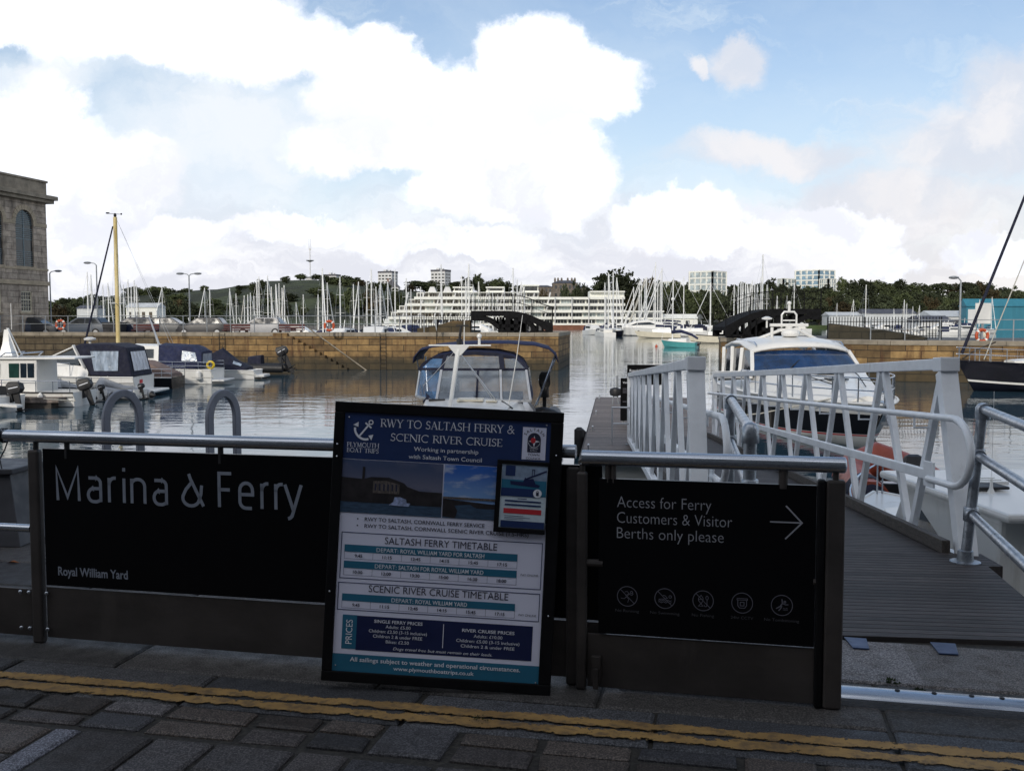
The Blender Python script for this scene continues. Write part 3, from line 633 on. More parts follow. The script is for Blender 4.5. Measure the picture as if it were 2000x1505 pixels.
# ------------------------------------------------------------------ poster board leaning on the fence
e1 = Vector((0.997, -0.059, -0.046)).normalized(); e2 = Vector((0.05, 0.076, 0.996)); e2 = (e2 - e1 * e2.dot(e1)).normalized(); nb = e1.cross(e2)   # points away? fixed below
ey = e2.cross(e1); ey = -ey if ey.y < 0 else ey
BM = Matrix(((e1.x, ey.x, e2.x, -0.858), (e1.y, ey.y, e2.y, 4.381), (e1.z, ey.z, e2.z, 1.597), (0, 0, 0, 1)))
bd = thing('poster_board', 'tall black framed timetable board with navy heading, leaning on the fence', 'notice board', matrix=BM)
fr = MB()
fr.box(0.0, 1.03, 0.0, 0.03, 0.0, 0.046).box(0.0, 1.03, 0.0, 0.03, 1.206, 1.252).box(0.0, 0.046, 0.0005, 0.0295, 0.046, 1.206).box(0.974, 1.03, 0.0005, 0.0295, 0.046, 1.206)
fr.build('frame', m_frame, bd, bevel=0.004)
sc_ = MB()
for x, z in ((0.02, 1.06), (0.021, 1.005), (1.004, 1.06), (0.02, 0.4), (1.004, 0.35)): sc_.mark().sphere((x, -0.001, z), 0.005, 8, 5)
for x, z in ((0.066, 1.183), (0.955, 1.192), (0.062, 0.07), (0.962, 0.05)): sc_.mark().sphere((x, 0.010, z), 0.004, 8, 5)
build_each(sc_, 'screw', m_inox, bd, smooth=True)
X0, X1 = 0.046, 0.974
po = MB().box(X0, X1, 0.012, 0.02, 0.046, 1.206).build('poster', m_paper, bd)
def rect(mb, x0, x1, z0, z1, d): mb.add([(x0, d, z0), (x1, d, z0), (x1, d, z1), (x0, d, z1)], [(0, 1, 2, 3)])
d1, d2, d3 = 0.0105, 0.009, 0.0075
m = MB(); rect(m, X0, X1, 0.998, 1.206, d1); m.build('heading_band', m_navy, po, recalc=False)
m = MB(); rect(m, 0.148, 0.938, 0.144, 0.298, d1); m.build('price_panel', m_navyd, po, recalc=False)
m = MB()
rect(m, X0, X1, 0.046, 0.124, d1); rect(m, 0.083, 0.148, 0.147, 0.299, d1)
for z0, z1 in ((0.581, 0.613), (0.508, 0.540), (0.361, 0.393)): rect(m, 0.075, 0.854, z0, z1, d1)
m.build('teal_bands', m_teal, po, recalc=False)
m = MB()
def box_line(x0, x1, z0, z1, w): 
    rect(m, x0, x1, z0, z0 + w, d1); rect(m, x0, x1, z1 - w, z1, d1); rect(m, x0, x0 + w, z0 + w, z1 - w, d1); rect(m, x1 - w, x1, z0 + w, z1 - w, d1)
box_line(0.058, 0.964, 0.461, 0.669, 0.0035); box_line(0.055, 0.963, 0.319, 0.444, 0.0035)
for z0, z1 in ((0.549, 0.581), (0.476, 0.508), (0.329, 0.361)):
    rect(m, 0.075, 0.854, z0, z0 + 0.0012, d1)
    for k in range(7): rect(m, 0.075 + 0.1296 * k, 0.0762 + 0.1296 * k, z0 + 0.0012, z1, d1)
m.build('table_rules', m_line, po, recalc=False)
# classical capitals drawn with thick and thin strokes and serifs
TH, TN, SR = 0.125, 0.055, 0.04
def sf(x, z, l=0.30): return ([(x - l / 2, z), (x + l / 2, z)], SR)
SG = {
 'R': (0.70, [([(.14, 0), (.14, 1)], TH), ([(.14, .97)] + arc(.32, .745, .25, .225, 90, -90, 10) + [(.14, .52)], TN), ([(.34, .52), (.70, .02)], TH), sf(.14, .02), sf(.08, .98, .2)]),
 'W': (1.16, [([(.12, 1), (.38, 0)], TH), ([(.38, 0), (.60, .95)], TN), ([(.56, 1), (.80, 0)], TH), ([(.80, 0), (1.06, 1)], TN), sf(.12, .98), sf(1.06, .98)]),
 'Y': (0.76, [([(.10, 1), (.40, .46)], TH), ([(.70, 1), (.40, .46)], TN), ([(.40, .5), (.40, 0)], TH), sf(.10, .98, .26), sf(.70, .98, .26), sf(.40, .02)]),
 'T': (0.76, [([(.38, 0), (.38, 1)], TH), ([(.04, .97), (.72, .97)], SR * 1.3), ([(.05, .99), (.03, .80)], SR), ([(.71, .99), (.74, .80)], SR), sf(.38, .02)]),
 'O': (0.98, [(arc(.49, .5, .40, .47, 60, 240, 14), .10), (arc(.49, .5, .40, .47, 240, 420, 14), .085)]),
 'S': (0.58, [(arc(.30, .74, .19, .23, 30, 225, 9) + arc(.27, .27, .22, .24, 70, -150, 11), .085), ([(.48, .98), (.49, .76)], SR), ([(.06, .24), (.05, .02)], SR)]),
 'A': (0.84, [([(.12, 0), (.40, 1)], TN), ([(.38, 1), (.72, 0)], TH), ([(.22, .36), (.58, .36)], SR), sf(.12, .02, .26), sf(.72, .02, .28)]),
 'L': (0.60, [([(.14, 0), (.14, 1)], TH), ([(.14, .025), (.56, .025), (.60, .22)], SR * 1.2), sf(.14, .98)]),
 'H': (0.92, [([(.14, 0), (.14, 1)], TH), ([(.78, 0), (.78, 1)], TH), ([(.14, .52), (.78, .52)], SR), sf(.14, .02), sf(.14, .98), sf(.78, .02), sf(.78, .98)]),
 'F': (0.58, [([(.14, 0), (.14, 1)], TH), ([(.14, .975), (.54, .975), (.56, .80)], SR * 1.2), ([(.14, .52), (.46, .52), (.46, .42)], SR), sf(.14, .02), sf(.08, .98, .2)]),
 'E': (0.60, [([(.14, 0), (.14, 1)], TH), ([(.14, .975), (.53, .975), (.55, .80)], SR * 1.2), ([(.14, .52), (.46, .52)], SR * 1.2), ([(.14, .025), (.55, .025), (.59, .2)], SR * 1.2), sf(.08, .98, .2)]),
 'C': (0.86, [(arc(.50, .5, .41, .47, 50, 310, 18), .085), ([(.77, .95), (.78, .72)], SR)]),
 'N': (0.92, [([(.14, 0), (.14, 1)], TN), ([(.12, 1), (.80, 0)], TH), ([(.80, 0), (.80, 1)], TN), sf(.14, .02, .26), sf(.10, .98, .2), sf(.80, .98, .26)]),
 'I': (0.34, [([(.17, 0), (.17, 1)], TH), sf(.17, .02), sf(.17, .98)]),
 'V': (0.82, [([(.10, 1), (.42, 0)], TH), ([(.42, 0), (.72, 1)], TN), sf(.10, .98, .28), sf(.72, .98, .26)]),
 'U': (0.84, [([(.14, 1), (.14, .32)] + arc(.42, .30, .28, .27, 180, 360, 10) + [(.70, 1)], .08), sf(.14, .98), sf(.70, .98, .26)]),
 'P': (0.62, [([(.14, 0), (.14, 1)], TH), ([(.14, .97)] + arc(.32, .72, .23, .25, 90, -90, 10) + [(.14, .47)], TN), sf(.14, .02), sf(.08, .98, .2)]),
 'M': (1.06, [([(.16, 0), (.20, 1)], TN), ([(.20, 1), (.52, .05)], TH), ([(.52, .05), (.84, 1)], TN), ([(.84, 1), (.90, 0)], TH), sf(.16, .02, .24), sf(.90, .02)]),
 'B': (0.66, [([(.14, 0), (.14, 1)], TH), ([(.14, .97)] + arc(.30, .76, .21, .21, 90, -90, 8) + [(.14, .54), (.32, .54)] + arc(.32, .285, .26, .255, 90, -90, 8) + [(.14, .03)], TN), sf(.08, .98, .2), sf(.08, .02, .2)]),
 '&': (0.86, [([(.80, .0), (.30, .62)] + arc(.40, .78, .16, .18, 210, -30, 9) + [(.44, .56), (.22, .42)] + arc(.32, .24, .24, .24, 140, 320, 9) + [(.66, .36), (.72, .48)], .075), sf(.72, .50, .22), sf(.80, .02, .18)]),
 ' ': (0.42, []),
}
def serif(mb, s_, x0, z, cap, width, d, bold=1.0):
    mb.mark(); tot = sum(SG[c][0] for c in s_); k = width / tot; x = x0
    for c in s_:
        adv, sts = SG[c]
        for p, w in sts: stroke(mb, p, w * cap * bold, d, k, cap, x, z)
        x += adv * k
wt = MB()
serif(wt, 'RWY TO SALTASH FERRY &', 0.209, 1.1475, 0.036, 0.604, d3); serif(wt, 'SCENIC RIVER CRUISE', 0.257, 1.087, 0.034, 0.504, d3)
text(wt, 'Working in partnership', 0.366, 1.0475, 0.0185, d3, 0.29); text(wt, 'with Saltash Town Council', 0.344, 1.0125, 0.0185, d3, 0.329)
serif(wt, 'PLYMOUTH', 0.062, 1.0515, 0.0205, 0.146, d3, 1.1); serif(wt, 'BOAT TRIPS', 0.062, 1.0275, 0.0195, 0.146, d3, 1.1)
wt.mark()
# anchor emblem
ax, az = 0.137, 1.128
def an(p): return (ax + p[0] * math.cos(R(-38)) - p[1] * math.sin(R(-38)), az + p[0] * math.sin(R(-38)) + p[1] * math.cos(R(-38)))
stroke(wt, [an(p) for p in arc(0, 0.047, 0.009, 0.009, 0, 360, 16)], 0.005, d3)
stroke(wt, [an((0, 0.038)), an((0, -0.034))], 0.008, d3); stroke(wt, [an((-0.018, 0.029)), an((0.018, 0.029))], 0.0075, d3)
stroke(wt, [an(p) for p in arc(0, -0.002, 0.044, 0.036, 205, 335, 16)], 0.010, d3)
for s_ in (-1, 1): wt.add([(q[0], d3, q[1]) for q in (an((s_ * 0.030, -0.006)), an((s_ * 0.054, -0.014)), an((s_ * 0.044, 0.012)))], [(0, 1, 2)])
text(wt, 'DEPART:', 0.221, 0.5875, 0.0175, d3, 0.098); text(wt, 'ROYAL WILLIAM YARD FOR SALTASH', 0.329, 0.5875, 0.0175, d3, 0.377, offset=0.012)
text(wt, 'DEPART:', 0.217, 0.5145, 0.0175, d3, 0.098); text(wt, 'SALTASH FOR ROYAL WILLIAM YARD', 0.324, 0.5145, 0.0175, d3, 0.382, offset=0.012)
text(wt, 'DEPART:', 0.300, 0.3675, 0.0175, d3, 0.098); text(wt, 'ROYAL WILLIAM YARD', 0.408, 0.3675, 0.0175, d3, 0.232, offset=0.012)
text(wt, 'PRICES', 0.130, 0.170, 0.029, d3, 0.108, rot=R(90))
for s_, xc, z, c_, wd, of in (('SINGLE FERRY PRICES', 0.336, 0.2715, 0.0135, 0.218, 0.014), ('Adults: £5.00', 0.336, 0.2495, 0.0135, 0.112, 0), ('Children: £2.50 (3-15 inclusive)', 0.336, 0.2275, 0.0135, 0.262, 0), ('Children 2 & under FREE', 0.336, 0.2055, 0.0135, 0.222, 0), ('Bikes: £2.50', 0.336, 0.1830, 0.0135, 0.104, 0),
    ('RIVER CRUISE PRICES', 0.741, 0.2560, 0.0135, 0.234, 0.014), ('Adults: £10.00', 0.741, 0.2330, 0.0135, 0.128, 0), ('Children: £5.00 (3-15 inclusive)', 0.741, 0.2100, 0.0135, 0.282, 0), ('Children 2 & under FREE', 0.741, 0.1870, 0.0135, 0.240, 0)):
    text(wt, s_, xc, z, c_, d3, wd, 'C', offset=of)
text(wt, 'Dogs travel free but must remain on their leads.', 0.318, 0.1545, 0.0125, d3, 0.445, shear=0.25)
wt.mark(); rect(wt, 0.5385, 0.5415, 0.178, 0.284, d3)
text(wt, 'All sailings subject to weather and operational circumstances.', 0.126, 0.0935, 0.0185, d3, 0.765, offset=0.012); text(wt, 'www.plymouthboattrips.co.uk', 0.324, 0.0645, 0.0165, d3, 0.362, offset=0.012)
build_each(wt, 'white_lettering', m_wink, po, recalc=False)
dk = MB()
text(dk, 'RWY TO SALTASH, CORNWALL FERRY SERVICE', 0.160, 0.7225, 0.0165, d2, 0.540, offset=0.008); text(dk, 'RWY TO SALTASH, CORNWALL SCENIC RIVER CRUISE (1.5-HRS)', 0.160, 0.6925, 0.0165, d2, 0.738, offset=0.008)
for z in (0.7305, 0.7005): dk.mark().add([(a, d2, b) for a, b in arc(0.128, z, 0.0035, 0.0035, 0, 330, 11)], [tuple(range(12))])
text(dk, 'SALTASH FERRY TIMETABLE', 0.256, 0.6245, 0.0305, d2, 0.505); text(dk, 'SCENIC RIVER CRUISE TIMETABLE', 0.194, 0.4065, 0.0305, d2, 0.628)
for z, row in ((0.5575, ('9:45', '11:15', '12:45', '14:15', '15:45', '17:15')), (0.4845, ('10:30', '12:00', '13:30', '15:00', '16:30', '18:00')), (0.3375, ('9:45', '11:15', '12:45', '14:15', '15:45', '17:15'))):
    for k, s_ in enumerate(row): text(dk, s_, 0.140 + 0.1296 * k, z, 0.0135, d2, 0.0085 * len(s_), 'C', offset=0.02)
text(dk, 'PAY ONLINE', 0.911, 0.519, 0.0095, d2, 0.078, 'C'); text(dk, 'PAY ONLINE', 0.911, 0.341, 0.0095, d2, 0.078, 'C')
build_each(dk, 'dark_lettering', m_ink, po, recalc=False)
# council crest
cr = MB(); rect(cr, 0.850, 0.955, 1.036, 1.180, d2); cr.build('crest_card', m_paper, po, recalc=False)
ck = MB()
for k, ch in enumerate('SALTASH'):
    a = R(150 - 20 * k); text(ck, ch, 0.9025 + 0.040 * math.cos(a), 1.128 + 0.036 * math.sin(a), 0.0125, d3, None, 'C', offset=0.01, rot=a - R(90))
ck.mark().add([(a, d3, b) for a, b in [(0.873, 1.070), (0.932, 1.070), (0.932, 1.125)] + arc(0.9025, 1.125, 0.0295, 0.031, 0, 180, 12)], [tuple(range(16))])
text(ck, 'TOWN', 0.9025, 1.0535, 0.0105, d3, 0.052, 'C'); text(ck, 'COUNCIL', 0.9025, 1.038, 0.0095, d3, 0.066, 'C')
build_each(ck, 'crest_lettering', m_ink, po, recalc=False)
cw = MB()
for a in range(4):
    a = R(90 * a + 90); c_ = Vector((0.9025, 1.118)); v = Vector((math.cos(a), math.sin(a))); n = Vector((-v.y, v.x))
    cw.add([(p.x, 0.006, p.y) for p in (c_ + n * 0.007, c_ + v * 0.026, c_ - n * 0.007)], [(0, 1, 2)])
stroke(cw, arc(0.9025, 1.117, 0.026, 0.026, 190, 350, 14), 0.0016, 0.006); text(cw, 'Gateway', 0.9025, 1.085, 0.006, 0.006, 0.036, 'C'); text(cw, '& Place', 0.9025, 1.0745, 0.006, 0.006, 0.030, 'C')
cw.build('crest_cross', m_wink, po, recalc=False)
cq = MB(); cq.add([(a, 0.005, b) for a, b in arc(0.898, 1.122, 0.011, 0.013, 0, 340, 12)], [tuple(range(13))]); cq.build('crest_shield', m_red, po, recalc=False)
# two printed photographs: flat coloured pictures
def f_pic(seed, top, low, cl):
    def fn(t, b, v):
        x, y, z = t.xyz(v); n = t.noise(t.scale(v, (9, 1, 26)), 1.0, 5); c = t.mix(t.ramp(z, 0.84, 0.99), low, top); c = t.mix(t.ramp(n, 0.5, 0.68, 0, 0.8), c, cl); t.l.new(c, b.inputs['Base Color'])
    return fn
p1 = MB(); rect(p1, X0, 0.503, 0.757, 0.995, d1); p1.build('printed_photo', mat_custom('print_grey_sky', f_pic(1, (0.06, 0.085, 0.17), (0.17, 0.17, 0.23), (0.10, 0.115, 0.19)), 0.4), po, recalc=False)
p2 = MB(); rect(p2, 0.508, X1, 0.757, 0.995, d1); p2.build('printed_photo', mat_custom('print_blue_sky', f_pic(2, (0.03, 0.13, 0.50), (0.20, 0.36, 0.66), (0.48, 0.55, 0.70)), 0.4), po, recalc=False)
a = MB(); rect(a, X0, 0.503, 0.757, 0.806, d2); rect(a, 0.508, X1, 0.757, 0.828, d2); a.build('printed_water', M('print_sea_blue', (0.04, 0.075, 0.13), 0.4, var=0.3, scale=30, stretch=(1, 1, 5)), po, recalc=False)
a = MB(); a.add([(p[0], 0.0080, p[1]) for p in ((X0, 0.806), (0.503, 0.803), (0.503, 0.866), (0.40, 0.868), (0.345, 0.885), (0.33, 0.900), (0.26, 0.922), (0.18, 0.921), (0.15, 0.912), (0.15, 0.965), (0.139, 0.965), (0.139, 0.910), (X0, 0.915))], [tuple(range(13))])
a.add([(p[0], 0.0080, p[1]) for p in ((0.508, 0.765), (0.565, 0.757), (0.575, 0.79), (0.56, 0.815), (0.63, 0.822), (0.66, 0.806), (0.74, 0.806), (0.745, 0.826), (0.508, 0.842))], [tuple(range(9))])
a.build('printed_land', M('print_dark_brown', (0.022, 0.018, 0.020), 0.4, var=0.4, scale=25), po, recalc=False)
a = MB(); a.add([(p[0], 0.0066, p[1]) for p in ((0.19, 0.85), (0.31, 0.85), (0.31, 0.893), (0.25, 0.907), (0.19, 0.903))], [tuple(range(5))]); a.mark(); rect(a, 0.508, 0.80, 0.842, 0.852, 0.0066)
build_each(a, 'printed_facade', M('print_stone', (0.12, 0.10, 0.09), 0.4, var=0.4, scale=60, stretch=(3, 1, 1)), po, recalc=False)
a = MB()
for k in range(6): rect(a, 0.198 + 0.019 * k, 0.205 + 0.019 * k, 0.862, 0.892, 0.0058)
a.build('printed_windows', m_ink, po, recalc=False)
a = MB(); a.add([(p[0], 0.0055, p[1]) for p in ((0.265, 0.800), (0.355, 0.797), (0.362, 0.812), (0.345, 0.812), (0.343, 0.828), (0.315, 0.838), (0.29, 0.836), (0.285, 0.815))], [tuple(range(8))]); a.build('printed_boat', M('print_pale_blue', (0.30, 0.36, 0.55), 0.4, var=0.4, scale=60), po, recalc=False)
# small framed leaflet fixed over the corner of the board
nt = thing('framed_leaflet', 'small black framed leaflet with red bar fixed over the poster board', 'leaflet', matrix=BM @ Matrix.Translation((0.741, 0.0, 0.711)) @ Matrix.Rotation(R(0.6), 4, 'Y'))
f = MB(); f.box(0, 0.23, -0.016, 0.0, 0, 0.022).box(0, 0.23, -0.016, 0.0, 0.302, 0.32).box(0, 0.022, -0.0155, 0.0, 0.022, 0.302).box(0.226, 0.23, -0.0155, 0.0, 0.022, 0.302); f.build('frame', m_frame, nt, bevel=0.003)
pp = MB().box(0.022, 0.226, -0.010, -0.002, 0.022, 0.302).build('leaflet_paper', M('pale_blue_paper', (0.58, 0.68, 0.74), 0.5, var=0.08, scale=20), nt)
def rr(name, mat, lst, d=-0.0115):
    a = MB()
    for x0, x1, z0, z1 in lst: rect(a, x0, x1, z0, z1, d)
    a.build(name, mat, pp, recalc=False)
rr('leaflet_sky', M('print_pale_sky', (0.25, 0.33, 0.45), 0.4, var=0.2, scale=30), [(0.024, 0.224, 0.232, 0.298)])
rr('leaflet_sea', m_teal, [(0.024, 0.224, 0.166, 0.236)], -0.012); rr('leaflet_bands', m_navy, [(0.024, 0.18, 0.162, 0.198), (0.040, 0.083, 0.252, 0.298), (0.030, 0.224, 0.024, 0.054), (0.044, 0.205, 0.138, 0.145), (0.044, 0.205, 0.121, 0.128)], -0.0128)
rr('red_bar', m_red, [(0.040, 0.208, 0.086, 0.108)]); rr('text_lines', m_line, [(0.045 + 0.0 * k, 0.13 + 0.03 * (k % 2), 0.060 + 0.007 * k, 0.062 + 0.007 * k) for k in range(3)] + [(0.10, 0.14, 0.151, 0.154)])
a = MB(); a.add([(p[0], -0.0134, p[1]) for p in ((0.065, 0.214), (0.19, 0.206), (0.196, 0.216), (0.175, 0.222), (0.165, 0.244), (0.135, 0.240), (0.128, 0.250), (0.12, 0.228), (0.062, 0.230))], [tuple(range(9))])
stroke(a, [(0.13, 0.240), (0.222, 0.281)], 0.007, -0.0134); stroke(a, [(0.158, 0.255), (0.158, 0.284), (0.168, 0.284), (0.168, 0.255)], 0.003, -0.0134); a.build('leaflet_boat', m_navyd, pp, recalc=False)
a = MB(); a.add([(p[0], -0.0142, p[1]) for p in arc(0.186, 0.180, 0.019, 0.019, 0, 345, 20)], [tuple(range(21))]); a.build('leaflet_seal', m_wink, pp, recalc=False)
a = MB(); rect(a, 0.180, 0.192, 0.170, 0.186, -0.015); stroke(a, arc(0.186, 0.186, 0.0045, 0.006, 0, 180, 8), 0.002, -0.015); a.build('seal_mark', m_ink, pp, recalc=False)
# ------------------------------------------------------------------ timber deck, key-clamp rails, gangway, pontoon
dk_o = thing('boarding_deck', 'dark weathered timber boarding deck between the gate and the gangway', 'deck', (2.2, 6.1, GZ), R(-6))
DMi = dk_o.matrix_basis.inverted() if False else (Matrix.Translation((2.2, 6.1, GZ)) @ Matrix.Rotation(R(-6), 4, 'Z')).inverted()
dpts = [DMi @ Vector((x, y, GZ)) for x, y in ((0.95, 5.28), (1.742, 5.135), (2.637, 5.052), (2.93, 5.03), (3.06, 5.86), (3.20, 6.62), (3.30, 6.62), (3.32, 6.98), (1.36, 7.20))]
MB().prism([p + Vector((0, 0, -0.12)) for p in dpts], (0, 0, 0.13)).build('deck_boards', m_deck, dk_o)
m = MB(); q0 = DMi @ Vector((1.0, 5.258, GZ)); q1 = DMi @ Vector((2.95, 5.015, GZ)); m.bar(q0 + Vector((0, 0, -0.03)), q1 + Vector((0, 0, -0.03)), 0.02, 0.07); m.build('edge_trim', m_inoxd, dk_o)
def keyclamp(name, label, p0, p1, lean=(0, 0, 0), ext=None):
    t = thing(name, label, 'railing', (p0[0], p0[1], GZ), 0, 'key-clamp rails beside the deck')
    d = Vector((p1[0] - p0[0], p1[1] - p0[1], 0)); L_ = Vector(lean)
    for k in (0, 1):
        b_ = d * k; top = b_ + Vector((0, 0, 1.06)) + L_
        MB().tube([b_ + Vector((0, 0, 0.02)), top], 0.035, 14).build('post', m_galv, t, smooth=True)
        c = MB(); c.lathe([(0.10, 0.0), (0.10, 0.016), (0.055, 0.02), (0.05, 0.09), (0.036, 0.095)], b_, 18); c.build('base_flange', m_galv, t, smooth=True)
        f = MB()
        for z in (1.06, 0.745, 0.345):
            u = b_ + L_ * (z / 1.06); f.mark().lathe([(0.046, z - 0.05), (0.049, z - 0.045), (0.049, z + 0.04), (0.046, z + 0.045)] if z < 1 else [(0.046, z - 0.07), (0.049, z - 0.065), (0.048, z + 0.01), (0.03, z + 0.035), (0.01, z + 0.042)], u, 16)
            e_ = d.normalized() * (1 if k == 0 else -1); f.tube([u + Vector((0, 0, z)) + e_ * 0.02, u + Vector((0, 0, z)) + e_ * 0.085], 0.043, 14)
        build_each(f, 'clamp_fitting', m_galv, t, smooth=True)
    for z in (1.06, 0.745, 0.345):
        MB().tube([L_ * (z / 1.06) + Vector((0, 0, z)), d + L_ * (z / 1.06) + Vector((0, 0, z))], 0.031, 14).build('rail', m_galv, t, smooth=True)
    return t
keyclamp('galvanised_railing', 'galvanised three-rail barrier at right edge of the timber deck', (3.10, 6.74), (2.58, 4.72), (0.09, 0, 0))
keyclamp('galvanised_railing', 'short galvanised pipe railing behind the gate beside the left gangway post', (1.66, 7.55), (1.30, 5.42))
# gangway: local y runs down the ramp
gd = Vector((0.083, 0.9965, -0.0592)).normalized(); gx = Vector((0.9965, -0.083, 0)).normalized(); gz = gx.cross(gd)
o_ = Vector((2.29, 7.06, GZ))
GM = Matrix(((gx.x, gd.x, gz.x, o_.x), (gx.y, gd.y, gz.y, o_.y), (gx.z, gd.z, gz.z, o_.z), (0, 0, 0, 1)))
gw = thing('gangway', 'white steel truss gangway sloping down from the deck to the pontoon', 'gangway', matrix=GM)
GL_ = 15.0; HT = 1.36; HW = 0.93
MB().box(-HW + 0.06, HW - 0.06, 0.0, GL_, -0.06, 0.0).build('walkway', m_deck, gw)
for s_ in (-1, 1):
    x = s_ * HW
    MB().bar((x, -0.02, -0.04), (x, 0.42, HT - 0.06), 0.13, 0.11, (0, 1, 0)).build('end_post', m_gang, gw, bevel=0.006)
    MB().box(x - 0.07, x + 0.07, 0.34, 0.52, HT - 0.055, HT + 0.05).build('post_cap', m_gang, gw, bevel=0.006)
    MB().bar((x, 0.52, HT), (x, GL_, HT), 0.085, 0.085).build('top_chord', m_gang, gw, bevel=0.006)
    MB().bar((x, 0.06, -0.07), (x, GL_, -0.07), 0.085, 0.10).build('bottom_chord', m_gang, gw, bevel=0.006)
    MB().box(x - s_ * 0.13 - 0.03, x - s_ * 0.13 + 0.03, 0.02, GL_, 0.004, 0.10).build('kerb_board', m_kerbt, gw, bevel=0.006)
    MB().bar((x, GL_ - 0.03, -0.06), (x, GL_ - 0.03, HT - 0.04), 0.10, 0.10, (0, 1, 0)).build('end_post', m_gang, gw, bevel=0.006)
    yt = 0.42; k = 0
    while yt < GL_ - 0.9:
        for a, b in (((x, yt + 0.06, HT - 0.04), (x, yt + 0.80, -0.03)), ((x, yt + 1.59, HT - 0.04), (x, yt + 0.85, -0.03))): MB().bar(a, b, 0.05, 0.075, (0, 1, 0)).build('truss_member', m_gang, gw, bevel=0.004)
        yt += 1.65
    xr = x - s_ * 0.13; z1, z0 = 0.97, 0.50
    pts = [(xr, GL_, z1), (xr, -0.10, z1)] + [(xr, -0.10 - 0.34 * math.cos(R(a)), (z0 + z1) / 2 + (z1 - z0) / 2 * math.sin(R(a))) for a in range(80, -90, -16)] + [(xr, -0.08, z0), (xr, 0.42, z0)]
    MB().tube(pts, 0.026, 12).build('handrail', m_gang, gw, smooth=True, angle=60)
    br = MB()
    for k in range(9):
        y = 0.75 + 1.65 * k; br.tube([(xr, y, z1 - 0.02), (xr, y, z1 - 0.10), (xr + s_ * 0.11, y, z1 - 0.10)], 0.009, 6)
    br.build('handrail_brackets', m_gang, gw, smooth=True)
    MB().bar((x - s_ * 0.085, 0.48, 0.52), (x - s_ * 0.085, GL_, 0.52), 0.05, 0.075).build('mid_rail', m_gang, gw, bevel=0.005)
    MB().box(x - s_ * 0.125 - 0.008, x - s_ * 0.125 + 0.008, 0.30, 0.52, 0.44, 0.63).build('rail_plate', m_gang, gw, bevel=0.003)
# pontoon
pd = Vector((0.104, 0.9946, 0)); pr = Vector((0.9946, -0.104, 0)); PZ = 0.5
PM = Matrix(((pr.x, pd.x, 0, 1.34), (pr.y, pd.y, 0, 19.5), (0, 0, 1, PZ), (0, 0, 0, 1)))
pt = thing('pontoon', 'long floating pontoon with grooved brown boards beyond the gangway', 'pontoon', matrix=PM)
MB().box(0, 3.4, 0, 16.35, -0.10, 0).build('boards', m_pont, pt, bevel=0.01)
m = MB()
for k in range(6): m.box(0.08, 3.32, 0.3 + 2.7 * k, 2.5 + 2.7 * k, -0.75, -0.102)
m.build('floats', m_conc, pt); MB().box(-0.035, -0.002, 0, 16.35, -0.2, -0.02).build('rubbing_strip', m_kerbt, pt)
cl = MB()
for y in (1.5, 5.2, 9.5, 14.6, 16.0): cl.bar((0.12, y - 0.12, 0.10), (0.12, y + 0.12, 0.10), 0.035, 0.035); cl.bar((0.12, y - 0.04, 0.0), (0.12, y - 0.04, 0.10), 0.03, 0.03); cl.bar((0.12, y + 0.04, 0.0), (0.12, y + 0.04, 0.10), 0.03, 0.03)
cl.build('mooring_cleats', m_galv, pt)
for k, (y, h, l) in enumerate(((4.1, 0.72, 'tall black fender strapped to the nearer left edge of the pontoon'), (5.7, 0.5, 'shorter black fender on the left pontoon edge, second from the gangway'))):
    m = MB(); m.lathe([(0.05, -0.52), (0.12, -0.46), (0.12, h - 0.58), (0.05, h - 0.52)], (-0.17, y, 0), 14)
    o = tag(m.build('fender', m_black, smooth=True), l, 'fender', 'black fenders on the pontoon'); o.matrix_world = PM
# pontoon signs, frame and light
def psign(x, Y, z0, z1, w, label, lines, post_=True):
    t = thing('pontoon_sign', label, 'sign', (x, Y, PZ), R(-6), 'black signs on the pontoon')
    p = MB().box(0, w, -0.02, 0.02, z0 - PZ, z1 - PZ).build('sign_panel', m_sign, t, bevel=0.004)
    m = MB()
    for s_, tx, tz, c_, wd in lines: text(m, s_, tx, tz - PZ, c_, -0.023, wd)
    build_each(m, 'lettering', m_wink, p, recalc=False)
    if post_:
        for xx in (0.08, w - 0.08): MB().box(xx - 0.025, xx + 0.025, 0.021, 0.055, 0, z1 - PZ - 0.05).build('post', m_galvfar, t)
    return t, p
q = wp(1225, 712, 28.0); w_ = (1292 - 1225) / FPX * 28
psign(q.x, 28.0, q.z - 0.56, q.z, w_, 'wide black pontoon sign lettered Royal William Marina', (('Royal William', 0.07, q.z - 0.20, 0.075, 0.60), ('Marina', 0.07, q.z - 0.34, 0.075, 0.32)))
q = wp(1212, 738, 26.0); t, p = psign(q.x, 26.0, PZ + 0.12, q.z, 0.42, 'upright narrow black sign standing below the marina name sign', (('Visitors', 0.06, q.z - 0.14, 0.05, 0.22),))
m = MB()
for k, zz in enumerate((0.28, 0.33, 0.38, 0.62)): m.mark(); rect(m, 0.06, 0.30 - 0.05 * (k % 2), q.z - PZ - zz, q.z - PZ - zz + 0.012, -0.023)
build_each(m, 'text_line', m_letterd, p, recalc=False)
q = gp(1231, 868, PZ); t = thing('mooring_ladder', 'thin steel ladder frame on the pontoon left of the gangway foot', 'ladder', q, R(-6))
m = MB(); m.tube([(0, 0, 0), (0, 0, 1.25), (0.02, 0, 1.29)], 0.022, 8); m.tube([(0, 0, 0.82), (-0.40, 0, 0.82), (-0.40, 0, 0.40)], 0.02, 8); m.tube([(0, 0, 0.46), (-0.40, 0, 0.46)], 0.02, 8); m.tube([(-0.4, 0.0, 0.4), (-0.4, 0, 0)], 0.015, 8); m.build('tube_frame', m_alu, t, smooth=True)
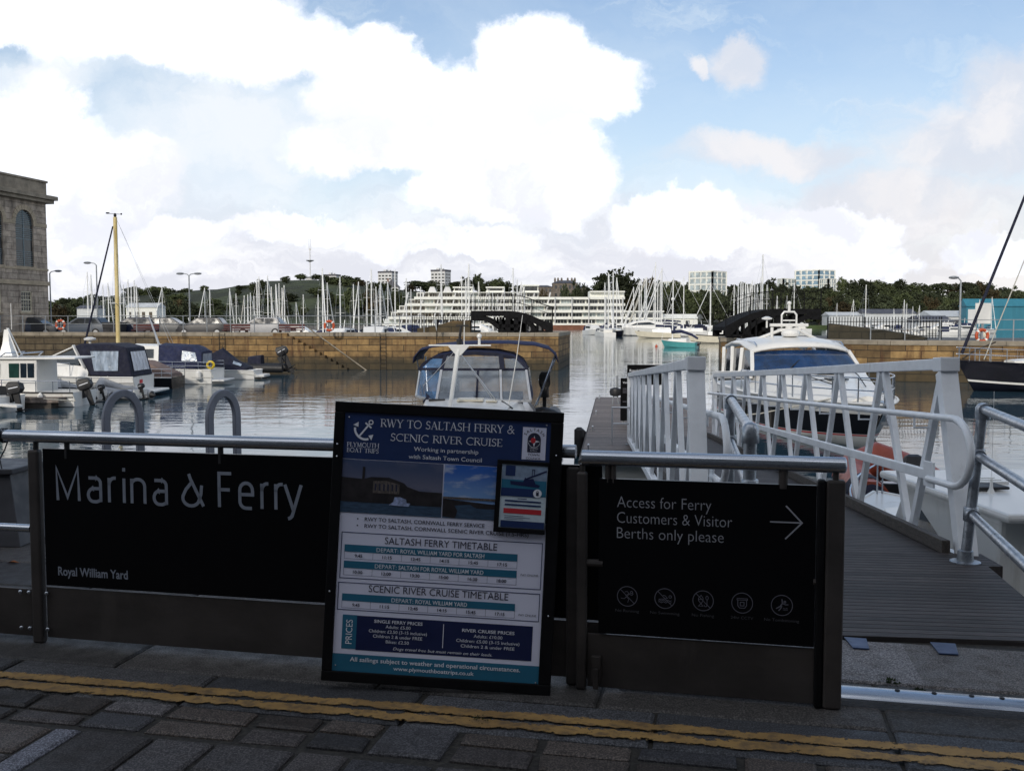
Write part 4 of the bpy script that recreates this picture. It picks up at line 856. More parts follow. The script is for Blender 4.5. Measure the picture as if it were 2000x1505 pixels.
MB().box(-0.10, 0.10, -0.08, 0.08, 0, 0.014).build('base_plate', m_galvfar, t)
q = gp(1202, 790, PZ); t = thing('cowl_light', 'dark round cowl on short legs at the pontoon centre', 'lamp', q)
MB().lathe([(0.05, 0.27), (0.17, 0.31), (0.20, 0.42), (0.17, 0.52), (0.06, 0.56)], n=16).build('cowl', m_black, t, smooth=True)
m = MB()
for x in (-0.1, 0.1): m.tube([(x, 0, 0), (x * 0.6, 0, 0.3)], 0.02, 6)
m.tube([(0.06, 0.05, 0.5), (0.06, 0.05, 0.95)], 0.035, 8); m.build('stand', m_galvfar, t)
# ------------------------------------------------------------------ far quays and piers
def wallseg(parent, o0, p0, p1, z0, z1, th, mat, name='masonry', cop=True, copm=None):
    d = Vector((p1[0] - p0[0], p1[1] - p0[1], 0)); Ln = d.length; rz = math.atan2(d.y, d.x)
    o = MB().box(0, Ln, 0, th, z0, z1).build(name, mat, parent, bevel=0.02); o.location = (p0[0] - o0[0], p0[1] - o0[1], 0); o.rotation_euler = (0, 0, rz)
    if cop:
        c = MB(); x = 0
        while x < Ln - 0.1:
            w = min(random.uniform(1.3, 2.1), Ln - x); c.box(x + 0.006, x + w - 0.006, -0.05, th + 0.02, z1 + 0.003, z1 + 0.26 + random.uniform(-0.012, 0.012)); x += w
        k = c.build('coping', copm or m_coping, parent, bevel=0.02); k.location = o.location; k.rotation_euler = o.rotation_euler
    return o
PL = [(-95.0, 73.4), (-24.2, 68.0), (3.05, 65.6)]
t = thing('quay_wall', 'long golden stone dock wall with rust streaks behind the left moorings', 'quay wall', (PL[0][0], PL[0][1], 0))
wallseg(t, PL[0], PL[0], PL[1], -2, 2.22, 1.4, m_walld); wallseg(t, PL[0], PL[1], PL[2], -2, 2.22, 1.4, m_wall)
wallseg(t, PL[0], PL[2], (4.4, 76), -2, 2.22, 1.4, m_wall)
wallseg(t, PL[0], (1.65, 67.2), (1.6, 68.5), -1, 2.0, 0.3, m_wall, cop=False)
MB().prism([(-95, 74.3, -1), (-24.2, 69.2, -1), (2.6, 66.8, -1), (3.2, 75.5, -1), (-14, 77, -1), (-16, 92, -1), (-95, 96, -1)], (0, 0, 3.14)).build('pier_top', m_quay)['kind'] = 'structure'
# steps down the wall face
s0 = wp(556, 652, 67.6); dirw = Vector((PL[2][0] - PL[1][0], PL[2][1] - PL[1][1], 0)).normalized(); nrm = Vector((dirw.y, -dirw.x, 0))
t = thing('quay_steps', 'worn stone steps descending the dock wall to the water', 'steps', (s0.x, 68.0 - (s0.x + 24.2) * 0.0881, 0), math.atan2(dirw.y, dirw.x))
m = MB(); x, z = 0.0, 2.43; m.box(-0.6, -0.003, -0.40, -0.01, -1.5, 2.43)
for k in range(13): m.box(x + 0.003, x + 0.367, -0.40, -0.01, -1.5, z - 0.21 * (k > 0) - 0.0 + 0.0); x += 0.37; z -= 0.21 * (k > 0)
m.build('steps', m_wall, t)
MB().tube([(1.9, -0.45, 2.75), (6.0, -0.45, -0.2)], 0.045, 6).build('handrail', m_coping, t)
PRr = [(14.9, 72.0), (13.05, 62.4), (20.3, 53.6), (27.5, 50.6), (75.0, 44.5)]
t = thing('quay_wall', 'stone pier wall right of the channel behind the big motor cruiser', 'quay wall', (13.05, 62.4, 0))
for a, b in zip(PRr[:-1], PRr[1:]): wallseg(t, PRr[1], a, b, -2, 1.94, 1.4, m_wall)
MB().prism([(14.4, 63.2, -1), (20.9, 55.0, -1), (27.8, 52.0, -1), (75, 46, -1), (75, 66, -1), (30, 62, -1), (22, 72, -1), (15.5, 72, -1)], (0, 0, 3.19)).build('pier_top', m_quay)['kind'] = 'structure'
MB().lathe([(0.45, 0), (0.47, 0.2), (0.42, 0.42), (0.2, 0.52)], (0, 0, 0), 14).build('mooring_bollard', m_iron, smooth=True)
bl = bpy.data.objects['mooring_bollard']; bl.location = (13.9, 62.7, 2.2); tag(bl, 'black domed bollard on the tip of the right pier', 'bollard')
t = thing('parapet_wall', 'low brown stone parapet leading up to the left iron bridge', 'wall', (-6.4, 67.6, 2.45), R(-5)); o = MB().prism([(0, 0, 0), (3.6, 0, 0), (3.6, 0, 0.85), (2.4, 0, 0.8), (1.2, 0, 0.45), (0, 0, 0.3)], (0, 0.7, 0)).build('masonry', m_wall, t, bevel=0.02)
t = thing('parapet_wall', 'dark stone ramp wall sloping away from the right iron bridge', 'wall', (18.4, 58.2, 2.2), R(-38)); MB().prism([(0, 0, 0), (5.4, 0, 0), (5.4, 0, 0.15), (3.0, 0, 0.55), (0, 0, 0.9)], (0, 0.6, 0)).build('masonry', m_walld, t, bevel=0.02)

def railing(label, pts, z, h, sp, rails, mat=None, pr=0.035, rr=0.022, bars=None, name='quay_railing', group=None, spikes=False):
    mat = mat or m_galvfar
    t = thing(name, label, 'railing', (pts[0][0], pts[0][1], z), 0, group); o = Vector((pts[0][0], pts[0][1], 0)); pm = None; bm_ = MB()
    for a, b in zip(pts[:-1], pts[1:]):
        a = Vector((a[0], a[1], 0)) - o; b = Vector((b[0], b[1], 0)) - o; L_ = (b - a).length; d = (b - a).normalized(); n = max(1, round(L_ / sp))
        for i in range(n + 1):
            if pm is None: pm = MB().tube([(0, 0, 0), (0, 0, h + (0.08 if spikes else 0))], pr, 6).mesh('post'); pm.materials.append(mat)
            q = bpy.data.objects.new('post', pm); C.objects.link(q); q.parent = t; q.location = a + d * (L_ * i / n)
        for rz_ in rails: MB().tube([a + Vector((0, 0, rz_)), b + Vector((0, 0, rz_))], rr, 6).build('rail', mat, t)
        if bars:
            k = 0.0
            while k < L_:
                p = a + d * k
                if spikes:
                    bm_.bar(p + Vector((0, 0, 0.05)), p + Vector((0, 0, h)), 0.035, 0.035); q2 = p + Vector((0, 0, h)); bm_.add([q2 + Vector((-0.03, 0, 0)), q2 + Vector((0.03, 0, 0)), q2 + Vector((0, 0, 0.12))], [(0, 1, 2)])
                else: bm_.bar(p + Vector((0, 0, 0.05)), p + Vector((0, 0, h)), 0.022, 0.022)
                k += bars
    if bars: bm_.build('bars', mat, t)
    return t
def wl(x): return 68.0 + (-24.2 - x) * 0.0763 if x < -24.2 else 68.0 - (x + 24.2) * 0.0881
railing('grey two-rail railing along the left dock wall in front of parked cars', [(-60, wl(-60) + 0.7), (-24.2, 68.7), (-5.9, wl(-5.9) + 0.7)], 2.47, 1.12, 1.6, (1.12, 0.58), bars=None)
railing('black spiked iron fence on the left pier between railing and bridge', [(-7.0, 70.2), (-2.6, 69.6)], 2.45, 1.15, 2.2, (0.2, 1.0), m_iron, bars=0.17, spikes=True, name='spiked_fence')
railing('black spiked iron fence beside the right iron bridge', [(19.0, 60.2), (24.3, 56.6)], 2.2, 1.2, 2.2, (0.2, 1.0), m_iron, bars=0.17, spikes=True, name='spiked_fence')
railing('grey railing with two rails along the right pier near the street lamp', [(19.8, 55.2), (27.9, 51.7), (60, 47.4)], 2.2, 1.1, 1.9, (1.1, 0.58))

# ------------------------------------------------------------------ iron swing bridge halves
def swing_bridge(label, matrix, ln, h0, h1):
    t = thing('iron_bridge', label, 'swing bridge', matrix=matrix)
    s_ = ln / 5.5
    top = [(0, h0), (2.6, h0), (3.2, h0 - 0.06), (3.9, h0 - 0.24), (4.7, h0 - 0.6), (5.5, h1)]
    bot = [(5.5, h1 - 0.62), (5.3, h1 - 0.64), (4.6, h0 - 1.0), (3.8, h0 - 0.62), (3.1, h0 - 0.40), (2.5, h0 - 0.33), (0.62, h0 - 0.33), (0.62, h0 - 0.66), (0, h0 - 0.66)]
    def gird(y, name):
        m = MB(); P = [(a * s_, y, b) for a, b in top + bot]; m.prism(P, (0, 0.14, 0)); m.build(name, m_iron, t)
        m = MB()
        def rib(c, w, th=0.22): 
            L_, R_ = [], []
            for i, p in enumerate(c):
                a = Vector(c[max(i - 1, 0)]); b = Vector(c[min(i + 1, len(c) - 1)]); d = (b - a).normalized(); n = Vector((-d.y, d.x)) * w / 2; p = Vector(p); L_.append(p + n); R_.append(p - n)
            m.loft([[(q.x * s_, yy, q.y) for q, yy in ((l, y - 0.03), (l, y + th), (r_, y + th), (r_, y - 0.03))] for l, r_ in zip(L_, R_)], True, True, True)
        rib([(0.55, h0 - 0.42)] + [(0.6 + 1.75 * k / 8, (h0 - 0.45) * (1 - (k / 8) ** 1.7)) for k in range(1, 9)], 0.28)
        rib([(2.2 + 2.2 * k / 10, (h0 - 0.36) * math.sqrt(max(0, 1 - (k / 10) ** 1.6)) + 0.02) for k in range(11)], 0.26)
        rib([(1.6, h0 - 0.4), (1.6, 0.75)], 0.12); rib([(2.0, h0 - 0.4), (2.0, 0.35)], 0.16); rib([(2.5, h0 - 0.4), (2.5, 0)], 0.34); rib([(3.05, h0 - 0.45), (3.05, 0)], 0.3)
        rib([(1.9, 0.55), (3.4, 0.55)], 0.22); rib([(2.1, 0.12), (3.5, 0.12)], 0.24)
        for k, xx in enumerate((3.75, 4.1, 4.45, 4.8, 5.15)):
            zt = [h0 - 0.5, h0 - 0.65, h0 - 0.9, h0 - 1.0, h1 - 0.45][k]; rib([(xx, zt), (xx, max(0.12, h1 - 0.85))], 0.09)
        rib([(3.9, max(0.15, h1 - 0.8)), (5.4, max(0.15, h1 - 0.8))], 0.13)
        m.build('arch_braces', m_iron, t)
    gird(0, 'girder'); gird(3.0, 'girder')
    MB().loft([[(a * s_, 0.15, b - 0.02), (a * s_, 2.99, b - 0.02), (a * s_, 2.99, b - 0.24), (a * s_, 0.15, b - 0.24)] for a, b in top], True, True, True).build('bridge_deck', m_iron, t)
    MB().lathe([(0.95, 0), (0.95, 0.75), (0.8, 0.95)], (2.7 * s_, 1.55, 0), 16).build('pivot_drum', m_iron, t)
    def zt(a):
        for (a0, b0), (a1, b1) in zip(top[:-1], top[1:]):
            if a0 <= a <= a1: return b0 + (b1 - b0) * (a - a0) / (a1 - a0)
        return h1
    for y in (0.07, 3.07):
        m = MB(); a = 0.03; P = []
        while a <= 5.5:
            m.bar((a * s_, y, zt(a) - 0.01), (a * s_, y, zt(a) + 1.08), 0.010, 0.010); P.append((a * s_, y, zt(a) + 1.1)); a += 0.13
        for k in (0, 1.4, 2.8, 4.1, 5.47): m.bar((k * s_, y, zt(k)), (k * s_, y, zt(k) + 1.1), 0.045, 0.045)
        m.tube(P, 0.016, 5); m.tube([(p[0], p[1], p[2] - 0.5) for p in P], 0.012, 4); m.build('bridge_railing', m_iron, t)
    return t
swing_bridge('black cast iron swing bridge half on the left pier', Matrix.Translation((-2.75, 66.9, 2.36)) @ Matrix.Rotation(R(-3), 4, 'Z'), 5.45, 1.56, 0.72)
swing_bridge('black cast iron swing bridge half on the right pier', Matrix.Translation((18.7, 64.2, 2.2)) @ Matrix.Rotation(R(183), 4, 'Z'), 5.9, 1.78, 0.70)

# ------------------------------------------------------------------ street lamps, lifebuoys, cone sign, benches, bins
def lamp(x, y_top, Y, z0, arms, label, arm=0.9):
    tp = wp(x, y_top, Y); h = tp.z - z0
    t = thing('street_lamp', label, 'street lamp', (tp.x, Y, z0), 0, 'street lamps on the quays')
    p = MB(); p.tube([(0, 0, 0), (0, 0, 1.0)], 0.085, 8); p.tube([(0, 0, 1.0), (0, 0, h - 0.12)], 0.065, 8, 0.045); p.build('pole', m_galvfar, t, smooth=True)
    for s_ in arms:
        MB().tube([(0, 0, h - 0.15), (s_ * 0.12, 0, h - 0.02), (s_ * arm * 0.45, 0, h + 0.03)], 0.032, 6).build('arm', m_galvfar, t, smooth=True)
        MB().sphere((s_ * arm * 0.72, 0, h + 0.03), 0.3, 10, 6, (1.0, 0.42, 0.30)).build('lamp_head', m_galvfar, t, smooth=True)
lamp(97, 530, 76.8, 2.14, (1,), 'grey street lamp beside the corner of the stone building'); lamp(188, 514, 74.0, 2.14, (-1,), 'tall grey street lamp left of the yellow mast')
lamp(369, 535, 74.0, 2.14, (-1, 1), 'double-armed grey street lamp on the left quay'); lamp(1877, 543, 55.2, 2.2, (-1,), 'tall grey street lamp on the right pier', 0.55)
def lifebuoy(x, y, Y, z0, label):
    c = wp(x, y, Y); t = thing('lifebuoy_stand', label, 'lifebuoy', (c.x, Y, z0), 0, 'lifebuoys on the dock railings')
    h = c.z - z0; MB().bar((0, 0.1, 0), (0, 0.1, h + 0.45), 0.08, 0.05).build('stand_post', m_galvfar, t); MB().ring((0, 0, h), 0.30, 0.085, n=20).build('ring', m_orange, t, smooth=True)
    w = MB()
    for a in (45, 135, 225, 315): w.ring((0, 0, h), 0.30, 0.089, n=3, a0=a - 9, a1=a + 9)
    w.build('white_bands', m_white, t, smooth=True)
lifebuoy(118, 634, 70.5, 2.47, 'orange lifebuoy on the railing below the stone building'); lifebuoy(643, 636, 65.6, 2.47, 'orange lifebuoy on the dock railing above the stone steps'); lifebuoy(1918, 655, 52.6, 2.2, 'orange lifebuoy on the right pier railing by the street lamp')
c = wp(853, 647, 65.2); t = thing('cone_mark', 'grey downward-pointing cone mark on a thin pole beside the spiked fence', 'sign', (c.x, 65.2, 1.6))
MB().tube([(0, 0, 0), (0, 0, c.z - 1.6)], 0.03, 6).build('pole', m_iron, t); m = MB(); m.prism([(0, 0, c.z - 1.62)] + [(0.40 * math.sin(R(a)), 0, c.z - 1.62 + 0.82 * math.cos(R(a))) for a in (-27, -18, -9, 0)], (0, 0.05, 0)); m.build('cone_face', m_galvfar, t)
m = MB(); m.prism([(0, 0, c.z - 1.62)] + [(0.40 * math.sin(R(a)), 0, c.z - 1.62 + 0.82 * math.cos(R(a))) for a in (0.5, 9, 18, 27)], (0, 0.05, 0)); m.build('cone_face', m_iron, t)
for i, (x, l) in enumerate(((284, 'maroon bench on the left quay under the tall lamp-lit trees'), (461, 'maroon bench on the left quay beside a white car'), (568, 'maroon bench on the quay above the left end of the stone steps'))):
    l = ('maroon bench on the left quay beside a dark blue car', l, l)[i]
    c = wp(x, 640, 71.2); t = thing('quay_bench', l, 'bench', (c.x, 71.2, 2.14), 0, 'maroon benches on the quay'); w = 0.95
    MB().box(-w, w, -0.22, 0.22, 0.42, 0.49).build('seat', m_maroon, t, bevel=0.01); b = MB(); b.box(-w, w, 0.22, 0.27, 0.55, 0.68).box(-w, w, 0.22, 0.27, 0.72, 0.88); b.build('backrest', m_maroon, t, bevel=0.01)
    for s_ in (-1, 1): MB().box(s_ * 0.75 - 0.05, s_ * 0.75 + 0.05, -0.2, 0.22, 0, 0.42).build('leg', m_iron, t)
c = wp(224, 640, 71.5); t = thing('waste_skip', 'large dark waste container behind the railing left of the yellow mast', 'waste container', (c.x, 71.5, 2.14)); MB().loft([[(-a, -b, z), (a, -b, z), (a, b, z), (-a, b, z)] for a, b, z in ((0.6, 0.5, 0.12), (0.68, 0.58, 0.95))], True, True, True).build('container', m_bin, t, bevel=0.03); MB().box(-0.7, 0.7, -0.6, 0.6, 0.953, 1.02).build('lid', m_bin, t, bevel=0.02)
# ------------------------------------------------------------------ parked cars
def make_car():
    t = thing('parked_car', '', 'car')
    def sec(x, hw, z0, z1): return [(x, -hw, z0), (x, -hw * 1.0, (z0 + z1) / 2), (x, -hw * 0.93, z1), (x, hw * 0.93, z1), (x, hw, (z0 + z1) / 2), (x, hw, z0)]
    MB().loft([sec(-2.1, 0.74, 0.35, 0.62), sec(-1.95, 0.82, 0.25, 0.80), (sec(-0.9, 0.86, 0.22, 0.92)), sec(0.8, 0.86, 0.22, 0.94), sec(1.9, 0.84, 0.25, 0.95), sec(2.08, 0.78, 0.32, 0.85)], True, True, True).build('body', m_paint, t, smooth=True, bevel=0.03)
    MB().loft([[(x0, -w, z), (x1, -w, z), (x1, w, z), (x0, w, z)] for x0, x1, w, z in ((-1.15, 1.75, 0.80, 0.93), (-0.35, 1.35, 0.66, 1.44), (-0.2, 1.2, 0.60, 1.48))], True, True, True).build('cabin', m_paint, t, smooth=True, bevel=0.02)
    for s_ in (-1, 1):
        for a in ([(-0.82, 1.00), (-0.25, 1.38), (0.35, 1.40), (0.35, 1.00)], [(0.42, 1.00), (0.42, 1.40), (1.18, 1.38), (1.50, 1.00)]):
            MB().prism([(x, s_ * (0.815 - (z - 0.93) * 0.27), z) for x, z in a], (0, s_ * 0.012, 0)).build('side_window', m_winf, t)
    MB().poly([(-1.06, -0.70, 0.99), (-1.06, 0.70, 0.99), (-0.43, 0.60, 1.40), (-0.43, -0.60, 1.40)]).build('windscreen', m_winf, t, recalc=False).location = (-0.012, 0, 0.012)
    MB().poly([(1.685, 0.66, 1.01), (1.685, -0.66, 1.01), (1.405, -0.58, 1.38), (1.405, 0.58, 1.38)]).build('rear_window', m_winf, t, recalc=False).location = (0.012, 0, 0.012)
    for x in (-1.3, 1.28):
        for s_ in (-1, 1):
            w = MB(); w.tube([(x, s_ * 0.68, 0.31), (x, s_ * 0.87, 0.31)], 0.31, 16); wo = w.build('wheel', m_black, t, smooth=True); r_ = MB(); r_.tube([(x, s_ * 0.84, 0.31), (x, s_ * 0.875, 0.31)], 0.19, 12); r_.build('rim', m_alu, wo)
    for s_ in (-1, 1):
        MB().sphere((-2.03, s_ * 0.58, 0.68), 0.13, 8, 5, (0.5, 1, 0.6)).build('headlight', m_wink, t, smooth=True); MB().sphere((2.02, s_ * 0.64, 0.76), 0.12, 8, 5, (0.4, 0.8, 1)).build('tail_light', m_red, t, smooth=True)
    return t
car0 = make_car()
cars = [(18, 73.0, (0.02, 0.03, 0.06), 'dark navy car parked against the stone building at the picture edge'), (66, 73.2, (0.03, 0.033, 0.04), 'dark grey car parked below the small sash window'), (166, 73.4, (0.035, 0.055, 0.09), 'blue grey car parked left of the waste container'), (262, 73.2, (0.012, 0.02, 0.05), 'dark blue car parked right of the yellow mast'), (330, 73.6, (0.04, 0.044, 0.05), 'grey car parked left of the double-armed lamp'), (398, 73.6, (0.02, 0.02, 0.025), 'black car parked right of the double-armed lamp'), (512, 74.2, (0.34, 0.34, 0.35), 'white car parked between two maroon benches')]
for i, (x, Y, colr, l) in enumerate(cars):
    o = car0 if i == 0 else dup(car0); c = wp(x, 640, Y); o.location = (c.x, Y, 2.14); o.rotation_euler = (0, 0, R(random.uniform(-6, 6)) + (math.pi if i % 3 == 1 else 0)); o.scale = (0.93,) * 3; tag(o, l, 'car', 'cars parked on the left quay')
    for ch in o.children: ch.color = (*colr, 1)

# ------------------------------------------------------------------ stone building at the left edge
bl = thing('stone_building', 'grey limestone naval building with arched louvred windows at left edge', 'building', (-34.7, 75.0, 2.45), math.atan2(1, 0.205) - R(90))
wall = MB(); ends = 0.0; TH_ = 0.55
bays = [(-3.30, 0.0), (-6.6, -3.3), (-9.9, -6.6), (-13.2, -9.9), (-18, -13.2)]
wy = [(-2.42 - 3.2 * k) for k in range(4)]  # centre of each window
zw0, zw1, zs, r_ = 4.72, 8.85, 7.85, 0.95
def bx(y0, y1, z0, z1): wall.box(-TH_, 0, y0, y1, z0, z1)
edge = 0.0
for k, c in enumerate(wy):
    yl = c - 1.6; yr = edge; edge = yl
    lw = 0.58
    bx(yl, yr, -0.5, 1.45); bx(yl, c - lw, 1.45, 2.95); bx(c + lw, yr, 1.45, 2.95); bx(yl, yr, 2.95, zw0)
    bx(yl, c - r_, zw0, zs); bx(c + r_, yr, zw0, zs)
    arch = [(c + r_ * math.cos(R(a)), zs + r_ * math.sin(R(a))) for a in range(0, 181, 12)]
    P = [(yr, zs)] + [p for p in arch] + [(yl, zs), (yl, 9.75), (yr, 9.75)]
    wall.prism([(-TH_, y, z) for y, z in P], (TH_, 0, 0))
bx(-18, edge, -0.5, 9.75)
wall.box(-16, -TH_, -TH_, 0, -0.5, 9.75); wall.box(-16, -15.5, -18, -TH_, 0, 9.75)
wall.build('wall', m_lime, bl)
tr = MB()
tr.box(-16, 0.09, -18, 0.09, 3.42, 3.72).box(-0.3, 0.05, -18, 0.05, 4.50, 4.66)
e2_ = 0.0
for k, c in enumerate(wy):
    tr.box(-0.1, 0.035, c - 1.6, c - r_ - 0.005, zs - 0.15, zs + 0.12); tr.box(-0.1, 0.035, c + r_ + 0.005, (0.03 if k == 0 else c + 1.6), zs - 0.15, zs + 0.12)
    tr.box(-0.3, 0.06, c - r_ - 0.12, c + r_ + 0.12, zw0 - 0.16, zw0 + 0.012); tr.box(-0.3, 0.05, c - 0.72, c + 0.72, 1.30, 1.462)
    for a in range(0, 180, 15):
        q = [(c + rr_ * math.cos(R(b)), zs + rr_ * math.sin(R(b))) for rr_, b in ((r_ + 0.003, a + 0.6), (r_ + 0.36, a + 0.6), (r_ + 0.36, a + 14.4), (r_ + 0.003, a + 14.4))]
        tr.prism([(-0.1, y, z) for y, z in q], (0.145, 0, 0))
tr.build('stone_dressings', m_sill, bl, bevel=0.01)
co = MB(); co.box(-16.5, 0.62, -18, 0.62, 9.753, 10.05).box(-16.4, 0.42, -18, 0.42, 9.5, 9.752).box(-16, 0.06, -18, 0.06, 10.053, 11.0).box(-16.1, 0.14, -18, 0.14, 11.003, 11.16)
co.build('cornice', m_coping, bl, bevel=0.02)
for k, c in enumerate(wy):
    g = [(c + (r_ + 0.02) * math.cos(R(a)), zs + (r_ + 0.02) * math.sin(R(a))) for a in range(0, 181, 15)] + [(c - r_ - 0.02, zw0), (c + r_ + 0.02, zw0)]
    wn = MB().prism([(-0.16, y, z) for y, z in g], (0.03, 0, 0)).build('arched_window', m_winf, bl)
    lv = MB()
    for z in [4.80 + 0.14 * i for i in range(8)] + [6.85 + 0.14 * i for i in range(5)] + [7.75 + 0.14 * i for i in range(7)]:
        hw = r_ if z < zs else math.sqrt(max(0.01, r_ * r_ - (z - zs) ** 2)); lv.box(-0.125, -0.07, c - hw, c + hw, z, z + 0.035)
    lv.build('louvres', m_louvre, wn); f = MB(); f.box(-0.128, -0.10, c - 0.035, c + 0.035, zw0, zs + r_).box(-0.127, -0.102, c - r_, c + r_, 6.68, 6.74); f.build('mullion', m_louvre, wn)
    sw = MB().box(-0.15, -0.12, c - 0.58, c + 0.58, 1.46, 2.95).build('sash_window', m_winf, bl); f = MB()
    f.box(-0.115, -0.05, c - 0.58, c - 0.51, 1.46, 2.95).box(-0.115, -0.05, c + 0.51, c + 0.58, 1.46, 2.95).box(-0.115, -0.05, c - 0.51, c + 0.51, 2.87, 2.95).box(-0.115, -0.05, c - 0.51, c + 0.51, 1.46, 1.54)
    for j in range(1, 4): f.box(-0.114, -0.085, c - 0.51 + 0.255 * j - 0.015, c - 0.51 + 0.255 * j + 0.015, 1.54, 2.87)
    for j in range(1, 5): f.box(-0.112, -0.087, c - 0.51, c + 0.51, 1.54 + 0.266 * j - (0.03 if j == 3 else 0.015), 1.54 + 0.266 * j + (0.03 if j == 3 else 0.015))
    f.build('sash_frame', m_winfr, sw)

# ------------------------------------------------------------------ the warehouse across the quay behind the viewer
wb = thing('granite_warehouse', 'tall grey stone warehouse across the paved quay, facing the fence', 'building', (-60, -9.0, GZ))
m = MB(); m.box(0, 130, -14, 0, 0, 14.0); m.build('wall', m_shadewall, wb); MB().box(-0.5, 130.5, -14, 0.5, 14.003, 14.6).build('cornice', m_coping, wb)
wm = MB().box(-0.7, 0.7, 0.004, 0.05, 0, 2.2).mesh('window'); wm.materials.append(m_winf)
for k in range(16):
    for z in (1.2, 5.6, 10.0): q = bpy.data.objects.new('window', wm); C.objects.link(q); q.parent = wb; q.location = (30 + 4.2 * k, 0, z)

for i, x in enumerate((-19.6, -8.6)):
    t = thing('wall_ladder', ('rusty iron wall ladder left of the black inflatable against the dock wall', 'rusty iron wall ladder on the dock wall right of the stone steps')[i], 'ladder', (x, wl(x) - 0.07, 0), R(-5), 'iron ladders on the dock wall'); m = MB()
    for sg in (-.2, .2): m.tube([(sg, 0, -.6), (sg, 0, 2.45)], 0.022, 5)
    m.build('side_rails', m_trunk, t); m = MB()
    for k in range(11): m.tube([(-.2, 0, -.4 + .27 * k), (.2, 0, -.4 + .27 * k)], 0.014, 5)
    m.build('rungs', m_trunk, t)
# ------------------------------------------------------------------ boats moored in the basin
m_vinyl = M('see_through_vinyl', (0.32, 0.38, 0.46), 0.1, var=0.3, scale=1.8, bump=0.015, bscale=2.2)
m_vinyl.node_tree.nodes['Principled BSDF'].inputs['Alpha'].default_value = 0.42
m_vinylb = M('vinyl_painted_blue_reflection', (0.10, 0.22, 0.42), 0.1, var=0.45, scale=2.2, bump=0.02, bscale=2.0)  # the blue reflection is put into the base colour
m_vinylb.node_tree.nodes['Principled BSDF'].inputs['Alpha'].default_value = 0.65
class Hull:
    """x forward from the stern, z = 0 at the waterline"""
    def __init__(s, L, B, fs, fb, draft=0.35, t0=0.45, p=2.3, flare=0.22, rake=0.10, tw=0.9, n=16, stern_rake=0.0):
        s.L, s.B, s.fs, s.fb, s.draft, s.t0, s.p, s.flare, s.rake, s.tw, s.n, s.sr = L, B, fs, fb, draft, t0, p, flare, rake, tw, n, stern_rake
    def half(s, t):
        k = 1.0 if t <= s.t0 else 1 - ((t - s.t0) / (1 - s.t0)) ** s.p
        return max(0.02, s.B / 2 * k * (s.tw + (1 - s.tw) * min(1, t / 0.35)))
    def sheer(s, t): return s.fs + (s.fb - s.fs) * t ** 1.7
    def section(s, t):
        hb = s.half(t); zs = s.sheer(t); out = []
        for f in (0.0, 0.25, 0.5, 0.75, 1.0):                     # sheer down to the chine just above water
            z = zs + (0.02 + 0.25 * t ** 4 - zs) * f; hw = hb * (1 - s.flare * (0.35 + 1.0 * t) * f)
            out.append((hw, z))
        kz = -s.draft * (1 - t ** 5) + 0.0
        out.append((hb * 0.35 * (1 - t * 0.5), kz * 0.75)); out.append((0.0, kz))
        zmax = s.sheer(1)
        return [(s.L * t - s.rake * s.L * t ** 3 * (1 - max(-0.2, z) / zmax) + s.sr * (1 - t) ** 6 * (zs - z), hw, z) for hw, z in out]
    def shell(s):
        m = MB(); rings = []
        for i in range(s.n + 1):
            q = s.section(i / s.n); rings.append([Vector(a) for a in q] + [Vector((a, -b, c)) for a, b, c in q[-2::-1]])
        m.loft(rings, False); m.add(rings[0], [tuple(range(len(rings[0])))]); return m
    def deck(s, dz=-0.03, inset=0.02, crown=0.05):
        m = MB(); L_, Cn, R_ = [], [], []
        for i in range(s.n + 1):
            t = i / s.n; x = s.L * t + (s.sr * 0) ; h = max(0.005, s.half(t) - inset); z = s.sheer(t) + dz
            if i == s.n: x -= 0.01
            L_.append((x, h, z)); Cn.append((x, 0, z + crown * h / (s.B / 2))); R_.append((x, -h, z))
        m.loft([L_, Cn, R_], False); return m
    def gunwale(s, w=0.05, h=0.05):
        m = MB()
        for sg in (1, -1):
            P = [(s.L * i / s.n, sg * (s.half(i / s.n) + 0.005), s.sheer(i / s.n) - 0.01) for i in range(s.n + 1)]
            m.tube(P, w / 2, 6)
        return m
    def band(s, f0, f1, out=0.006):
        m = MB()
        for sg in (1, -1):
            rows = []
            for i in range(s.n + 1):
                q = s.section(i / s.n)[:5]
                def at(f):
                    k = f * 4; a = min(3, int(k)); u = k - a; A, Bq = Vector(q[a]), Vector(q[a + 1]); p = A.lerp(Bq, u); return (p.x, sg * (p.y + out), p.z)
                rows.append([at(f0), at((f0 + f1) / 2), at(f1)])
            m.loft(rows, False)
        return m
    def rail(s, t0, t1, h, r=0.016, posts=6, inset=0.08, tip=True, mid=True):
        m = MB(); n = 14
        def P(t, sg, z): return (s.L * t, sg * max(0.03, s.half(t) - inset), s.sheer(t) + z)
        for zz in ((h, h * 0.5) if mid else (h,)):
            a = [P(t0 + (t1 - t0) * i / n, 1, zz) for i in range(n + 1)]; b = [P(t0 + (t1 - t0) * i / n, -1, zz) for i in range(n, -1, -1)]
            if tip: m.tube(a + [(s.L * t1 + 0.12, 0, s.sheer(t1) + zz)] + b, r, 6)
            else: m.tube(a, r, 6); m.tube(b, r, 6)
        for i in range(posts + 1):
            t = t0 + (t1 - t0) * i / posts
            for sg in (1, -1): m.tube([P(t, sg, 0), P(t, sg, h)], r, 6)
        return m
def cabin(rows): return MB().loft([[Vector(p) for p in r_] for r_ in rows], True, True, True)
def sec(x, hw, z0, z1, tum=0.12, top=0.06):
    return [(x, -hw, z0), (x, -hw * (1 - tum), z1), (x, 0, z1 + top), (x, hw * (1 - tum), z1), (x, hw, z0)]
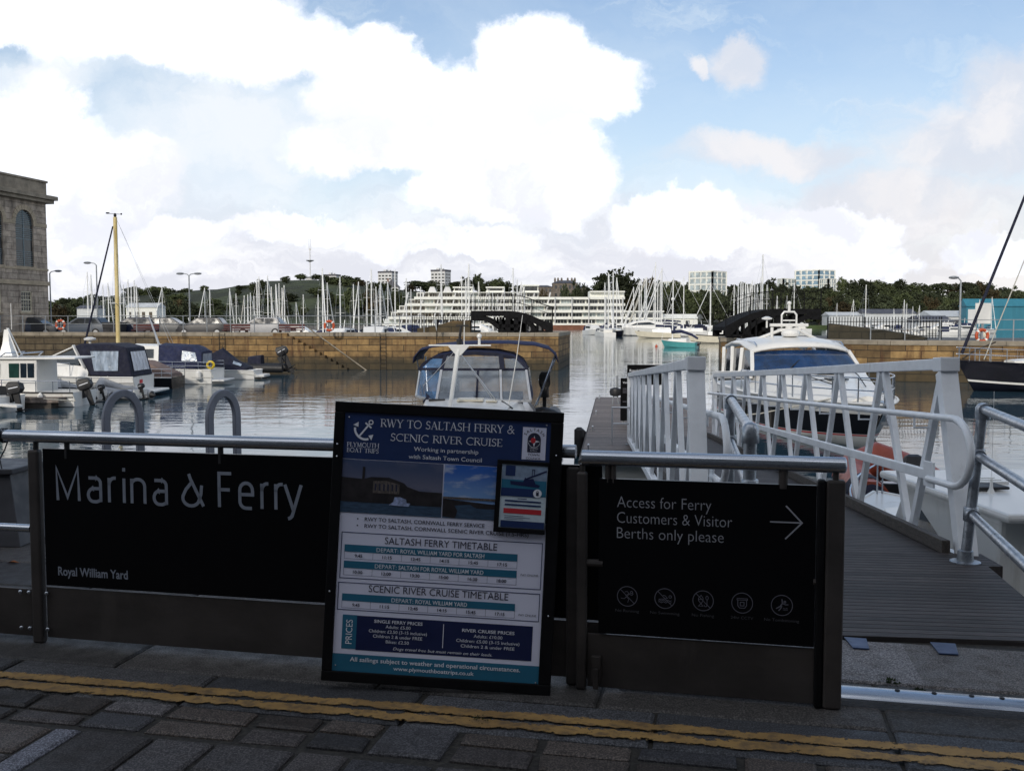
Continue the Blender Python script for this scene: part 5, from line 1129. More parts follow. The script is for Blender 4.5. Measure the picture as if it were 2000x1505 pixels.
def outboard(parent, x, y, z, mat=m_black, s_=1.0, tilt=0, name='outboard_motor'):
    o = bpy.data.objects.new(name, None); 
    m = MB(); m.loft([[(-0.02, -0.13, 0.30), (-0.40, -0.12, 0.30), (-0.40, 0.12, 0.30), (-0.02, 0.13, 0.30)], [(0.02, -0.17, 0.42), (-0.50, -0.16, 0.42), (-0.50, 0.16, 0.42), (0.02, 0.17, 0.42)], [(0.0, -0.16, 0.66), (-0.48, -0.15, 0.62), (-0.48, 0.15, 0.62), (0.0, 0.16, 0.66)], [(-0.08, -0.10, 0.76), (-0.38, -0.09, 0.70), (-0.38, 0.09, 0.70), (-0.08, 0.10, 0.76)]], True, True, True)
    m.loft([[(-0.12, -0.07, 0.30), (-0.34, -0.05, 0.30), (-0.34, 0.05, 0.30), (-0.12, 0.07, 0.30)], [(-0.14, -0.05, -0.35), (-0.30, -0.03, -0.35), (-0.30, 0.03, -0.35), (-0.14, 0.05, -0.35)], [(-0.10, -0.03, -0.62), (-0.28, -0.02, -0.62), (-0.28, 0.02, -0.62), (-0.10, 0.03, -0.62)]], True, True, True)
    m.box(-0.46, -0.10, -0.12, 0.12, -0.34, -0.31); m.tube([(-0.02, 0, -0.46), (-0.40, 0, -0.46)], 0.055, 8, 0.03)
    for a in (0, 120, 240): m.poly([(-0.42, 0, -0.46), (-0.43, 0.16 * math.cos(R(a)), -0.46 + 0.16 * math.sin(R(a))), (-0.38, 0.15 * math.cos(R(a + 40)), -0.46 + 0.15 * math.sin(R(a + 40)))])
    m.box(-0.10, 0.10, -0.12, 0.12, 0.02, 0.32)
    o = m.build(name, mat, parent, smooth=True, bevel=0.012); o.location = (x, y, z); o.scale = (s_,) * 3; o.rotation_euler = (0, R(tilt), 0)
    st = MB().box(-0.42, -0.06, -0.166, -0.162, 0.50, 0.53).box(-0.42, -0.06, 0.162, 0.166, 0.50, 0.53).build('cowl_stripe', m_wink, o); return o
def fender(mb, x, y, z, r=0.1, h=0.5): mb.lathe([(r * 0.3, z - h / 2), (r, z - h / 2 + 0.08), (r, z + h / 2 - 0.08), (r * 0.3, z + h / 2)], (x, y, 0), 10)

# --- sports cruiser with blue canopy, bow towards the quay (behind the poster board)
sc = thing('sports_cruiser', 'sports cruiser with blue canopy and see-through windscreen, moored behind the poster board', 'motor cruiser', (-0.86, 28.4, 0), R(-91))
H1 = Hull(8.8, 2.95, 0.95, 1.22, 0.45, 0.5, 2.4)
H1.shell().build('hull', m_white, sc, smooth=True); H1.deck().build('deck', m_white, sc, smooth=True); H1.gunwale(0.06).build('rubbing_strake', m_black, sc, smooth=True)
H1.band(0.42, 0.5).build('hull_stripe', m_navyhull, sc, smooth=True)
cabin([sec(4.3, 1.30, 1.0, 1.34), sec(5.6, 1.18, 1.03, 1.33), sec(7.0, 0.80, 1.1, 1.27), sec(7.7, 0.45, 1.14, 1.2)]).build('coachroof', m_white, sc, smooth=True)
m = MB(); m.box(5.15, 5.75, -0.30, 0.30, 1.385, 1.43); m.box(5.2, 5.7, 0.36, 0.62, 1.37, 1.40); m.build('deck_hatch', m_cream, sc, bevel=0.02)
# windscreen and enclosure: arch sections
def scr(x, pts): return [(x(z) if callable(x) else x, y, z) for y, z in pts]
xf = lambda z: 5.05 - (z - 1.33) * 1.0
low = [(-1.40, 1.34), (-1.30, 2.03)]
def quad(name, mat, y0b, y0t, y1b, y1t, zb, zt, xx=xf, off=0.0, x_back=None):
    m = MB(); m.poly([(xx(zb) + off, y0b, zb), (xx(zb) + off, y1b, zb), (xx(zt) + off, y1t, zt), (xx(zt) + off, y0t, zt)]); return m.build(name, mat, sc, recalc=False)
# local y is to port; seen from ahead (camera) port is on the right
ys = [-1.02, -0.62, 0.64, 1.06, 1.40]
quad('windscreen_pane', m_vinyl, -0.80, -0.74, 0.10, 0.10, 1.36, 2.02); quad('windscreen_pane', m_vinyl, 0.13, 0.13, 0.66, 0.62, 1.36, 2.02); quad('windscreen_pane', m_vinyl, 0.74, 0.70, 1.36, 1.26, 1.36, 2.02)
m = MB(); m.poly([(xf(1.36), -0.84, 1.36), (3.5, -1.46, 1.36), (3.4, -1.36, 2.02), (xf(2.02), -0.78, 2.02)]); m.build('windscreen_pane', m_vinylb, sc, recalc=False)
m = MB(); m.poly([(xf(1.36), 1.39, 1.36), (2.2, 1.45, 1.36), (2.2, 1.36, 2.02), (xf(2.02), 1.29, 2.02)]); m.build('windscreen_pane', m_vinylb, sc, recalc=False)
arch_ = [(-1.30, 2.05), (-1.20, 2.20), (-0.95, 2.34), (-0.55, 2.42), (0, 2.45), (0.55, 2.42), (0.95, 2.34), (1.20, 2.20), (1.30, 2.05)]
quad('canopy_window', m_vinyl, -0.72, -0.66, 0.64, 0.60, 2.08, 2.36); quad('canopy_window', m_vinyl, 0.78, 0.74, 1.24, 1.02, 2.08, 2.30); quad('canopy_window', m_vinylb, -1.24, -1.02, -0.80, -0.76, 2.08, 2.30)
fb_ = MB()
def fr_(a, b, w=0.05, t_=0.03): fb_.bar((xf(a[1]) + 0.006, a[0], a[1]), (xf(b[1]) + 0.006, b[0], b[1]), w, t_, (1, 0, 0))
fr_((-0.80, 2.05), (1.32, 2.05), 0.06); fr_((-1.27, 2.06), (-0.78, 2.06), 0.06); fr_((0.115, 1.35), (0.115, 2.03), 0.05)
fr_((0.70, 2.06), (0.66, 2.40), 0.12); fr_((-0.76, 2.06), (-0.70, 2.40), 0.08)
for a, b in zip(arch_[:-1], arch_[1:]): fb_.bar((xf(a[1]), a[0], a[1] - 0.02), (xf(b[1]), b[0], b[1] - 0.02), 0.09, 0.03, (1, 0, 0))
fb_.build('canopy_seams', m_canvasd, sc)
fw_ = MB()
for a, b in (((-0.83, 1.34), (-0.77, 2.03)), ((0.70, 1.34), (0.66, 2.03)), ((1.385, 1.34), (1.28, 2.03))): fw_.bar((xf(a[1]) + 0.01, a[0], a[1]), (xf(b[1]) + 0.01, b[0], b[1]), 0.055, 0.05, (1, 0, 0))
fw_.bar((xf(1.34), -0.83, 1.345), (xf(1.34), 1.40, 1.345), 0.05, 0.05); fw_.bar((xf(1.34), -0.83, 1.345), (3.5, -1.47, 1.345), 0.05, 0.05); fw_.bar((3.5, -1.47, 1.345), (3.4, -1.37, 2.03), 0.05, 0.05)
fw_.build('windscreen_frame', m_alu, sc)
rf = MB(); rows = []
for x in (0, 1.2, 2.4, 3.6): rows.append([((xf(z) if x == 0 else xf(z) - x * 0.9), y * (1 if x < 3 else 0.96), z + (0.06 if 0 < x < 3 else 0)) for y, z in arch_])
rf.loft(rows, False); rf.build('canopy_roof', m_canvas, sc, smooth=True, recalc=False)
m = MB(); m.loft([[(xf(2.05), 1.30, 2.05), (xf(1.4), 1.42, 1.36)], [(2.4, 1.34, 2.05), (2.4, 1.46, 1.30)], [(0.9, 1.25, 2.05), (0.9, 1.40, 1.1)]], False); m.build('canopy_side', m_canvas, sc, recalc=False)
bm = MB(); rows = []
for x in (0.9, 1.6, 2.6, 3.3): rows.append([(x, y + 0.22, z + (0.04 if 1 < x < 3 else 0)) for y, z in ((-1.78, 2.16), (-1.76, 2.30), (-1.62, 2.47), (-1.3, 2.55), (-0.6, 2.62), (0, 2.64), (0.6, 2.64), (1.25, 2.60), (1.62, 2.50), (1.80, 2.34), (1.84, 2.18))])
bm.loft(rows, False); bo_ = bm.build('bimini_top', m_canvas, sc, smooth=True, recalc=False); so = bo_.modifiers.new('thick', 'SOLIDIFY'); so.thickness = 0.03
pp_ = MB()
for x, y, x2, y2 in ((1.0, -1.50, 1.4, -1.40), (2.9, -1.52, 2.2, -1.40), (1.0, 2.04, 1.5, 1.55), (1.9, 2.04, 2.0, 1.55), (2.9, 2.03, 2.3, 1.50)): pp_.tube([(x, y, 2.25), (x2, y2, 1.0)], 0.016, 6)
pp_.build('bimini_poles', m_inox, sc, smooth=True)
dash = MB(); dash.loft([[(4.0, -1.2, 1.1), (4.6, -1.2, 1.30), (4.6, 1.2, 1.30), (4.0, 1.2, 1.1)], [(4.0, -1.2, 1.5), (4.5, -1.1, 1.42), (4.5, 1.1, 1.42), (4.0, 1.2, 1.5)]], True, True, True).build('dashboard', m_canvasd, sc)
m = MB(); m.box(2.6, 2.75, -0.95, -0.45, 1.1, 1.75); m.box(2.6, 3.1, -0.95, -0.45, 1.0, 1.15); m.build('helm_seat', m_black, sc, bevel=0.05)
m = MB(); m.ring((4.1, -0.55, 1.55), 0.19, 0.018, (1, 0, 0.4), 20, 6); m.build('steering_wheel', m_black, sc, smooth=True)
mast = MB(); mast.tube([(6.35, -0.42, 1.20), (6.20, -0.22, 2.62)], 0.045, 10, 0.055); mp = mast.build('foredeck_mast', m_mastw, sc, smooth=True)
m = MB(); m.box(6.10, 6.26, -0.88, 0.50, 2.66, 2.69); m.loft([[(6.14, -0.27, 2.45), (6.24, -0.27, 2.45), (6.24, -0.17, 2.45), (6.14, -0.17, 2.45)], [(6.12, -0.45, 2.66), (6.26, -0.45, 2.66), (6.26, 0.02, 2.66), (6.12, 0.02, 2.66)]], True, True, True); m.build('crossbar', m_mastw, mp, bevel=0.006)
m = MB(); m.lathe([(0.07, 2.69), (0.07, 2.80), (0.05, 2.82)], (6.18, -0.20, 0), 10); m.tube([(6.18, -0.20, 2.8), (6.18, -0.16, 3.12)], 0.03, 8); m.box(6.15, 6.21, -0.28, 0.0, 3.10, 3.13); m.build('mast_light', m_black, mp, smooth=True)
m = MB(); m.tube([(6.18, -0.10, 2.69), (6.18, -0.09, 3.25)], 0.012, 6); m.tube([(6.18, 0.24, 2.69), (6.18, 0.24, 2.84)], 0.03, 8); m.sphere((6.18, 0.24, 2.88), 0.06, 10, 6); m.build('aerials', m_white, mp, smooth=True)
m = MB(); m.tube([(6.22, -0.15, 2.45), (5.5, 0.62, 1.36)], 0.014, 5); m.tube([(6.22, -0.17, 2.48), (5.45, 0.55, 1.36)], 0.008, 5); m.tube([(6.2, -0.3, 2.55), (5.9, -1.05, 1.75)], 0.007, 5); m.build('mast_stays', m_alu, mp)
MB().tube([(5.7, 0.88, 1.30), (5.75, 1.06, 2.35), (5.8, 1.20, 3.35)], 0.014, 6, 0.006).build('whip_aerial', m_white, sc, smooth=True)
m = MB(); m.bar((5.3, 0.72, 1.36), (6.3, 0.98, 1.28), 0.03, 0.03); m.sphere((6.3, -0.8, 1.28), 0.05, 8, 5, (1, 1, .7)); m.bar((5.1, -1.0, 1.37), (5.1, -0.62, 1.37), 0.06, 0.05); m.build('deck_fittings', m_black, sc)
# dark tender slung at the stern of the sports cruiser
td = thing('slung_tender', 'black inflatable tender with tilted outboard beside the sports cruiser stern', 'dinghy', (0.80, 27.9, 0.55), R(-90))
m = MB(); pts = [(-1.2, -0.42, 0), (0.6, -0.42, 0), (1.1, -0.25, 0.1), (1.25, 0, 0.15), (1.1, 0.25, 0.1), (0.6, 0.42, 0), (-1.2, 0.42, 0)]; m.tube(pts, 0.20, 10); m.build('tube', m_black, td, smooth=True, angle=60)
MB().box(-1.1, 0.8, -0.4, 0.4, -0.2, -0.05).build('floor', m_black, td); outboard(td, 0.4, 0.1, 0.55, m_black, 0.95, 0)

# --- big motor cruiser on the right, bow towards the camera
mc = thing('motor_cruiser', 'large white motor cruiser with black hull and blue windscreen behind the gangway', 'motor cruiser', (9.05, 36.4, 0), math.atan2(-12.7, -0.12))
H2 = Hull(12.7, 3.9, 1.05, 1.22, 0.6, 0.42, 2.3, 0.20, 0.11)
H2.shell().build('hull', m_white, mc, smooth=True); H2.deck(-0.02, 0.03, 0.12).build('deck', m_white, mc, smooth=True)
H2.band(0.30, 0.86).build('hull_band', m_blackhull, mc, smooth=True); H2.band(0.88, 0.915).build('boot_stripe', m_red, mc, smooth=True)
H2.gunwale(0.07).build('rubbing_strake', m_white, mc, smooth=True)
cabin([sec(5.6, 1.72, 1.0, 1.70, 0.1), sec(6.9, 1.62, 1.05, 1.74, 0.12), sec(8.2, 1.40, 1.1, 1.62, 0.2), sec(10.0, 0.95, 1.15, 1.42, 0.25), sec(11.4, 0.42, 1.2, 1.28, 0.3)]).build('foredeck_moulding', m_white, mc, smooth=True, angle=50)
ws = [(-1.66, 1.72), (-1.48, 2.26), (-0.95, 2.34), (0, 2.37), (0.95, 2.34), (1.48, 2.26), (1.66, 1.72)]
m = MB(); n = 9; bot, topr = [], []
for i in range(n):
    u = -1 + 2 * i / (n - 1); bot.append((6.9 - 0.85 * u * u, 1.62 * u, 1.72 + 0.03 * (1 - u * u))); topr.append((5.75 - 0.55 * u * u, 1.45 * u, 2.27 + 0.07 * (1 - u * u)))
m.loft([bot, topr], False); m.build('windscreen', m_glassb, mc, smooth=True, recalc=False)
roof = MB(); rows = []
for x, hw, z in ((5.85, 1.52, 2.28), (5.2, 1.58, 2.40), (4.0, 1.60, 2.52), (2.6, 1.58, 2.52), (1.2, 1.50, 2.38), (0.7, 1.44, 2.26)):
    rows.append([(x - 0.55 * u * u * (1 if x > 5 else 0.2), hw * u, z + 0.20 * (1 - abs(u) ** 2.6) - 0.0) for u in [-1 + 2 * i / 12 for i in range(13)]])
roof.loft(rows, False); ro = roof.build('hardtop', m_white, mc, smooth=True, recalc=False); so = ro.modifiers.new('thick', 'SOLIDIFY'); so.thickness = 0.07; so.offset = -1
for sg in (1, -1):
    m = MB(); m.loft([[(6.05, sg * 1.66, 1.66), (5.25, sg * 1.47, 2.26)], [(4.2, sg * 1.72, 1.55), (4.0, sg * 1.56, 2.34)], [(2.0, sg * 1.72, 1.5), (1.6, sg * 1.54, 2.3)]], False); m.build('side_window', m_glassd, mc, recalc=False)
    m = MB()
    for a, b in (((6.1, 1.68, 1.62), (5.2, 1.50, 2.30)), ((4.6, 1.74, 1.55), (4.2, 1.58, 2.36)), ((3.4, 1.74, 1.52), (2.7, 1.58, 2.36)), ((2.0, 1.74, 1.45), (1.2, 1.56, 2.3))): m.bar((a[0], sg * a[1], a[2]), (b[0], sg * b[1], b[2]), 0.12, 0.08)
    m.bar((6.1, sg * 1.72, 1.60), (0.6, sg * 1.74, 1.30), 0.10, 0.25); m.build('window_pillars', m_white, mc, bevel=0.02)
    MB().tube([(5.2, sg * 1.35, 2.46), (4.9, sg * 1.36, 2.56), (2.4, sg * 1.36, 2.62), (2.1, sg * 1.35, 2.52)], 0.02, 6).build('roof_rail', m_inox, mc, smooth=True)
wpz = MB(); wpz.bar((6.72, -0.72, 1.80), (6.25, -0.30, 2.05), 0.025, 0.025); wpz.bar((6.6, 0.15, 1.82), (6.25, 0.55, 2.02), 0.025, 0.025); wpz.build('wipers', m_black, mc)
hl = MB()
for x, w in ((8.6, 0.55), (7.6, 0.6)): hl.box(x, x + 0.5, -w / 2, w / 2, 1.60 if x > 8 else 1.735, (1.645 if x > 8 else 1.775))
hl.build('deck_hatches', m_glassd, mc, bevel=0.02)
gl = MB()
for sg in (1, -1): gl.tube([(6.7, sg * 1.1, 1.80), (8.4, sg * 0.75, 1.70), (10.2, sg * 0.35, 1.50)], 0.016, 6); gl.tube([(9.0, sg * 0.95, 1.58), (9.4, sg * 0.4, 1.64)], 0.014, 6)
gl.build('deck_grab_rails', m_black, mc, smooth=True)
H2.rail(0.42, 0.995, 0.62, 0.017, 9, 0.10).build('bow_rail', m_inox, mc, smooth=True)
m = MB(); m.bar((12.2, 0, 1.26), (12.95, 0, 1.22), 0.16, 0.06); m.bar((12.5, 0, 1.2), (12.85, 0, 0.75), 0.05, 0.05); m.bar((12.78, -0.16, 0.78), (12.86, 0.16, 0.78), 0.05, 0.09); m.build('anchor', m_galv, mc)
rm = MB(); rm.tube([(3.6, -1.0, 2.62), (3.9, -0.30, 2.92)], 0.05, 8); rm.tube([(3.6, 1.0, 2.62), (3.9, 0.30, 2.92)], 0.05, 8); rm.box(3.7, 4.0, -0.34, 0.34, 2.88, 2.98); rm.lathe([(0.10, 2.7), (0.27, 2.74), (0.30, 2.82), (0.26, 2.92), (0.12, 2.95)], (4.05, 0, 0), 16); rm.tube([(3.85, -0.55, 2.7), (3.85, -0.55, 3.02)], 0.05, 8)
ra = rm.build('radar_arch', m_white, mc, smooth=True)
MB().box(3.78, 3.92, -0.62, 0.62, 3.04, 3.14).lathe([(0.12, 2.98), (0.12, 3.04)], (3.85, 0, 0), 12).build('radar_scanner', m_white, ra, bevel=0.02)
m = MB(); m.tube([(3.85, -0.24, 3.0), (3.85, -0.24, 3.42), (3.85, -0.16, 3.52), (3.85, 0.16, 3.52), (3.85, 0.24, 3.42), (3.85, 0.24, 3.0)], 0.03, 8); m.tube([(3.85, -0.2, 3.24), (3.85, 0.2, 3.24)], 0.025, 6); m.tube([(3.85, 0, 3.52), (3.85, 0, 3.74)], 0.045, 8); m.sphere((3.85, 0, 3.8), 0.07, 8, 5); m.lathe([(0.03, 3.0), (0.03, 3.25), (0.17, 3.28), (0.17, 3.32), (0.05, 3.37)], (3.85, -0.72, 0), 12); m.build('light_frame', m_white, ra, smooth=True)
fd = MB()
for x in (6.5, 8.6): fender(fd, x, -2.05 if x < 8 else -1.75, 0.45, 0.13, 0.65)
fd.build('fenders', m_black, mc, smooth=True)
ln_ = MB(); ln_.tube([(11.2, -0.75, 1.28), (9.8, -2.3, 0.75), (8.6, -3.2, 0.52)], 0.018, 5); ln_.build('mooring_line', m_rope, mc)

# --- white cabin boat just right of the gangway
cb = thing('cabin_boat', 'white fishing cabin boat close beside the gangway, seen past the right railing', 'cabin boat', (5.18, 7.45, 0), R(93.5))
H3 = Hull(5.7, 2.55, 0.62, 0.95, 0.4, 0.5, 2.3, 0.15, 0.1)
H3.shell().build('hull', m_white, cb, smooth=True); H3.deck(0.0, 0.02, 0.05).build('deck', m_white, cb, smooth=True); H3.gunwale(0.06).build('rubbing_strake', m_white, cb, smooth=True)
cabin([[(0.45, -1.22, 0.55), (0.45, -1.20, 1.64), (0.45, 1.28, 1.64), (0.45, 1.30, 0.55)], [(2.3, -1.20, 0.6), (2.25, -1.16, 1.64), (2.25, 1.22, 1.64), (2.3, 1.26, 0.6)], [(2.95, -1.05, 0.7), (2.9, -1.05, 0.95), (2.9, 1.1, 0.95), (2.95, 1.1, 0.7)]]).build('wheelhouse', m_white, cb, bevel=0.04)
MB().box(0.22, 2.55, -1.30, 1.36, 1.645, 1.72).build('roof', m_white, cb, bevel=0.03)
dr = MB().box(0.434, 0.448, 0.16, 0.98, 0.60, 1.52).build('door', m_white, cb, bevel=0.012); dr.name = 'door'
m = MB(); m.box(0.425, 0.45, 0.985, 0.995, 0.58, 1.54); m.box(0.422, 0.436, 0.95, 1.03, 1.36, 1.385); m.box(0.422, 0.436, 0.95, 1.03, 0.98, 1.005); m.box(0.422, 0.436, 0.95, 1.03, 0.66, 0.685); m.build('hinges', m_black, dr)
MB().box(0.424, 0.433, 0.36, 0.86, 1.02, 1.34).build('door_window', m_glassd, dr, bevel=0.02)
MB().poly([(2.93, -0.95, 1.0), (2.33, -1.02, 1.56), (2.33, 1.06, 1.56), (2.93, 1.0, 1.0)]).build('windscreen', m_glassd, cb, recalc=False).location = (0.03, 0, 0.03)
for sg in (1,): MB().poly([(1.0, sg * 1.285, 1.05), (2.1, sg * 1.26, 1.05), (1.95, sg * 1.235, 1.5), (1.0, sg * 1.25, 1.5)]).build('side_window', m_glassd, cb, recalc=False)
m = MB(); m.tube([(1.2, 0.95, 1.72), (1.2, 0.95, 2.6)], 0.0022, 5); m.lathe([(0.035, 1.72), (0.016, 1.76), (0.010, 1.84)], (1.2, 0.95, 0), 8); m.build('aerial', m_white, cb)
m = MB(); m.box(1.25, 1.5, 0.75, 1.1, 1.735, 1.76); m.build('roof_hatch', m_black, cb, bevel=0.01)
m = MB()
for k in range(3): m.box(1.62 + 0.12 * k, 1.68 + 0.12 * k, 0.55, 0.95, 1.72, 1.745)
m.build('roof_ribs', m_white, cb)
cabin([sec(2.9, 1.0, 0.7, 0.92, 0.1, 0.04), sec(3.8, 0.8, 0.75, 0.95, 0.15, 0.04), sec(4.7, 0.4, 0.8, 0.92, 0.2, 0.03)]).build('foredeck', m_white, cb, smooth=True, angle=50)
H3.rail(0.55, 0.98, 0.4, 0.012, 4, mid=False).build('bow_rail', m_inox, cb, smooth=True)
m = MB(); fender(m, 3.0, 1.32, 0.40, 0.1, 0.5); m.build('fender', m_black, cb, smooth=True)

# --- orange inflatable behind it
rb = thing('inflatable_boat', 'orange inflatable boat with navy patches lying beyond the white cabin boat', 'inflatable boat', (6.55, 17.0, 0.34), R(80))
m = MB(); m.tube([(-1.5, -0.62, 0.05), (0.7, -0.62, 0.08), (1.3, -0.42, 0.16), (1.65, 0, 0.22), (1.3, 0.42, 0.16), (0.7, 0.62, 0.08), (-1.5, 0.62, 0.05)], 0.30, 14); m.build('tube', m_ribor, rb, smooth=True, angle=60)
m = MB()
for x in (-1.2, 0.2): 
    for sg in (1, -1): m.mark().tube([(x, sg * 0.62, 0.06), (x + 0.45, sg * 0.62, 0.07)], 0.307, 14, cap=False)
for sg in (1, -1): m.mark().tube([(-1.5, sg * 0.62, 0.05), (-1.72, sg * 0.62, 0.03)], 0.26, 12, 0.06)
build_each(m, 'navy_patch', m_canvasd, rb, smooth=True); MB().box(-1.4, 1.0, -0.5, 0.5, -0.16, -0.04).build('floor', m_grey, rb); MB().box(-1.42, -1.34, -0.42, 0.42, -0.1, 0.3).build('transom', m_black, rb); outboard(rb, -1.42, 0, 0.15, m_black, 0.8, 25)
m = MB(); m.box(-0.4, -0.15, -0.5, 0.5, 0.1, 0.15); m.build('thwart', m_white, rb)

# --- dark sailing yacht at the right edge
ny = thing('sailing_yacht', 'dark navy sailing yacht with furled headsail at the right edge of the basin', 'sailing yacht', (32.8, 46.6, 0), R(182.5))
H4 = Hull(12.3, 3.7, 1.1, 1.42, 0.6, 0.40, 2.0, 0.12, 0.07)
H4.shell().build('hull', m_navyhull, ny, smooth=True); H4.band(0.76, 0.84).build('boot_stripe', m_white, ny, smooth=True); H4.deck().build('deck', m_cream, ny, smooth=True); H4.gunwale(0.06).build('toe_rail', m_navyhull, ny, smooth=True)
cabin([sec(2.2, 1.15, 1.05, 1.55), sec(6.5, 1.0, 1.15, 1.62), sec(9.8, 0.5, 1.25, 1.40)]).build('coachroof', m_white, ny, smooth=True)
my_ = MB().tube([(6.3, 0, 1.3), (6.3, 0, 17.0)], 0.10, 10, 0.075).build('mast', m_mastw, ny, smooth=True); m = MB(); m.bar((6.3, -1.1, 7), (6.3, 1.1, 7), 0.06, 0.03); m.bar((6.3, -0.9, 12), (6.3, 0.9, 12), 0.06, 0.03); m.build('spreaders', m_mastw, my_)
MB().tube([(12.05, 0, 1.75), (6.4, 0, 16.6)], 0.075, 8, 0.05).build('furled_headsail', m_canvasd, ny, smooth=True)
MB().tube([(11.0, 0, 1.45), (6.4, 0, 13.4)], 0.025, 6).build('inner_forestay', m_rope, ny, smooth=True)
bm = MB().tube([(6.1, 0, 2.4), (1.8, 0, 2.3)], 0.07, 8).build('boom', m_mastw, ny, smooth=True); MB().tube([(6.0, 0, 2.55), (3, 0, 2.52), (1.9, 0, 2.42)], 0.17, 8, 0.10).build('sail_cover', m_canvasd, bm, smooth=True)
H4.rail(0.84, 0.99, 0.6, 0.02, 3, 0.1).build('pulpit', m_inox, ny, smooth=True); H4.rail(0.05, 0.84, 0.6, 0.008, 6, 0.1, tip=False).build('guard_wires', m_inox, ny)
m = MB(); m.tube([(12.0, 0, 1.5), (11.2, -0.3, 1.9), (10.2, -0.5, 2.25)], 0.035, 6); m.bar((12.1, -0.2, 1.5), (12.4, 0.2, 1.42), 0.08, 0.08); m.build('bow_fittings', m_trunk, ny)

# ------------------------------------------------------------------ left basin: boats lying bow-in
def motor(mb_hull, t, mat=m_white, deckm=None, strake=m_white):
    mb_hull.shell().build('hull', mat, t, smooth=True); mb_hull.deck().build('deck', deckm or m_white, t, smooth=True); mb_hull.gunwale(0.06).build('rubbing_strake', strake, t, smooth=True)
LB = math.pi
# a: pilothouse boat
a = thing('pilothouse_boat', 'white pilothouse fishing boat with green side windows and radar tower at left edge', 'fishing boat', (-16.5, 38.5, 0), R(183))
Ha = Hull(7.6, 2.7, 0.55, 0.95, 0.4); motor(Ha, a, strake=m_black); Ha.band(0.30, 0.38).build('hull_stripe', m_black, a, smooth=True)
cabin([[(1.4, -1.0, 0.5), (1.4, -0.95, 1.78), (1.4, 0.95, 1.78), (1.4, 1.0, 0.5)], [(4.0, -1.0, 0.6), (3.7, -0.92, 1.78), (3.7, 0.92, 1.78), (4.0, 1.0, 0.6)], [(4.6, -0.85, 0.75), (4.5, -0.85, 1.0), (4.5, 0.85, 1.0), (4.6, 0.85, 0.75)]]).build('wheelhouse', m_white, a, bevel=0.04)
MB().box(-0.05, 4.0, -1.05, 1.05, 1.783, 1.86).build('roof', m_white, a, bevel=0.03)
for sg in (1, -1):
    for x0, x1, mt in ((2.75, 3.55, m_glassg), (2.05, 2.42, m_glassg), (1.78, 2.0, m_glassd), (1.5, 1.74, m_glassd)): MB().box(x0, x1, sg * 0.975 - 0.02, sg * 0.975 + 0.02, 1.1, 1.64).build('side_window', mt, a, bevel=0.01)
m = MB(); m.loft([[(2.6, -0.25, 1.9), (3.1, -0.25, 1.9), (3.1, 0.25, 1.9), (2.6, 0.25, 1.9)], [(2.75, -0.14, 2.35), (3.0, -0.14, 2.35), (3.0, 0.14, 2.35), (2.75, 0.14, 2.35)], [(2.8, -0.08, 2.9), (2.95, -0.08, 2.9), (2.95, 0.08, 2.9), (2.8, 0.08, 2.9)]], True, True, True); m.tube([(2.5, -0.4, 1.86), (2.85, -0.05, 2.95)], 0.025, 6); m.tube([(2.3, 0.4, 1.86), (2.85, 0.05, 2.95)], 0.025, 6); m.tube([(2.7, 0, 2.9), (2.7, 0, 3.9)], 0.012, 5); m.build('radar_tower', m_white, a, smooth=True)
m = MB()
for x in (1.9, 2.6, 3.3): m.tube([(x + 0.2, -0.9, 1.86), (x, -0.85, 2.02), (x, 0.85, 2.02), (x + 0.2, 0.9, 1.86)], 0.02, 6)
m.build('roof_rails', m_inox, a, smooth=True)
Ha.rail(0.02, 0.5, 0.42, 0.016, 6, 0.1, tip=False, mid=False).build('side_rail', m_inox, a, smooth=True); outboard(a, -0.02, 0.2, 0.25, m_black, 1.0, 20)
# b: cruiser with the navy cockpit tent
b = thing('canopy_cruiser', 'white motor cruiser with tall dark navy cockpit tent and clear windows', 'motor cruiser', (-16.1, 43.6, 0), R(181))
Hb = Hull(8.8, 2.9, 0.85, 1.2, 0.45); motor(Hb, b); Hb.band(0.30, 0.33).build('hull_stripe', m_black, b, smooth=True)
MB().prism([(0.05, -1.25, 0.16), (-0.75, -1.1, 0.16), (-0.75, 1.1, 0.16), (0.05, 1.25, 0.16)], (0, 0, 0.10)).build('swim_platform', m_white, b, bevel=0.03)
tent = MB(); tent.loft([[(0.05, -1.28, 0.86), (0.05, 1.28, 0.86), (0.32, 1.12, 2.10), (0.32, -1.12, 2.10)], [(1.0, -1.36, 0.88), (1.0, 1.36, 0.88), (1.0, 1.18, 2.26), (1.0, -1.18, 2.26)], [(1.75, -1.36, 0.92), (1.75, 1.36, 0.92), (2.2, 1.18, 2.26), (2.2, -1.18, 2.26)], [(1.85, -1.34, 1.0), (1.85, 1.34, 1.0), (2.5, 1.12, 2.18), (2.5, -1.12, 2.18)]], True, True, True)
te = tent.build('cockpit_tent', m_canvasd, b, bevel=0.05)
def side_q(mat, pts, parent, name):
    for sg in (1, -1): MB().poly([(x, sg * (1.372 - (z - 0.9) * 0.135), z) for x, z in pts]).build(name, mat, parent, recalc=False)
side_q(m_clear, [(0.62, 1.12), (1.62, 1.12), (1.80, 1.95), (0.62, 1.95)], te, 'clear_panel')
MB().poly([(0.09, -0.95, 1.1), (0.09, 0.95, 1.1), (0.26, 0.88, 1.92), (0.26, -0.88, 1.92)]).build('clear_panel', m_clear, te, recalc=False).location = (-0.02, 0, 0)
cabin([sec(1.9, 1.34, 0.85, 1.28, 0.1), sec(3.6, 1.2, 0.95, 1.48, 0.15), sec(6.5, 0.8, 1.05, 1.3, 0.2), sec(8.0, 0.3, 1.15, 1.22, 0.3)]).build('coachroof', m_white, b, smooth=True, angle=50)
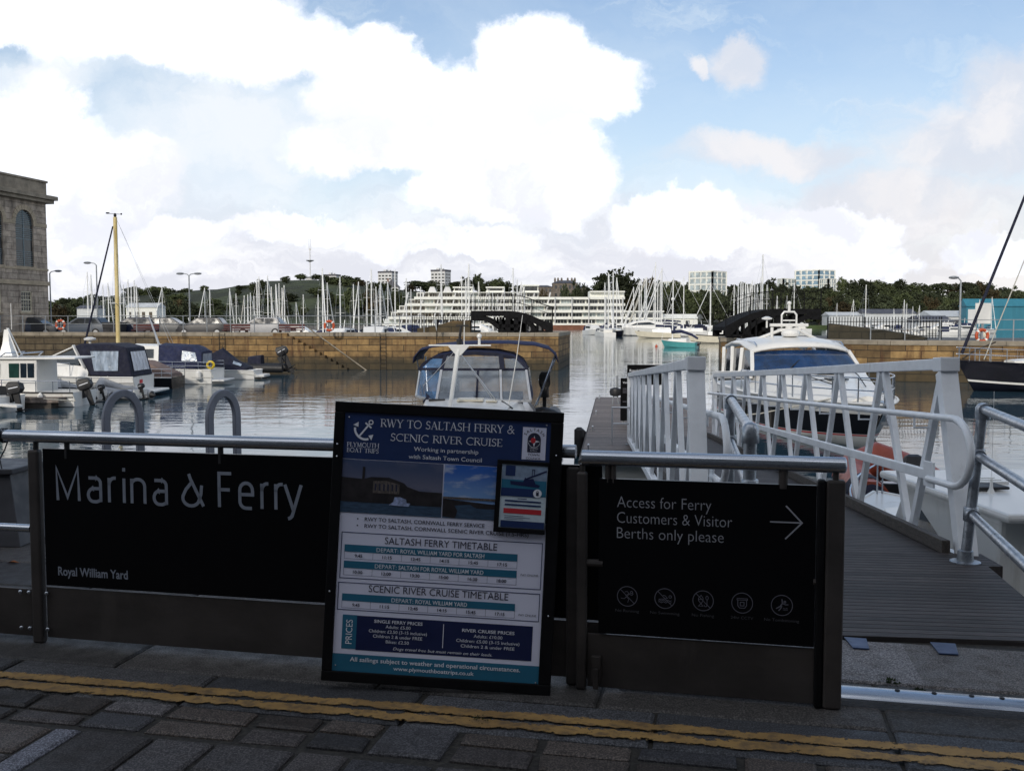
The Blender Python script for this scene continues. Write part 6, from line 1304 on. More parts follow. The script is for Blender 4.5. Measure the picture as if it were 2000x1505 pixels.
MB().loft([[(2.3, -1.2, 1.34), (4.0, -0.9, 1.5), (4.0, 0.9, 1.5), (2.3, 1.2, 1.34)], [(2.35, -1.1, 2.10), (2.5, -0.95, 2.10), (2.5, 0.95, 2.10), (2.35, 1.1, 2.10)]], True, True, True).build('windscreen', m_glassd, b)
MB().bar((2.05, -1.30, 1.25), (2.55, -1.14, 2.2), 0.14, 0.06).bar((2.05, 1.30, 1.25), (2.55, 1.14, 2.2), 0.14, 0.06).bar((4.05, -0.95, 1.5), (2.6, -1.1, 2.12), 0.07, 0.05).bar((4.05, 0.95, 1.5), (2.6, 1.1, 2.12), 0.07, 0.05).build('windscreen_frame', m_white, b)
m = MB()
for sg in (1, -1): m.box(4.6, 5.5, sg * 1.16 - 0.03, sg * 1.16 + 0.03, 1.08, 1.2)
m.build('portlights', m_glassd, b, bevel=0.02)
Hb.rail(0.3, 0.98, 0.55, 0.016, 8, 0.1, mid=False).build('side_rail', m_inox, b, smooth=True)
m = MB(); m.lathe([(0.05, 2.2), (0.05, 2.36), (0.24, 2.40), (0.26, 2.47), (0.1, 2.53)], (2.3, 0, 0), 12); m.build('radar_dome', m_white, b, smooth=True)
m = MB(); m.box(-0.02, -0.008, 0.2, 0.55, 0.55, 0.70); m.build('transom_emblem', m_red, b)
# c: low day boat under a taupe cover
c = thing('covered_day_boat', 'low dark day boat under a taupe canvas cover between two cruisers', 'day boat', (-16.2, 48.4, 0), R(180))
Hc = Hull(5.6, 2.2, 0.55, 0.75, 0.3); motor(Hc, c, m_blackhull, m_cream, m_white)
cabin([sec(0.1, 0.95, 0.5, 0.68, 0.1), sec(1.2, 1.02, 0.5, 1.25, 0.3, 0.1), sec(2.6, 1.0, 0.55, 1.32, 0.3, 0.1), sec(3.6, 0.85, 0.6, 0.9, 0.3), sec(4.8, 0.4, 0.65, 0.76, 0.3)]).build('canvas_cover', m_brown, c, smooth=True, angle=50)
MB().poly([(1.0, 0.82, 0.95), (2.3, 0.84, 0.98), (2.2, 0.75, 1.2), (1.2, 0.75, 1.15)]).build('cover_window', m_clear, c, recalc=False).location = (0, 0.05, 0.02); Hc.rail(0.0, 0.25, 0.4, 0.015, 3, 0.05, tip=False).build('stern_rail', m_inox, c, smooth=True)
# d: cruiser with wheelhouse and blue tent
d = thing('wheelhouse_cruiser', 'cream wheelhouse cruiser with rounded blue tent and a yellow ring on the stern rail', 'motor cruiser', (-15.4, 52.2, 0), R(180))
Hd = Hull(7.8, 2.7, 0.75, 1.0, 0.4); motor(Hd, d, m_white); MB().prism([(0.05, -1.1, 0.14), (-0.6, -1.0, 0.14), (-0.6, 1.0, 0.14), (0.05, 1.1, 0.14)], (0, 0, 0.08)).build('swim_platform', m_white, d, bevel=0.02)
cabin([sec(2.7, 1.2, 0.8, 1.95, 0.14, 0.08), sec(4.2, 1.12, 0.85, 1.98, 0.16, 0.08), sec(4.9, 1.0, 0.9, 1.3, 0.2), sec(6.6, 0.5, 0.95, 1.1, 0.3)]).build('wheelhouse', m_white, d, smooth=True, angle=40)
for sg in (1, -1): MB().poly([(2.95, sg * 1.15, 1.35), (4.05, sg * 1.1, 1.35), (3.95, sg * 1.03, 1.80), (2.95, sg * 1.07, 1.80)]).build('side_window', m_glassd, d, recalc=False)
td_ = cabin([sec(0.55, 1.08, 0.85, 1.62, 0.14, 0.1), sec(1.0, 1.18, 0.82, 1.9, 0.18, 0.1), sec(2.7, 1.2, 0.8, 2.0, 0.16, 0.1)]).build('cockpit_tent', m_canvas, d, smooth=True, angle=50)
for sg in (1, -1): MB().poly([(0.72, sg * 1.10, 1.2), (1.5, sg * 1.17, 1.2), (1.5, sg * 1.06, 1.72), (0.85, sg * 1.03, 1.62)]).build('clear_panel', m_clear, td_, recalc=False)
MB().poly([(0.53, -0.8, 1.05), (0.53, 0.8, 1.05), (0.53, 0.75, 1.55), (0.53, -0.75, 1.55)]).build('clear_panel', m_clear, td_, recalc=False)
Hd.rail(0.0, 0.5, 0.38, 0.015, 6, 0.08, tip=False).build('side_rail', m_inox, d, smooth=True); MB().ring((0.1, 0.9, 0.98), 0.17, 0.06, (0, 1, 0), 16).build('rescue_ring', m_yellow, d, smooth=True)
m = MB(); fender(m, 0.6, 1.35, 0.45, 0.14, 0.5); m.build('fender', m_white, d, smooth=True); MB().tube([(2.9, 0.4, 2.0), (3.4, 0.4, 3.5)], 0.06, 6, 0.03).build('stub_mast', m_alu, d, smooth=True)
# e: speedboat under a peaked navy cover
e = thing('covered_speedboat', 'small white speedboat under a peaked dark navy cover', 'speedboat', (-14.3, 56.2, 0), R(180))
He = Hull(5.6, 2.2, 0.5, 0.75, 0.3); motor(He, e)
cabin([sec(0.5, 0.9, 0.45, 0.62, 0.1), sec(1.2, 0.98, 0.48, 1.0, 0.45, 0.08), sec(1.95, 0.98, 0.5, 1.62, 0.8, 0.12), sec(3.4, 0.85, 0.55, 0.95, 0.4), sec(4.9, 0.4, 0.65, 0.78, 0.3)]).build('boat_cover', m_canvasd, e, smooth=True, angle=40)
MB().poly([(0.75, 0.80, 0.70), (1.2, 0.82, 0.85), (1.2, 0.60, 1.0), (0.75, 0.60, 0.82)]).build('cover_window', m_clear, e, recalc=False).location = (0, 0.03, 0.03); MB().prism([(0.02, -0.9, 0.12), (-0.5, -0.7, 0.12), (-0.5, 0.7, 0.12), (0.02, 0.9, 0.12)], (0, 0, 0.14)).build('stern_platform', m_white, e, bevel=0.03)
# f: black RIB
f = thing('black_rib', 'black rigid inflatable with a large tilted outboard against the dock wall', 'inflatable boat', (-14.2, 61.6, 0.3), R(180))
m = MB(); m.tube([(-0.2, -0.75, 0.05), (2.8, -0.75, 0.1), (3.7, -0.5, 0.25), (4.1, 0, 0.35), (3.7, 0.5, 0.25), (2.8, 0.75, 0.1), (-0.2, 0.75, 0.05)], 0.26, 12); m.build('tube', m_black, f, smooth=True, angle=60); MB().box(0, 3.3, -0.6, 0.6, -0.2, 0.0).build('floor', m_black, f); cabin([sec(1.2, 0.5, 0.0, 0.8, 0.2), sec(2.0, 0.5, 0.0, 0.7, 0.2)]).build('console_cover', m_canvasd, f, smooth=True); outboard(f, -0.05, 0, 0.35, m_black, 1.35, 28)
m = MB(); m.tube([(-0.1, -0.5, 0.2), (-0.1, -0.5, 1.2), (-0.1, 0.5, 1.2), (-0.1, 0.5, 0.2)], 0.03, 6); m.build('a_frame', m_black, f, smooth=True)
# g: speedboat at the bottom left
g = thing('outboard_speedboat', 'white speedboat with black cowled outboard at the lower left edge', 'speedboat', (-17.9, 35.6, 0), R(178))
Hg = Hull(5.4, 2.1, 0.55, 0.8, 0.3); motor(Hg, g); cabin([sec(0.6, 0.85, 0.5, 0.85, 0.1), sec(2.4, 0.9, 0.5, 1.0, 0.2), sec(4.4, 0.4, 0.6, 0.82, 0.3)]).build('canvas_cover', m_black, g, smooth=True, angle=50); outboard(g, -0.02, 0, 0.30, m_black, 1.0, 12); MB().prism([(0.0, 0.35, 0.25), (-0.6, 0.35, 0.18), (-0.6, 0.75, 0.18), (0.0, 0.9, 0.25)], (0, 0, 0.1)).build('boarding_step', m_white, g, bevel=0.02)
# h: two grey tenders
def tender(label, loc, rz):
    t = thing('grey_tender', label, 'inflatable boat', loc, rz, 'grey inflatable tenders')
    m = MB(); m.tube([(-1.3, -0.55, 0.0), (0.6, -0.55, 0.06), (1.1, -0.36, 0.2), (1.4, 0, 0.32), (1.1, 0.36, 0.2), (0.6, 0.55, 0.06), (-1.3, 0.55, 0.0)], 0.20, 12); m.build('tube', m_grey, t, smooth=True, angle=60)
    m = MB()
    for sg in (1, -1): m.tube([(-1.3, sg * 0.55, 0), (-1.52, sg * 0.55, -0.02)], 0.17, 10, 0.04)
    m.build('tube_ends', m_black, t, smooth=True); MB().box(-1.15, 0.9, -0.42, 0.42, -0.16, -0.05).build('floor', m_black, t); MB().box(-1.2, -1.13, -0.38, 0.38, -0.14, 0.26).build('transom', m_white, t); t.rotation_euler = (0, R(-4), rz); t.scale = (0.9,) * 3; outboard(t, -1.2, 0, 0.12, m_black, 0.55, 22); MB().box(-0.35, -0.1, -0.5, 0.5, 0.08, 0.12).build('thwart', m_wink, t); return t
tender('grey inflatable tender behind the stern of the pilothouse boat', (-17.6, 40.6, 0.26), R(158)); tender('grey inflatable tender partly hidden by the left steel hoop', (-16.2, 41.4, 0.26), R(152))
for boat, Hx, tt in ((a, Ha, (0.15, 0.45)), (b, Hb, (0.12, 0.35, 0.6)), (d, Hd, (0.2, 0.5)), (e, He, (0.3,))):
    for q_ in tt:
        m = MB(); fender(m, Hx.L * q_, Hx.half(q_) + 0.10, Hx.sheer(q_) * 0.55, 0.10, 0.5); m.build('fender', m_white, boat, smooth=True); MB().tube([(Hx.L * q_, Hx.half(q_) + 0.06, Hx.sheer(q_) * 0.55 + 0.2), (Hx.L * q_, Hx.half(q_), Hx.sheer(q_) + 0.05)], 0.012, 4).build('fender_rope', m_rope, boat)
    MB().tube([(0.1, Hx.half(0) * 0.9, Hx.sheer(0)), (-0.3, Hx.half(0) + 0.6, Hx.sheer(0) * 0.5), (0.6, Hx.half(0) + 1.2, 0.42)], 0.016, 4).build('mooring_line', m_rope, boat)
# yacht with the yellow mast, behind the cruisers
y = thing('sailing_yacht', 'sailing yacht with varnished yellow mast rising behind the navy cockpit tent', 'sailing yacht', (-20.2, 61.4, 0), R(180))
Hy = Hull(6.4, 2.3, 0.7, 0.95, 0.4, 0.4, 2.0); motor(Hy, y, m_white, m_cream, m_black); cabin([sec(1.6, 0.75, 0.7, 1.15), sec(4.4, 0.6, 0.8, 1.1)]).build('coachroof', m_white, y, smooth=True)
ms = MB().tube([(4.0, 0, 0.9), (4.0, 0, 9.55)], 0.13, 12, 0.115).build('mast', m_masty, y, smooth=True)
m = MB(); m.bar((4.0, -0.75, 4.3), (4.0, 0.75, 4.3), 0.04, 0.03); m.bar((3.55, 0, 4.35), (4.5, 0, 4.35), 0.03, 0.03); m.build('spreaders', m_alu, ms); m = MB(); m.sphere((4.0, 0, 9.66), 0.12, 8, 5, (0.8, 0.8, 1.2)); m.tube([(4.5, 0, 9.78), (3.6, 0, 9.72)], 0.015, 5); m.sphere((4.45, 0, 9.8), 0.09, 6, 4, (1.5, 1, .6)); m.sphere((3.62, 0, 9.74), 0.06, 6, 4); m.build('masthead_gear', m_black, ms)
MB().tube([(6.15, 0, 1.5), (4.15, 0, 9.0)], 0.07, 8, 0.045).build('furled_headsail', m_canvasd, y, smooth=True)
m = MB(); m.tube([(4.0, 0.75, 4.3), (4.0, 0.05, 9.3)], 0.008, 4); m.tube([(0.3, 0.3, 0.9), (3.9, 0.0, 9.4)], 0.008, 4); m.tube([(0.3, -0.3, 0.9), (3.9, 0.0, 9.4)], 0.008, 4); m.tube([(4.0, -0.75, 4.3), (4.0, -0.05, 9.3)], 0.008, 4); m.build('stays', m_alu, ms)
# mooring pontoon of the left boats
lp = thing('mooring_pontoon', 'low brown mooring pontoon between the boats at the left edge', 'pontoon', (-25.0, 34, 0))
MB().box(-1.2, 1.0, -2, 28, 0.25, 0.42).build('walkway', m_pont, lp); m = MB()
for yy in (3.0, 12.2, 20.4): m.mark().box(1.0, 8.3, yy - 0.35, yy + 0.35, 0.22, 0.40)
build_each(m, 'finger_walkway', m_pont, lp); m = MB()
for yy in (3.0, 12.2, 20.4): m.box(1.2, 8.0, yy - 0.3, yy + 0.3, -0.3, 0.218)
m.build('floats', m_kerbt, lp)
# ------------------------------------------------------------------ the marina: yachts and motor boats
def yacht_proto(name, cover, furl, hullm, wide=1.0):
    t = thing(name, '', 'sailing yacht')
    Hh = Hull(9.0, 3.0, 0.95, 1.25, 0.4, 0.42, 2.0, 0.12, 0.08, n=10); Hh.shell().build('hull', hullm, t, smooth=True); Hh.deck().build('deck', m_cream, t)
    cb_ = cabin([sec(1.8, 1.0, 0.95, 1.5), sec(5.4, 0.85, 1.05, 1.5), sec(6.8, 0.45, 1.1, 1.25)]).build('coachroof', m_white, t)
    for sg in (1, -1): MB().box(2.4, 5.0, sg * 0.93 - 0.05, sg * 0.93 + 0.05, 1.22, 1.38).build('cabin_window', m_glassd, cb_)
    ms_ = MB().tube([(5.0, 0, 1.1), (5.0, 0, 11.8)], 0.115 * wide, 6, 0.095 * wide).build('mast', m_mastw, t, smooth=True)
    m = MB(); m.bar((5.0, -0.9, 5.0), (5.0, 0.9, 5.0), 0.06, 0.04); m.bar((5.0, -0.7, 8.4), (5.0, 0.7, 8.4), 0.06, 0.04); m.build('spreaders', m_mastw, ms_)
    m = MB()
    for sg in (1, -1): m.tube([(4.9, sg * 1.3, 1.1), (5.0, sg * 0.9, 5.0), (5.0, sg * 0.7, 8.4), (5, 0, 11.6)], 0.014, 3)
    m.tube([(0.2, 0, 1.0), (5, 0, 11.7)], 0.014, 3); m.build('rigging', m_alu, ms_)
    MB().tube([(4.9, 0, 2.1), (1.4, 0, 2.15)], 0.07, 6).build('boom', m_mastw, t); MB().tube([(4.85, 0, 2.45), (3.2, 0, 2.38), (1.5, 0, 2.25)], 0.20, 8, 0.12).build('sail_cover', cover, t, smooth=True)
    if furl: MB().tube([(8.7, 0, 1.5), (5.1, 0, 11.3)], 0.11 * wide, 5, 0.07).build('furled_headsail', furl, t, smooth=True)
    if cover is not m_white: cabin([sec(1.5, 0.9, 1.3, 1.75, 0.3), sec(2.3, 0.85, 1.4, 1.85, 0.25)]).build('sprayhood', cover, t, smooth=True)
    return t
protos = [yacht_proto('moored_yacht', m_canvas, m_mastw, m_white), yacht_proto('moored_yacht', m_white, None, m_white), yacht_proto('moored_yacht', m_canvasd, m_mastw, m_navyhull), yacht_proto('moored_yacht', m_brown, m_rope, m_cream, 1.2)]
used = [False] * 4; NY = 0
ordn = lambda k: ('first second third fourth fifth sixth seventh eighth ninth tenth eleventh twelfth thirteenth fourteenth fifteenth sixteenth seventeenth eighteenth nineteenth twentieth'.split() + ['%dth' % q for q in range(21, 60)])[k]
def place_yacht(x, ytop, Y, k, label, rz, group):
    ht = wp(x, ytop, Y).z; s_ = ht / 11.8
    if not used[k]: o = protos[k]; used[k] = True
    else: o = dup(protos[k])
    c = wp(x, 640, Y); o.scale = (s_,) * 3; o.rotation_euler = (0, 0, rz); o.location = (c.x - 5.0 * s_ * math.cos(rz), Y - 5.0 * s_ * math.sin(rz), 0); tag(o, label, 'sailing yacht', group); return o
rnd = random.Random(11)
clusters = [   # mast x positions, tops, depth range, where
 ([173, 180, 203, 213, 230, 236, 243, 252, 258, 264, 268], [531, 536, 556, 552, 560, 550, 556, 546, 560, 547, 556], (150, 190), 'near the yellow mast', 'masts near the yellow mast'),
 ([318, 401, 411, 450, 462, 478, 485, 490, 497, 503, 507, 524, 531, 540, 546, 552, 556], [560, 562, 566, 563, 573, 577, 575, 572, 578, 545, 540, 538, 560, 555, 553, 562, 557], (150, 210), 'below the grassy headland', 'masts below the grassy headland'),
 ([579, 593, 622, 631, 640, 665, 691, 701, 717, 726, 735, 742, 744, 758, 772, 794], [590, 575, 575, 524, 552, 540, 555, 550, 548, 525, 560, 556, 548, 550, 527, 543], (140, 200), 'right of the radio mast', 'masts right of the radio mast'),
 ([803, 822, 862, 902, 910, 916, 924, 935, 955, 962, 972, 985, 1002, 1010, 1018, 1024], [565, 560, 516, 538, 545, 515, 556, 550, 565, 570, 575, 560, 523, 545, 550, 560], (170, 230), 'before the white terraced apartments', 'masts before the apartments'),
 ([1181, 1188, 1197, 1204], [552, 533, 531, 542], (215, 228), 'before the tall end of the apartments', 'masts at the end of the apartments'),
 ([1237, 1248, 1252, 1259, 1262, 1277, 1284, 1289, 1292], [560, 548, 545, 543, 541, 541, 548, 545, 523], (235, 270), 'before the large windswept tree', 'leaning row of masts before the dark trees'),
 ([1433, 1441, 1446, 1450, 1455, 1459, 1464, 1468, 1473, 1478, 1485, 1488], [554, 556, 549, 552, 550, 553, 556, 548, 551, 556, 540, 497], (150, 185), 'above the right iron bridge', 'masts above the right bridge'),
 ([1497, 1517, 1536, 1550, 1634, 1666, 1690, 1745, 1765, 1770, 1782, 1795, 1912, 1936], [556, 578, 577, 552, 592, 585, 556, 602, 585, 592, 598, 596, 585, 580], (210, 300), 'below the wooded hill on the right', 'masts below the wooded hill'),
]
for xs_, tops, (y0, y1), where, grp in clusters:
    for i, (x, yt) in enumerate(zip(xs_, tops)):
        Y = y0 + (y1 - y0) * rnd.random(); k = rnd.choice((0, 0, 1, 1, 1, 2, 3)); rz = rnd.choice((1, -1)) * R(90) + R(rnd.uniform(-22, 22))
        if xs_[0] == 1237: rz = R(180) + R(rnd.uniform(-12, 12)); k = rnd.choice((0, 0, 3))
        place_yacht(x, yt, Y, k, ('%s yacht, mast %s from left %s' % (('Blue-covered white', 'White', 'Dark-hulled', 'Cream')[k], ordn(i), where))[0:1].lower() + ('%s yacht, mast %s from left %s' % (('Blue-covered white', 'White', 'Dark-hulled', 'Cream')[k], ordn(i), where))[1:], rz, grp)
# motor boats in the marina
def mboat():
    t = thing('marina_motor_boat', '', 'motor boat'); Hh = Hull(9, 3.1, 1.0, 1.4, 0.4, n=8); Hh.shell().build('hull', m_white, t, smooth=True); Hh.deck().build('deck', m_white, t)
    cabin([sec(2.0, 1.3, 1.0, 2.2, 0.1), sec(5.2, 1.2, 1.1, 2.2, 0.15), sec(6.6, 1.0, 1.2, 1.5, 0.2)]).build('cabin', m_white, t)
    m = MB()
    for sg in (1, -1): m.box(2.3, 5.0, sg * 1.2 - 0.06, sg * 1.2 + 0.06, 1.55, 2.0)
    m.box(1.94, 2.0, -1.0, 1.0, 1.4, 2.0); m.build('cabin_windows', m_glassd, t); cabin([sec(0.2, 1.2, 1.0, 1.9, 0.2), sec(2.0, 1.25, 1.0, 2.25, 0.15)]).build('cockpit_cover', m_canvas, t); MB().tube([(3.2, 0, 2.2), (2.8, 0, 3.4)], 0.06, 5).build('aerial_mast', m_mastw, t); return t
mb0 = mboat(); spots = []
zones = [((290, 470), (170, 230), 9, 'left marina below the grassy headland'), ((480, 760), (120, 175), 14, 'left marina behind the lifebuoy railing'), ((770, 900), (130, 180), 5, 'left marina by the spiked fence'), ((1300, 1420), (260, 330), 9, 'far moorings below the green bank'), ((1620, 1960), (230, 330), 19, 'far right moorings below the wooded hill'), ((1140, 1180), (235, 260), 3, 'far moorings at the apartment quay')]
first = True
for (xa, xb), (ya, yb), nn, where in zones:
    xs_ = sorted(rnd.uniform(xa, xb) for _ in range(nn))
    for i, x in enumerate(xs_):
        o = mb0 if first else dup(mb0); first = False; Y = rnd.uniform(ya, yb); c = wp(x, 640, Y); s_ = rnd.uniform(0.75, 1.25); o.scale = (s_,) * 3; o.location = (c.x, Y, 0); o.rotation_euler = (0, 0, rnd.choice((0, math.pi, math.pi / 2, -math.pi / 2)) + R(rnd.uniform(-20, 20)))
        tag(o, 'white motor boat, %s from left in the %s' % (ordn(i), where), 'motor boat', 'white motor boats in the marina')
# boats lying in the open channel
tl = thing('teal_yacht', 'small teal sailing boat with blue sail cover moored alone in the channel', 'sailing yacht', (22.9, 123.6, 0), R(152))
Ht = Hull(4.7, 1.9, 0.65, 0.95, 0.3, 0.4, 2.0); Ht.shell().build('hull', M('teal_gelcoat', (0.09, 0.36, 0.36), 0.35, var=0.08), tl, smooth=True); Ht.deck().build('deck', m_cream, tl); Ht.gunwale(0.06).build('rubbing_strake', m_white, tl); cabin([sec(1.2, 0.65, 0.65, 1.1), sec(3.6, 0.5, 0.75, 1.0)]).build('coachroof', m_white, tl)
tm = MB().tube([(3.2, 0, 0.8), (3.15, 0, 8.7)], 0.085, 8, 0.07).build('mast', m_mastw, tl, smooth=True); m = MB(); m.bar((3.2, -0.6, 4.8), (3.2, 0.6, 4.8), 0.05, 0.04); m.tube([(0.2, 0, 0.7), (3.15, 0, 8.6)], 0.012, 4); m.tube([(4.6, 0, 1.0), (3.15, 0, 8.4)], 0.02, 4); m.sphere((3.2, 0, 6.0), 0.22, 8, 5, (1, 1, 1.1)); m.build('rigging', m_mastw, tm)
MB().tube([(3.1, 0, 1.75), (0.2, 0, 1.6)], 0.06, 6).build('boom', m_mastw, tl); MB().tube([(3.3, 0, 1.9), (2.0, 0, 2.0), (0.6, 0, 1.55), (-0.1, 0, 1.1)], 0.24, 8, 0.12).build('sail_cover', m_canvas, tl, smooth=True); outboard(tl, -0.1, 0, 0.2, m_black, 0.7)
by = wp(1282, 676, 128); tag(MB().sphere((0, 0, 0.06), 0.18, 10, 6).ring((0, 0, 0.25), 0.06, 0.02, n=10).build('mooring_buoy', m_orange, smooth=True), 'small reddish mooring buoy ahead of the teal sailing boat', 'buoy').location = (by.x, 128, 0)
o = thing('motor_yacht', 'sleek white motor yacht lying broadside in front of the white apartments', 'motor yacht', (36.2, 229, 0), R(184)); Hm = Hull(15.0, 4.2, 1.5, 2.2, 0.5, 0.4, 2.0, 0.2, 0.16); Hm.shell().build('hull', m_white, o, smooth=True); Hm.deck().build('deck', m_white, o); Hm.band(0.93, 0.99).build('boot_stripe', m_navyhull, o)
cabin([sec(2.0, 1.7, 1.6, 3.0, 0.15), sec(5.5, 1.7, 1.7, 3.6, 0.25), sec(8.5, 1.5, 1.9, 3.2, 0.3), sec(11.0, 0.9, 2.0, 2.3, 0.3)]).build('superstructure', m_white, o, smooth=True, angle=40); m = MB()
for sg in (1, -1): m.prism([(3.5, sg * 1.6, 2.5), (9.4, sg * 1.36, 2.4), (8.0, sg * 1.34, 2.95), (5.0, sg * 1.50, 3.1)], (0, sg * 0.05, 0))
m.build('side_windows', m_glassd, o)
for sg in (1, -1): MB().box(7.5, 7.9, sg * 1.95 - 0.1, sg * 1.95 + 0.06, 1.0, 1.2).build('porthole', m_glassd, o)
def chan(name, label, x, Y, L_, rz, hullm, ytop, cov):
    c = wp(x, 650, Y); o = thing(name, label, 'sailing yacht', (c.x - 0.5 * L_ * math.cos(rz), Y - 0.5 * L_ * math.sin(rz), 0), rz); Hq = Hull(L_, L_ * 0.3, 1.0, 1.4, 0.4, 0.4, 2.0); Hq.shell().build('hull', hullm, o, smooth=True); Hq.deck().build('deck', m_cream, o); Hq.band(0.9, 0.98).build('boot_stripe', m_navyhull, o); k = cabin([sec(L_ * .2, L_ * .11, 1.0, 1.8), sec(L_ * .6, L_ * .09, 1.2, 1.7)]).build('coachroof', m_white, o)
    h = wp(x, ytop, Y).z; ms_ = MB().tube([(L_ * .55, 0, 1.2), (L_ * .55, 0, h)], 0.12, 6, 0.09).build('mast', m_mastw, o, smooth=True); m = MB(); m.bar((L_ * .55, -1, h * .5), (L_ * .55, 1, h * .5), 0.07, 0.05); m.tube([(L_ * .98, 0, 1.4), (L_ * .55, 0, h * .97)], 0.05, 4); m.tube([(0.1, 0, 1.1), (L_ * .55, 0, h * .98)], 0.02, 4); m.build('rigging', m_mastw, ms_)
    MB().tube([(L_ * .54, 0, 2.4), (L_ * .15, 0, 2.3)], 0.25, 8, 0.15).build('sail_cover', cov, o, smooth=True); cabin([sec(L_ * .12, L_ * .1, 1.3, 2.1, 0.3), sec(L_ * .22, L_ * .1, 1.4, 2.2, 0.25)]).build('sprayhood', cov, o, smooth=True); return o
chan('channel_yacht', 'cream sailing yacht with blue sprayhood and very tall mast left of the teal boat', 1284, 195, 9.0, R(168), m_cream, 512, m_canvas)
chan('channel_yacht', 'white sailing yacht with long blue boom cover behind the teal boat', 1340, 215, 11.5, R(176), m_white, 540, m_canvasd)
o = chan('channel_ketch', 'cream wheelhouse ketch with dark strake half hidden by the right bridge', 1392, 148, 7.5, R(174), m_cream, 552, m_white); Hk = Hull(7.5, 2.25, 1.0, 1.4, 0.4, 0.4, 2.0); Hk.gunwale(0.12).build('dark_strake', m_trunk, o); w = cabin([sec(0.8, 0.8, 1.0, 2.2, 0.1), sec(3.2, 0.75, 1.1, 2.2, 0.1)]).build('wheelhouse', m_white, o)
for k in range(3):
    for sg in (1, -1): MB().box(1.0 + 0.75 * k, 1.5 + 0.75 * k, sg * 0.75 - 0.05, sg * 0.75 + 0.05, 1.6, 2.0).build('wheelhouse_window', m_glassd, w)
# ------------------------------------------------------------------ far shore: land, trees, buildings
RID = [(-600, 605), (-200, 602), (0, 600), (100, 595), (180, 590), (260, 578), (330, 572), (420, 566), (480, 558), (530, 550), (600, 548), (650, 550), (700, 560), (760, 566), (860, 572), (1000, 576), (1150, 576), (1300, 584), (1420, 588), (1520, 586), (1650, 580), (1750, 578), (1850, 584), (1950, 590), (2050, 595), (2400, 600), (3000, 606)]
def ridge(u):
    p = 1000 + u * FPX
    for (a, b), (c, d) in zip(RID[:-1], RID[1:]):
        if a <= p <= c:
            k = (p - a) / (c - a); k = k * k * (3 - 2 * k); return (HORIZ - (b + (d - b) * k)) / FPX
    return 0.012
def terr(x, Y):
    v = ridge(x / max(Y, 1)); z1 = CZ + v * 640; k = min(1, max(0, (Y - 432) / 205)); k = k * k * (3 - 2 * k)
    w = math.sin(x * 0.05 + Y * 0.021) + 0.6 * math.sin(x * 0.113 - Y * 0.07)
    return 1.4 + (z1 - 1.4) * k + w * 0.5 * k * (1 if Y < 620 else 0.2) + max(0, Y - 660) * 0.012
ys_ = [424, 430, 436, 445, 455, 468, 480, 495, 510, 525, 540, 555, 570, 585, 600, 612, 624, 632, 640, 650, 670, 720, 900, 1300, 2500]
us_ = [-0.85 + 1.75 * i / 170 for i in range(171)]
m = MB(); m.v = [(u * Y, Y, (-1.0 if j == 0 else terr(u * Y, Y))) for j, Y in enumerate(ys_) for u in us_]; n = len(us_)
m.f = [(j * n + i, j * n + i + 1, (j + 1) * n + i + 1, (j + 1) * n + i) for j in range(len(ys_) - 1) for i in range(n - 1)]
m.build('hills', m_hill, recalc=False, smooth=True, angle=80)['kind'] = 'structure'
MB().prism([(-420, 420, -1), (470, 420, -1), (470, 432, -1), (-420, 432, -1)], (0, 0, 2.6)).build('far_quay', m_quay)['kind'] = 'structure'
MB().box(60, 190, 419.6, 425, -1, 1.7).build('far_bank', M('green_bank_grass', (0.05, 0.075, 0.025), 0.9, var=0.3, scale=0.3))['kind'] = 'structure'

def crown_mesh(name, lobes, nleaf, size, seed):
    r = random.Random(seed); V_, F_ = [], []
    tot = sum(l[3] * l[4] * l[5] for l in lobes)
    for cx, cy, cz, rx, ry, rz in lobes:
        k = max(20, int(nleaf * rx * ry * rz / tot)); clumps = []
        for _ in range(max(5, k // 22)):
            while True:
                p = Vector((r.uniform(-1, 1), r.uniform(-1, 1), r.uniform(-1, 1)))
                if 0.35 < p.length < 1.0: break
            clumps.append(p)
        for _ in range(k):
            q = r.choice(clumps); p = q + Vector((r.gauss(0, .15), r.gauss(0, .15), r.gauss(0, .11)))
            c = Vector((cx + p.x * rx, cy + p.y * ry, cz + p.z * rz)); a = Vector((r.gauss(0, 1), r.gauss(0, 1), r.gauss(0, 1))).normalized(); b = a.cross(Vector((r.gauss(0, 1), r.gauss(0, 1), r.gauss(0, 1)))).normalized()
            s_ = size * r.uniform(0.55, 1.25); o = len(V_); V_ += [tuple(c - a * s_), tuple(c + b * s_ * 0.6), tuple(c + a * s_), tuple(c - b * s_ * 0.6)]; F_.append((o, o + 1, o + 2, o + 3))
    me = bpy.data.meshes.new(name); me.from_pydata(V_, [], F_); me.update(); return me
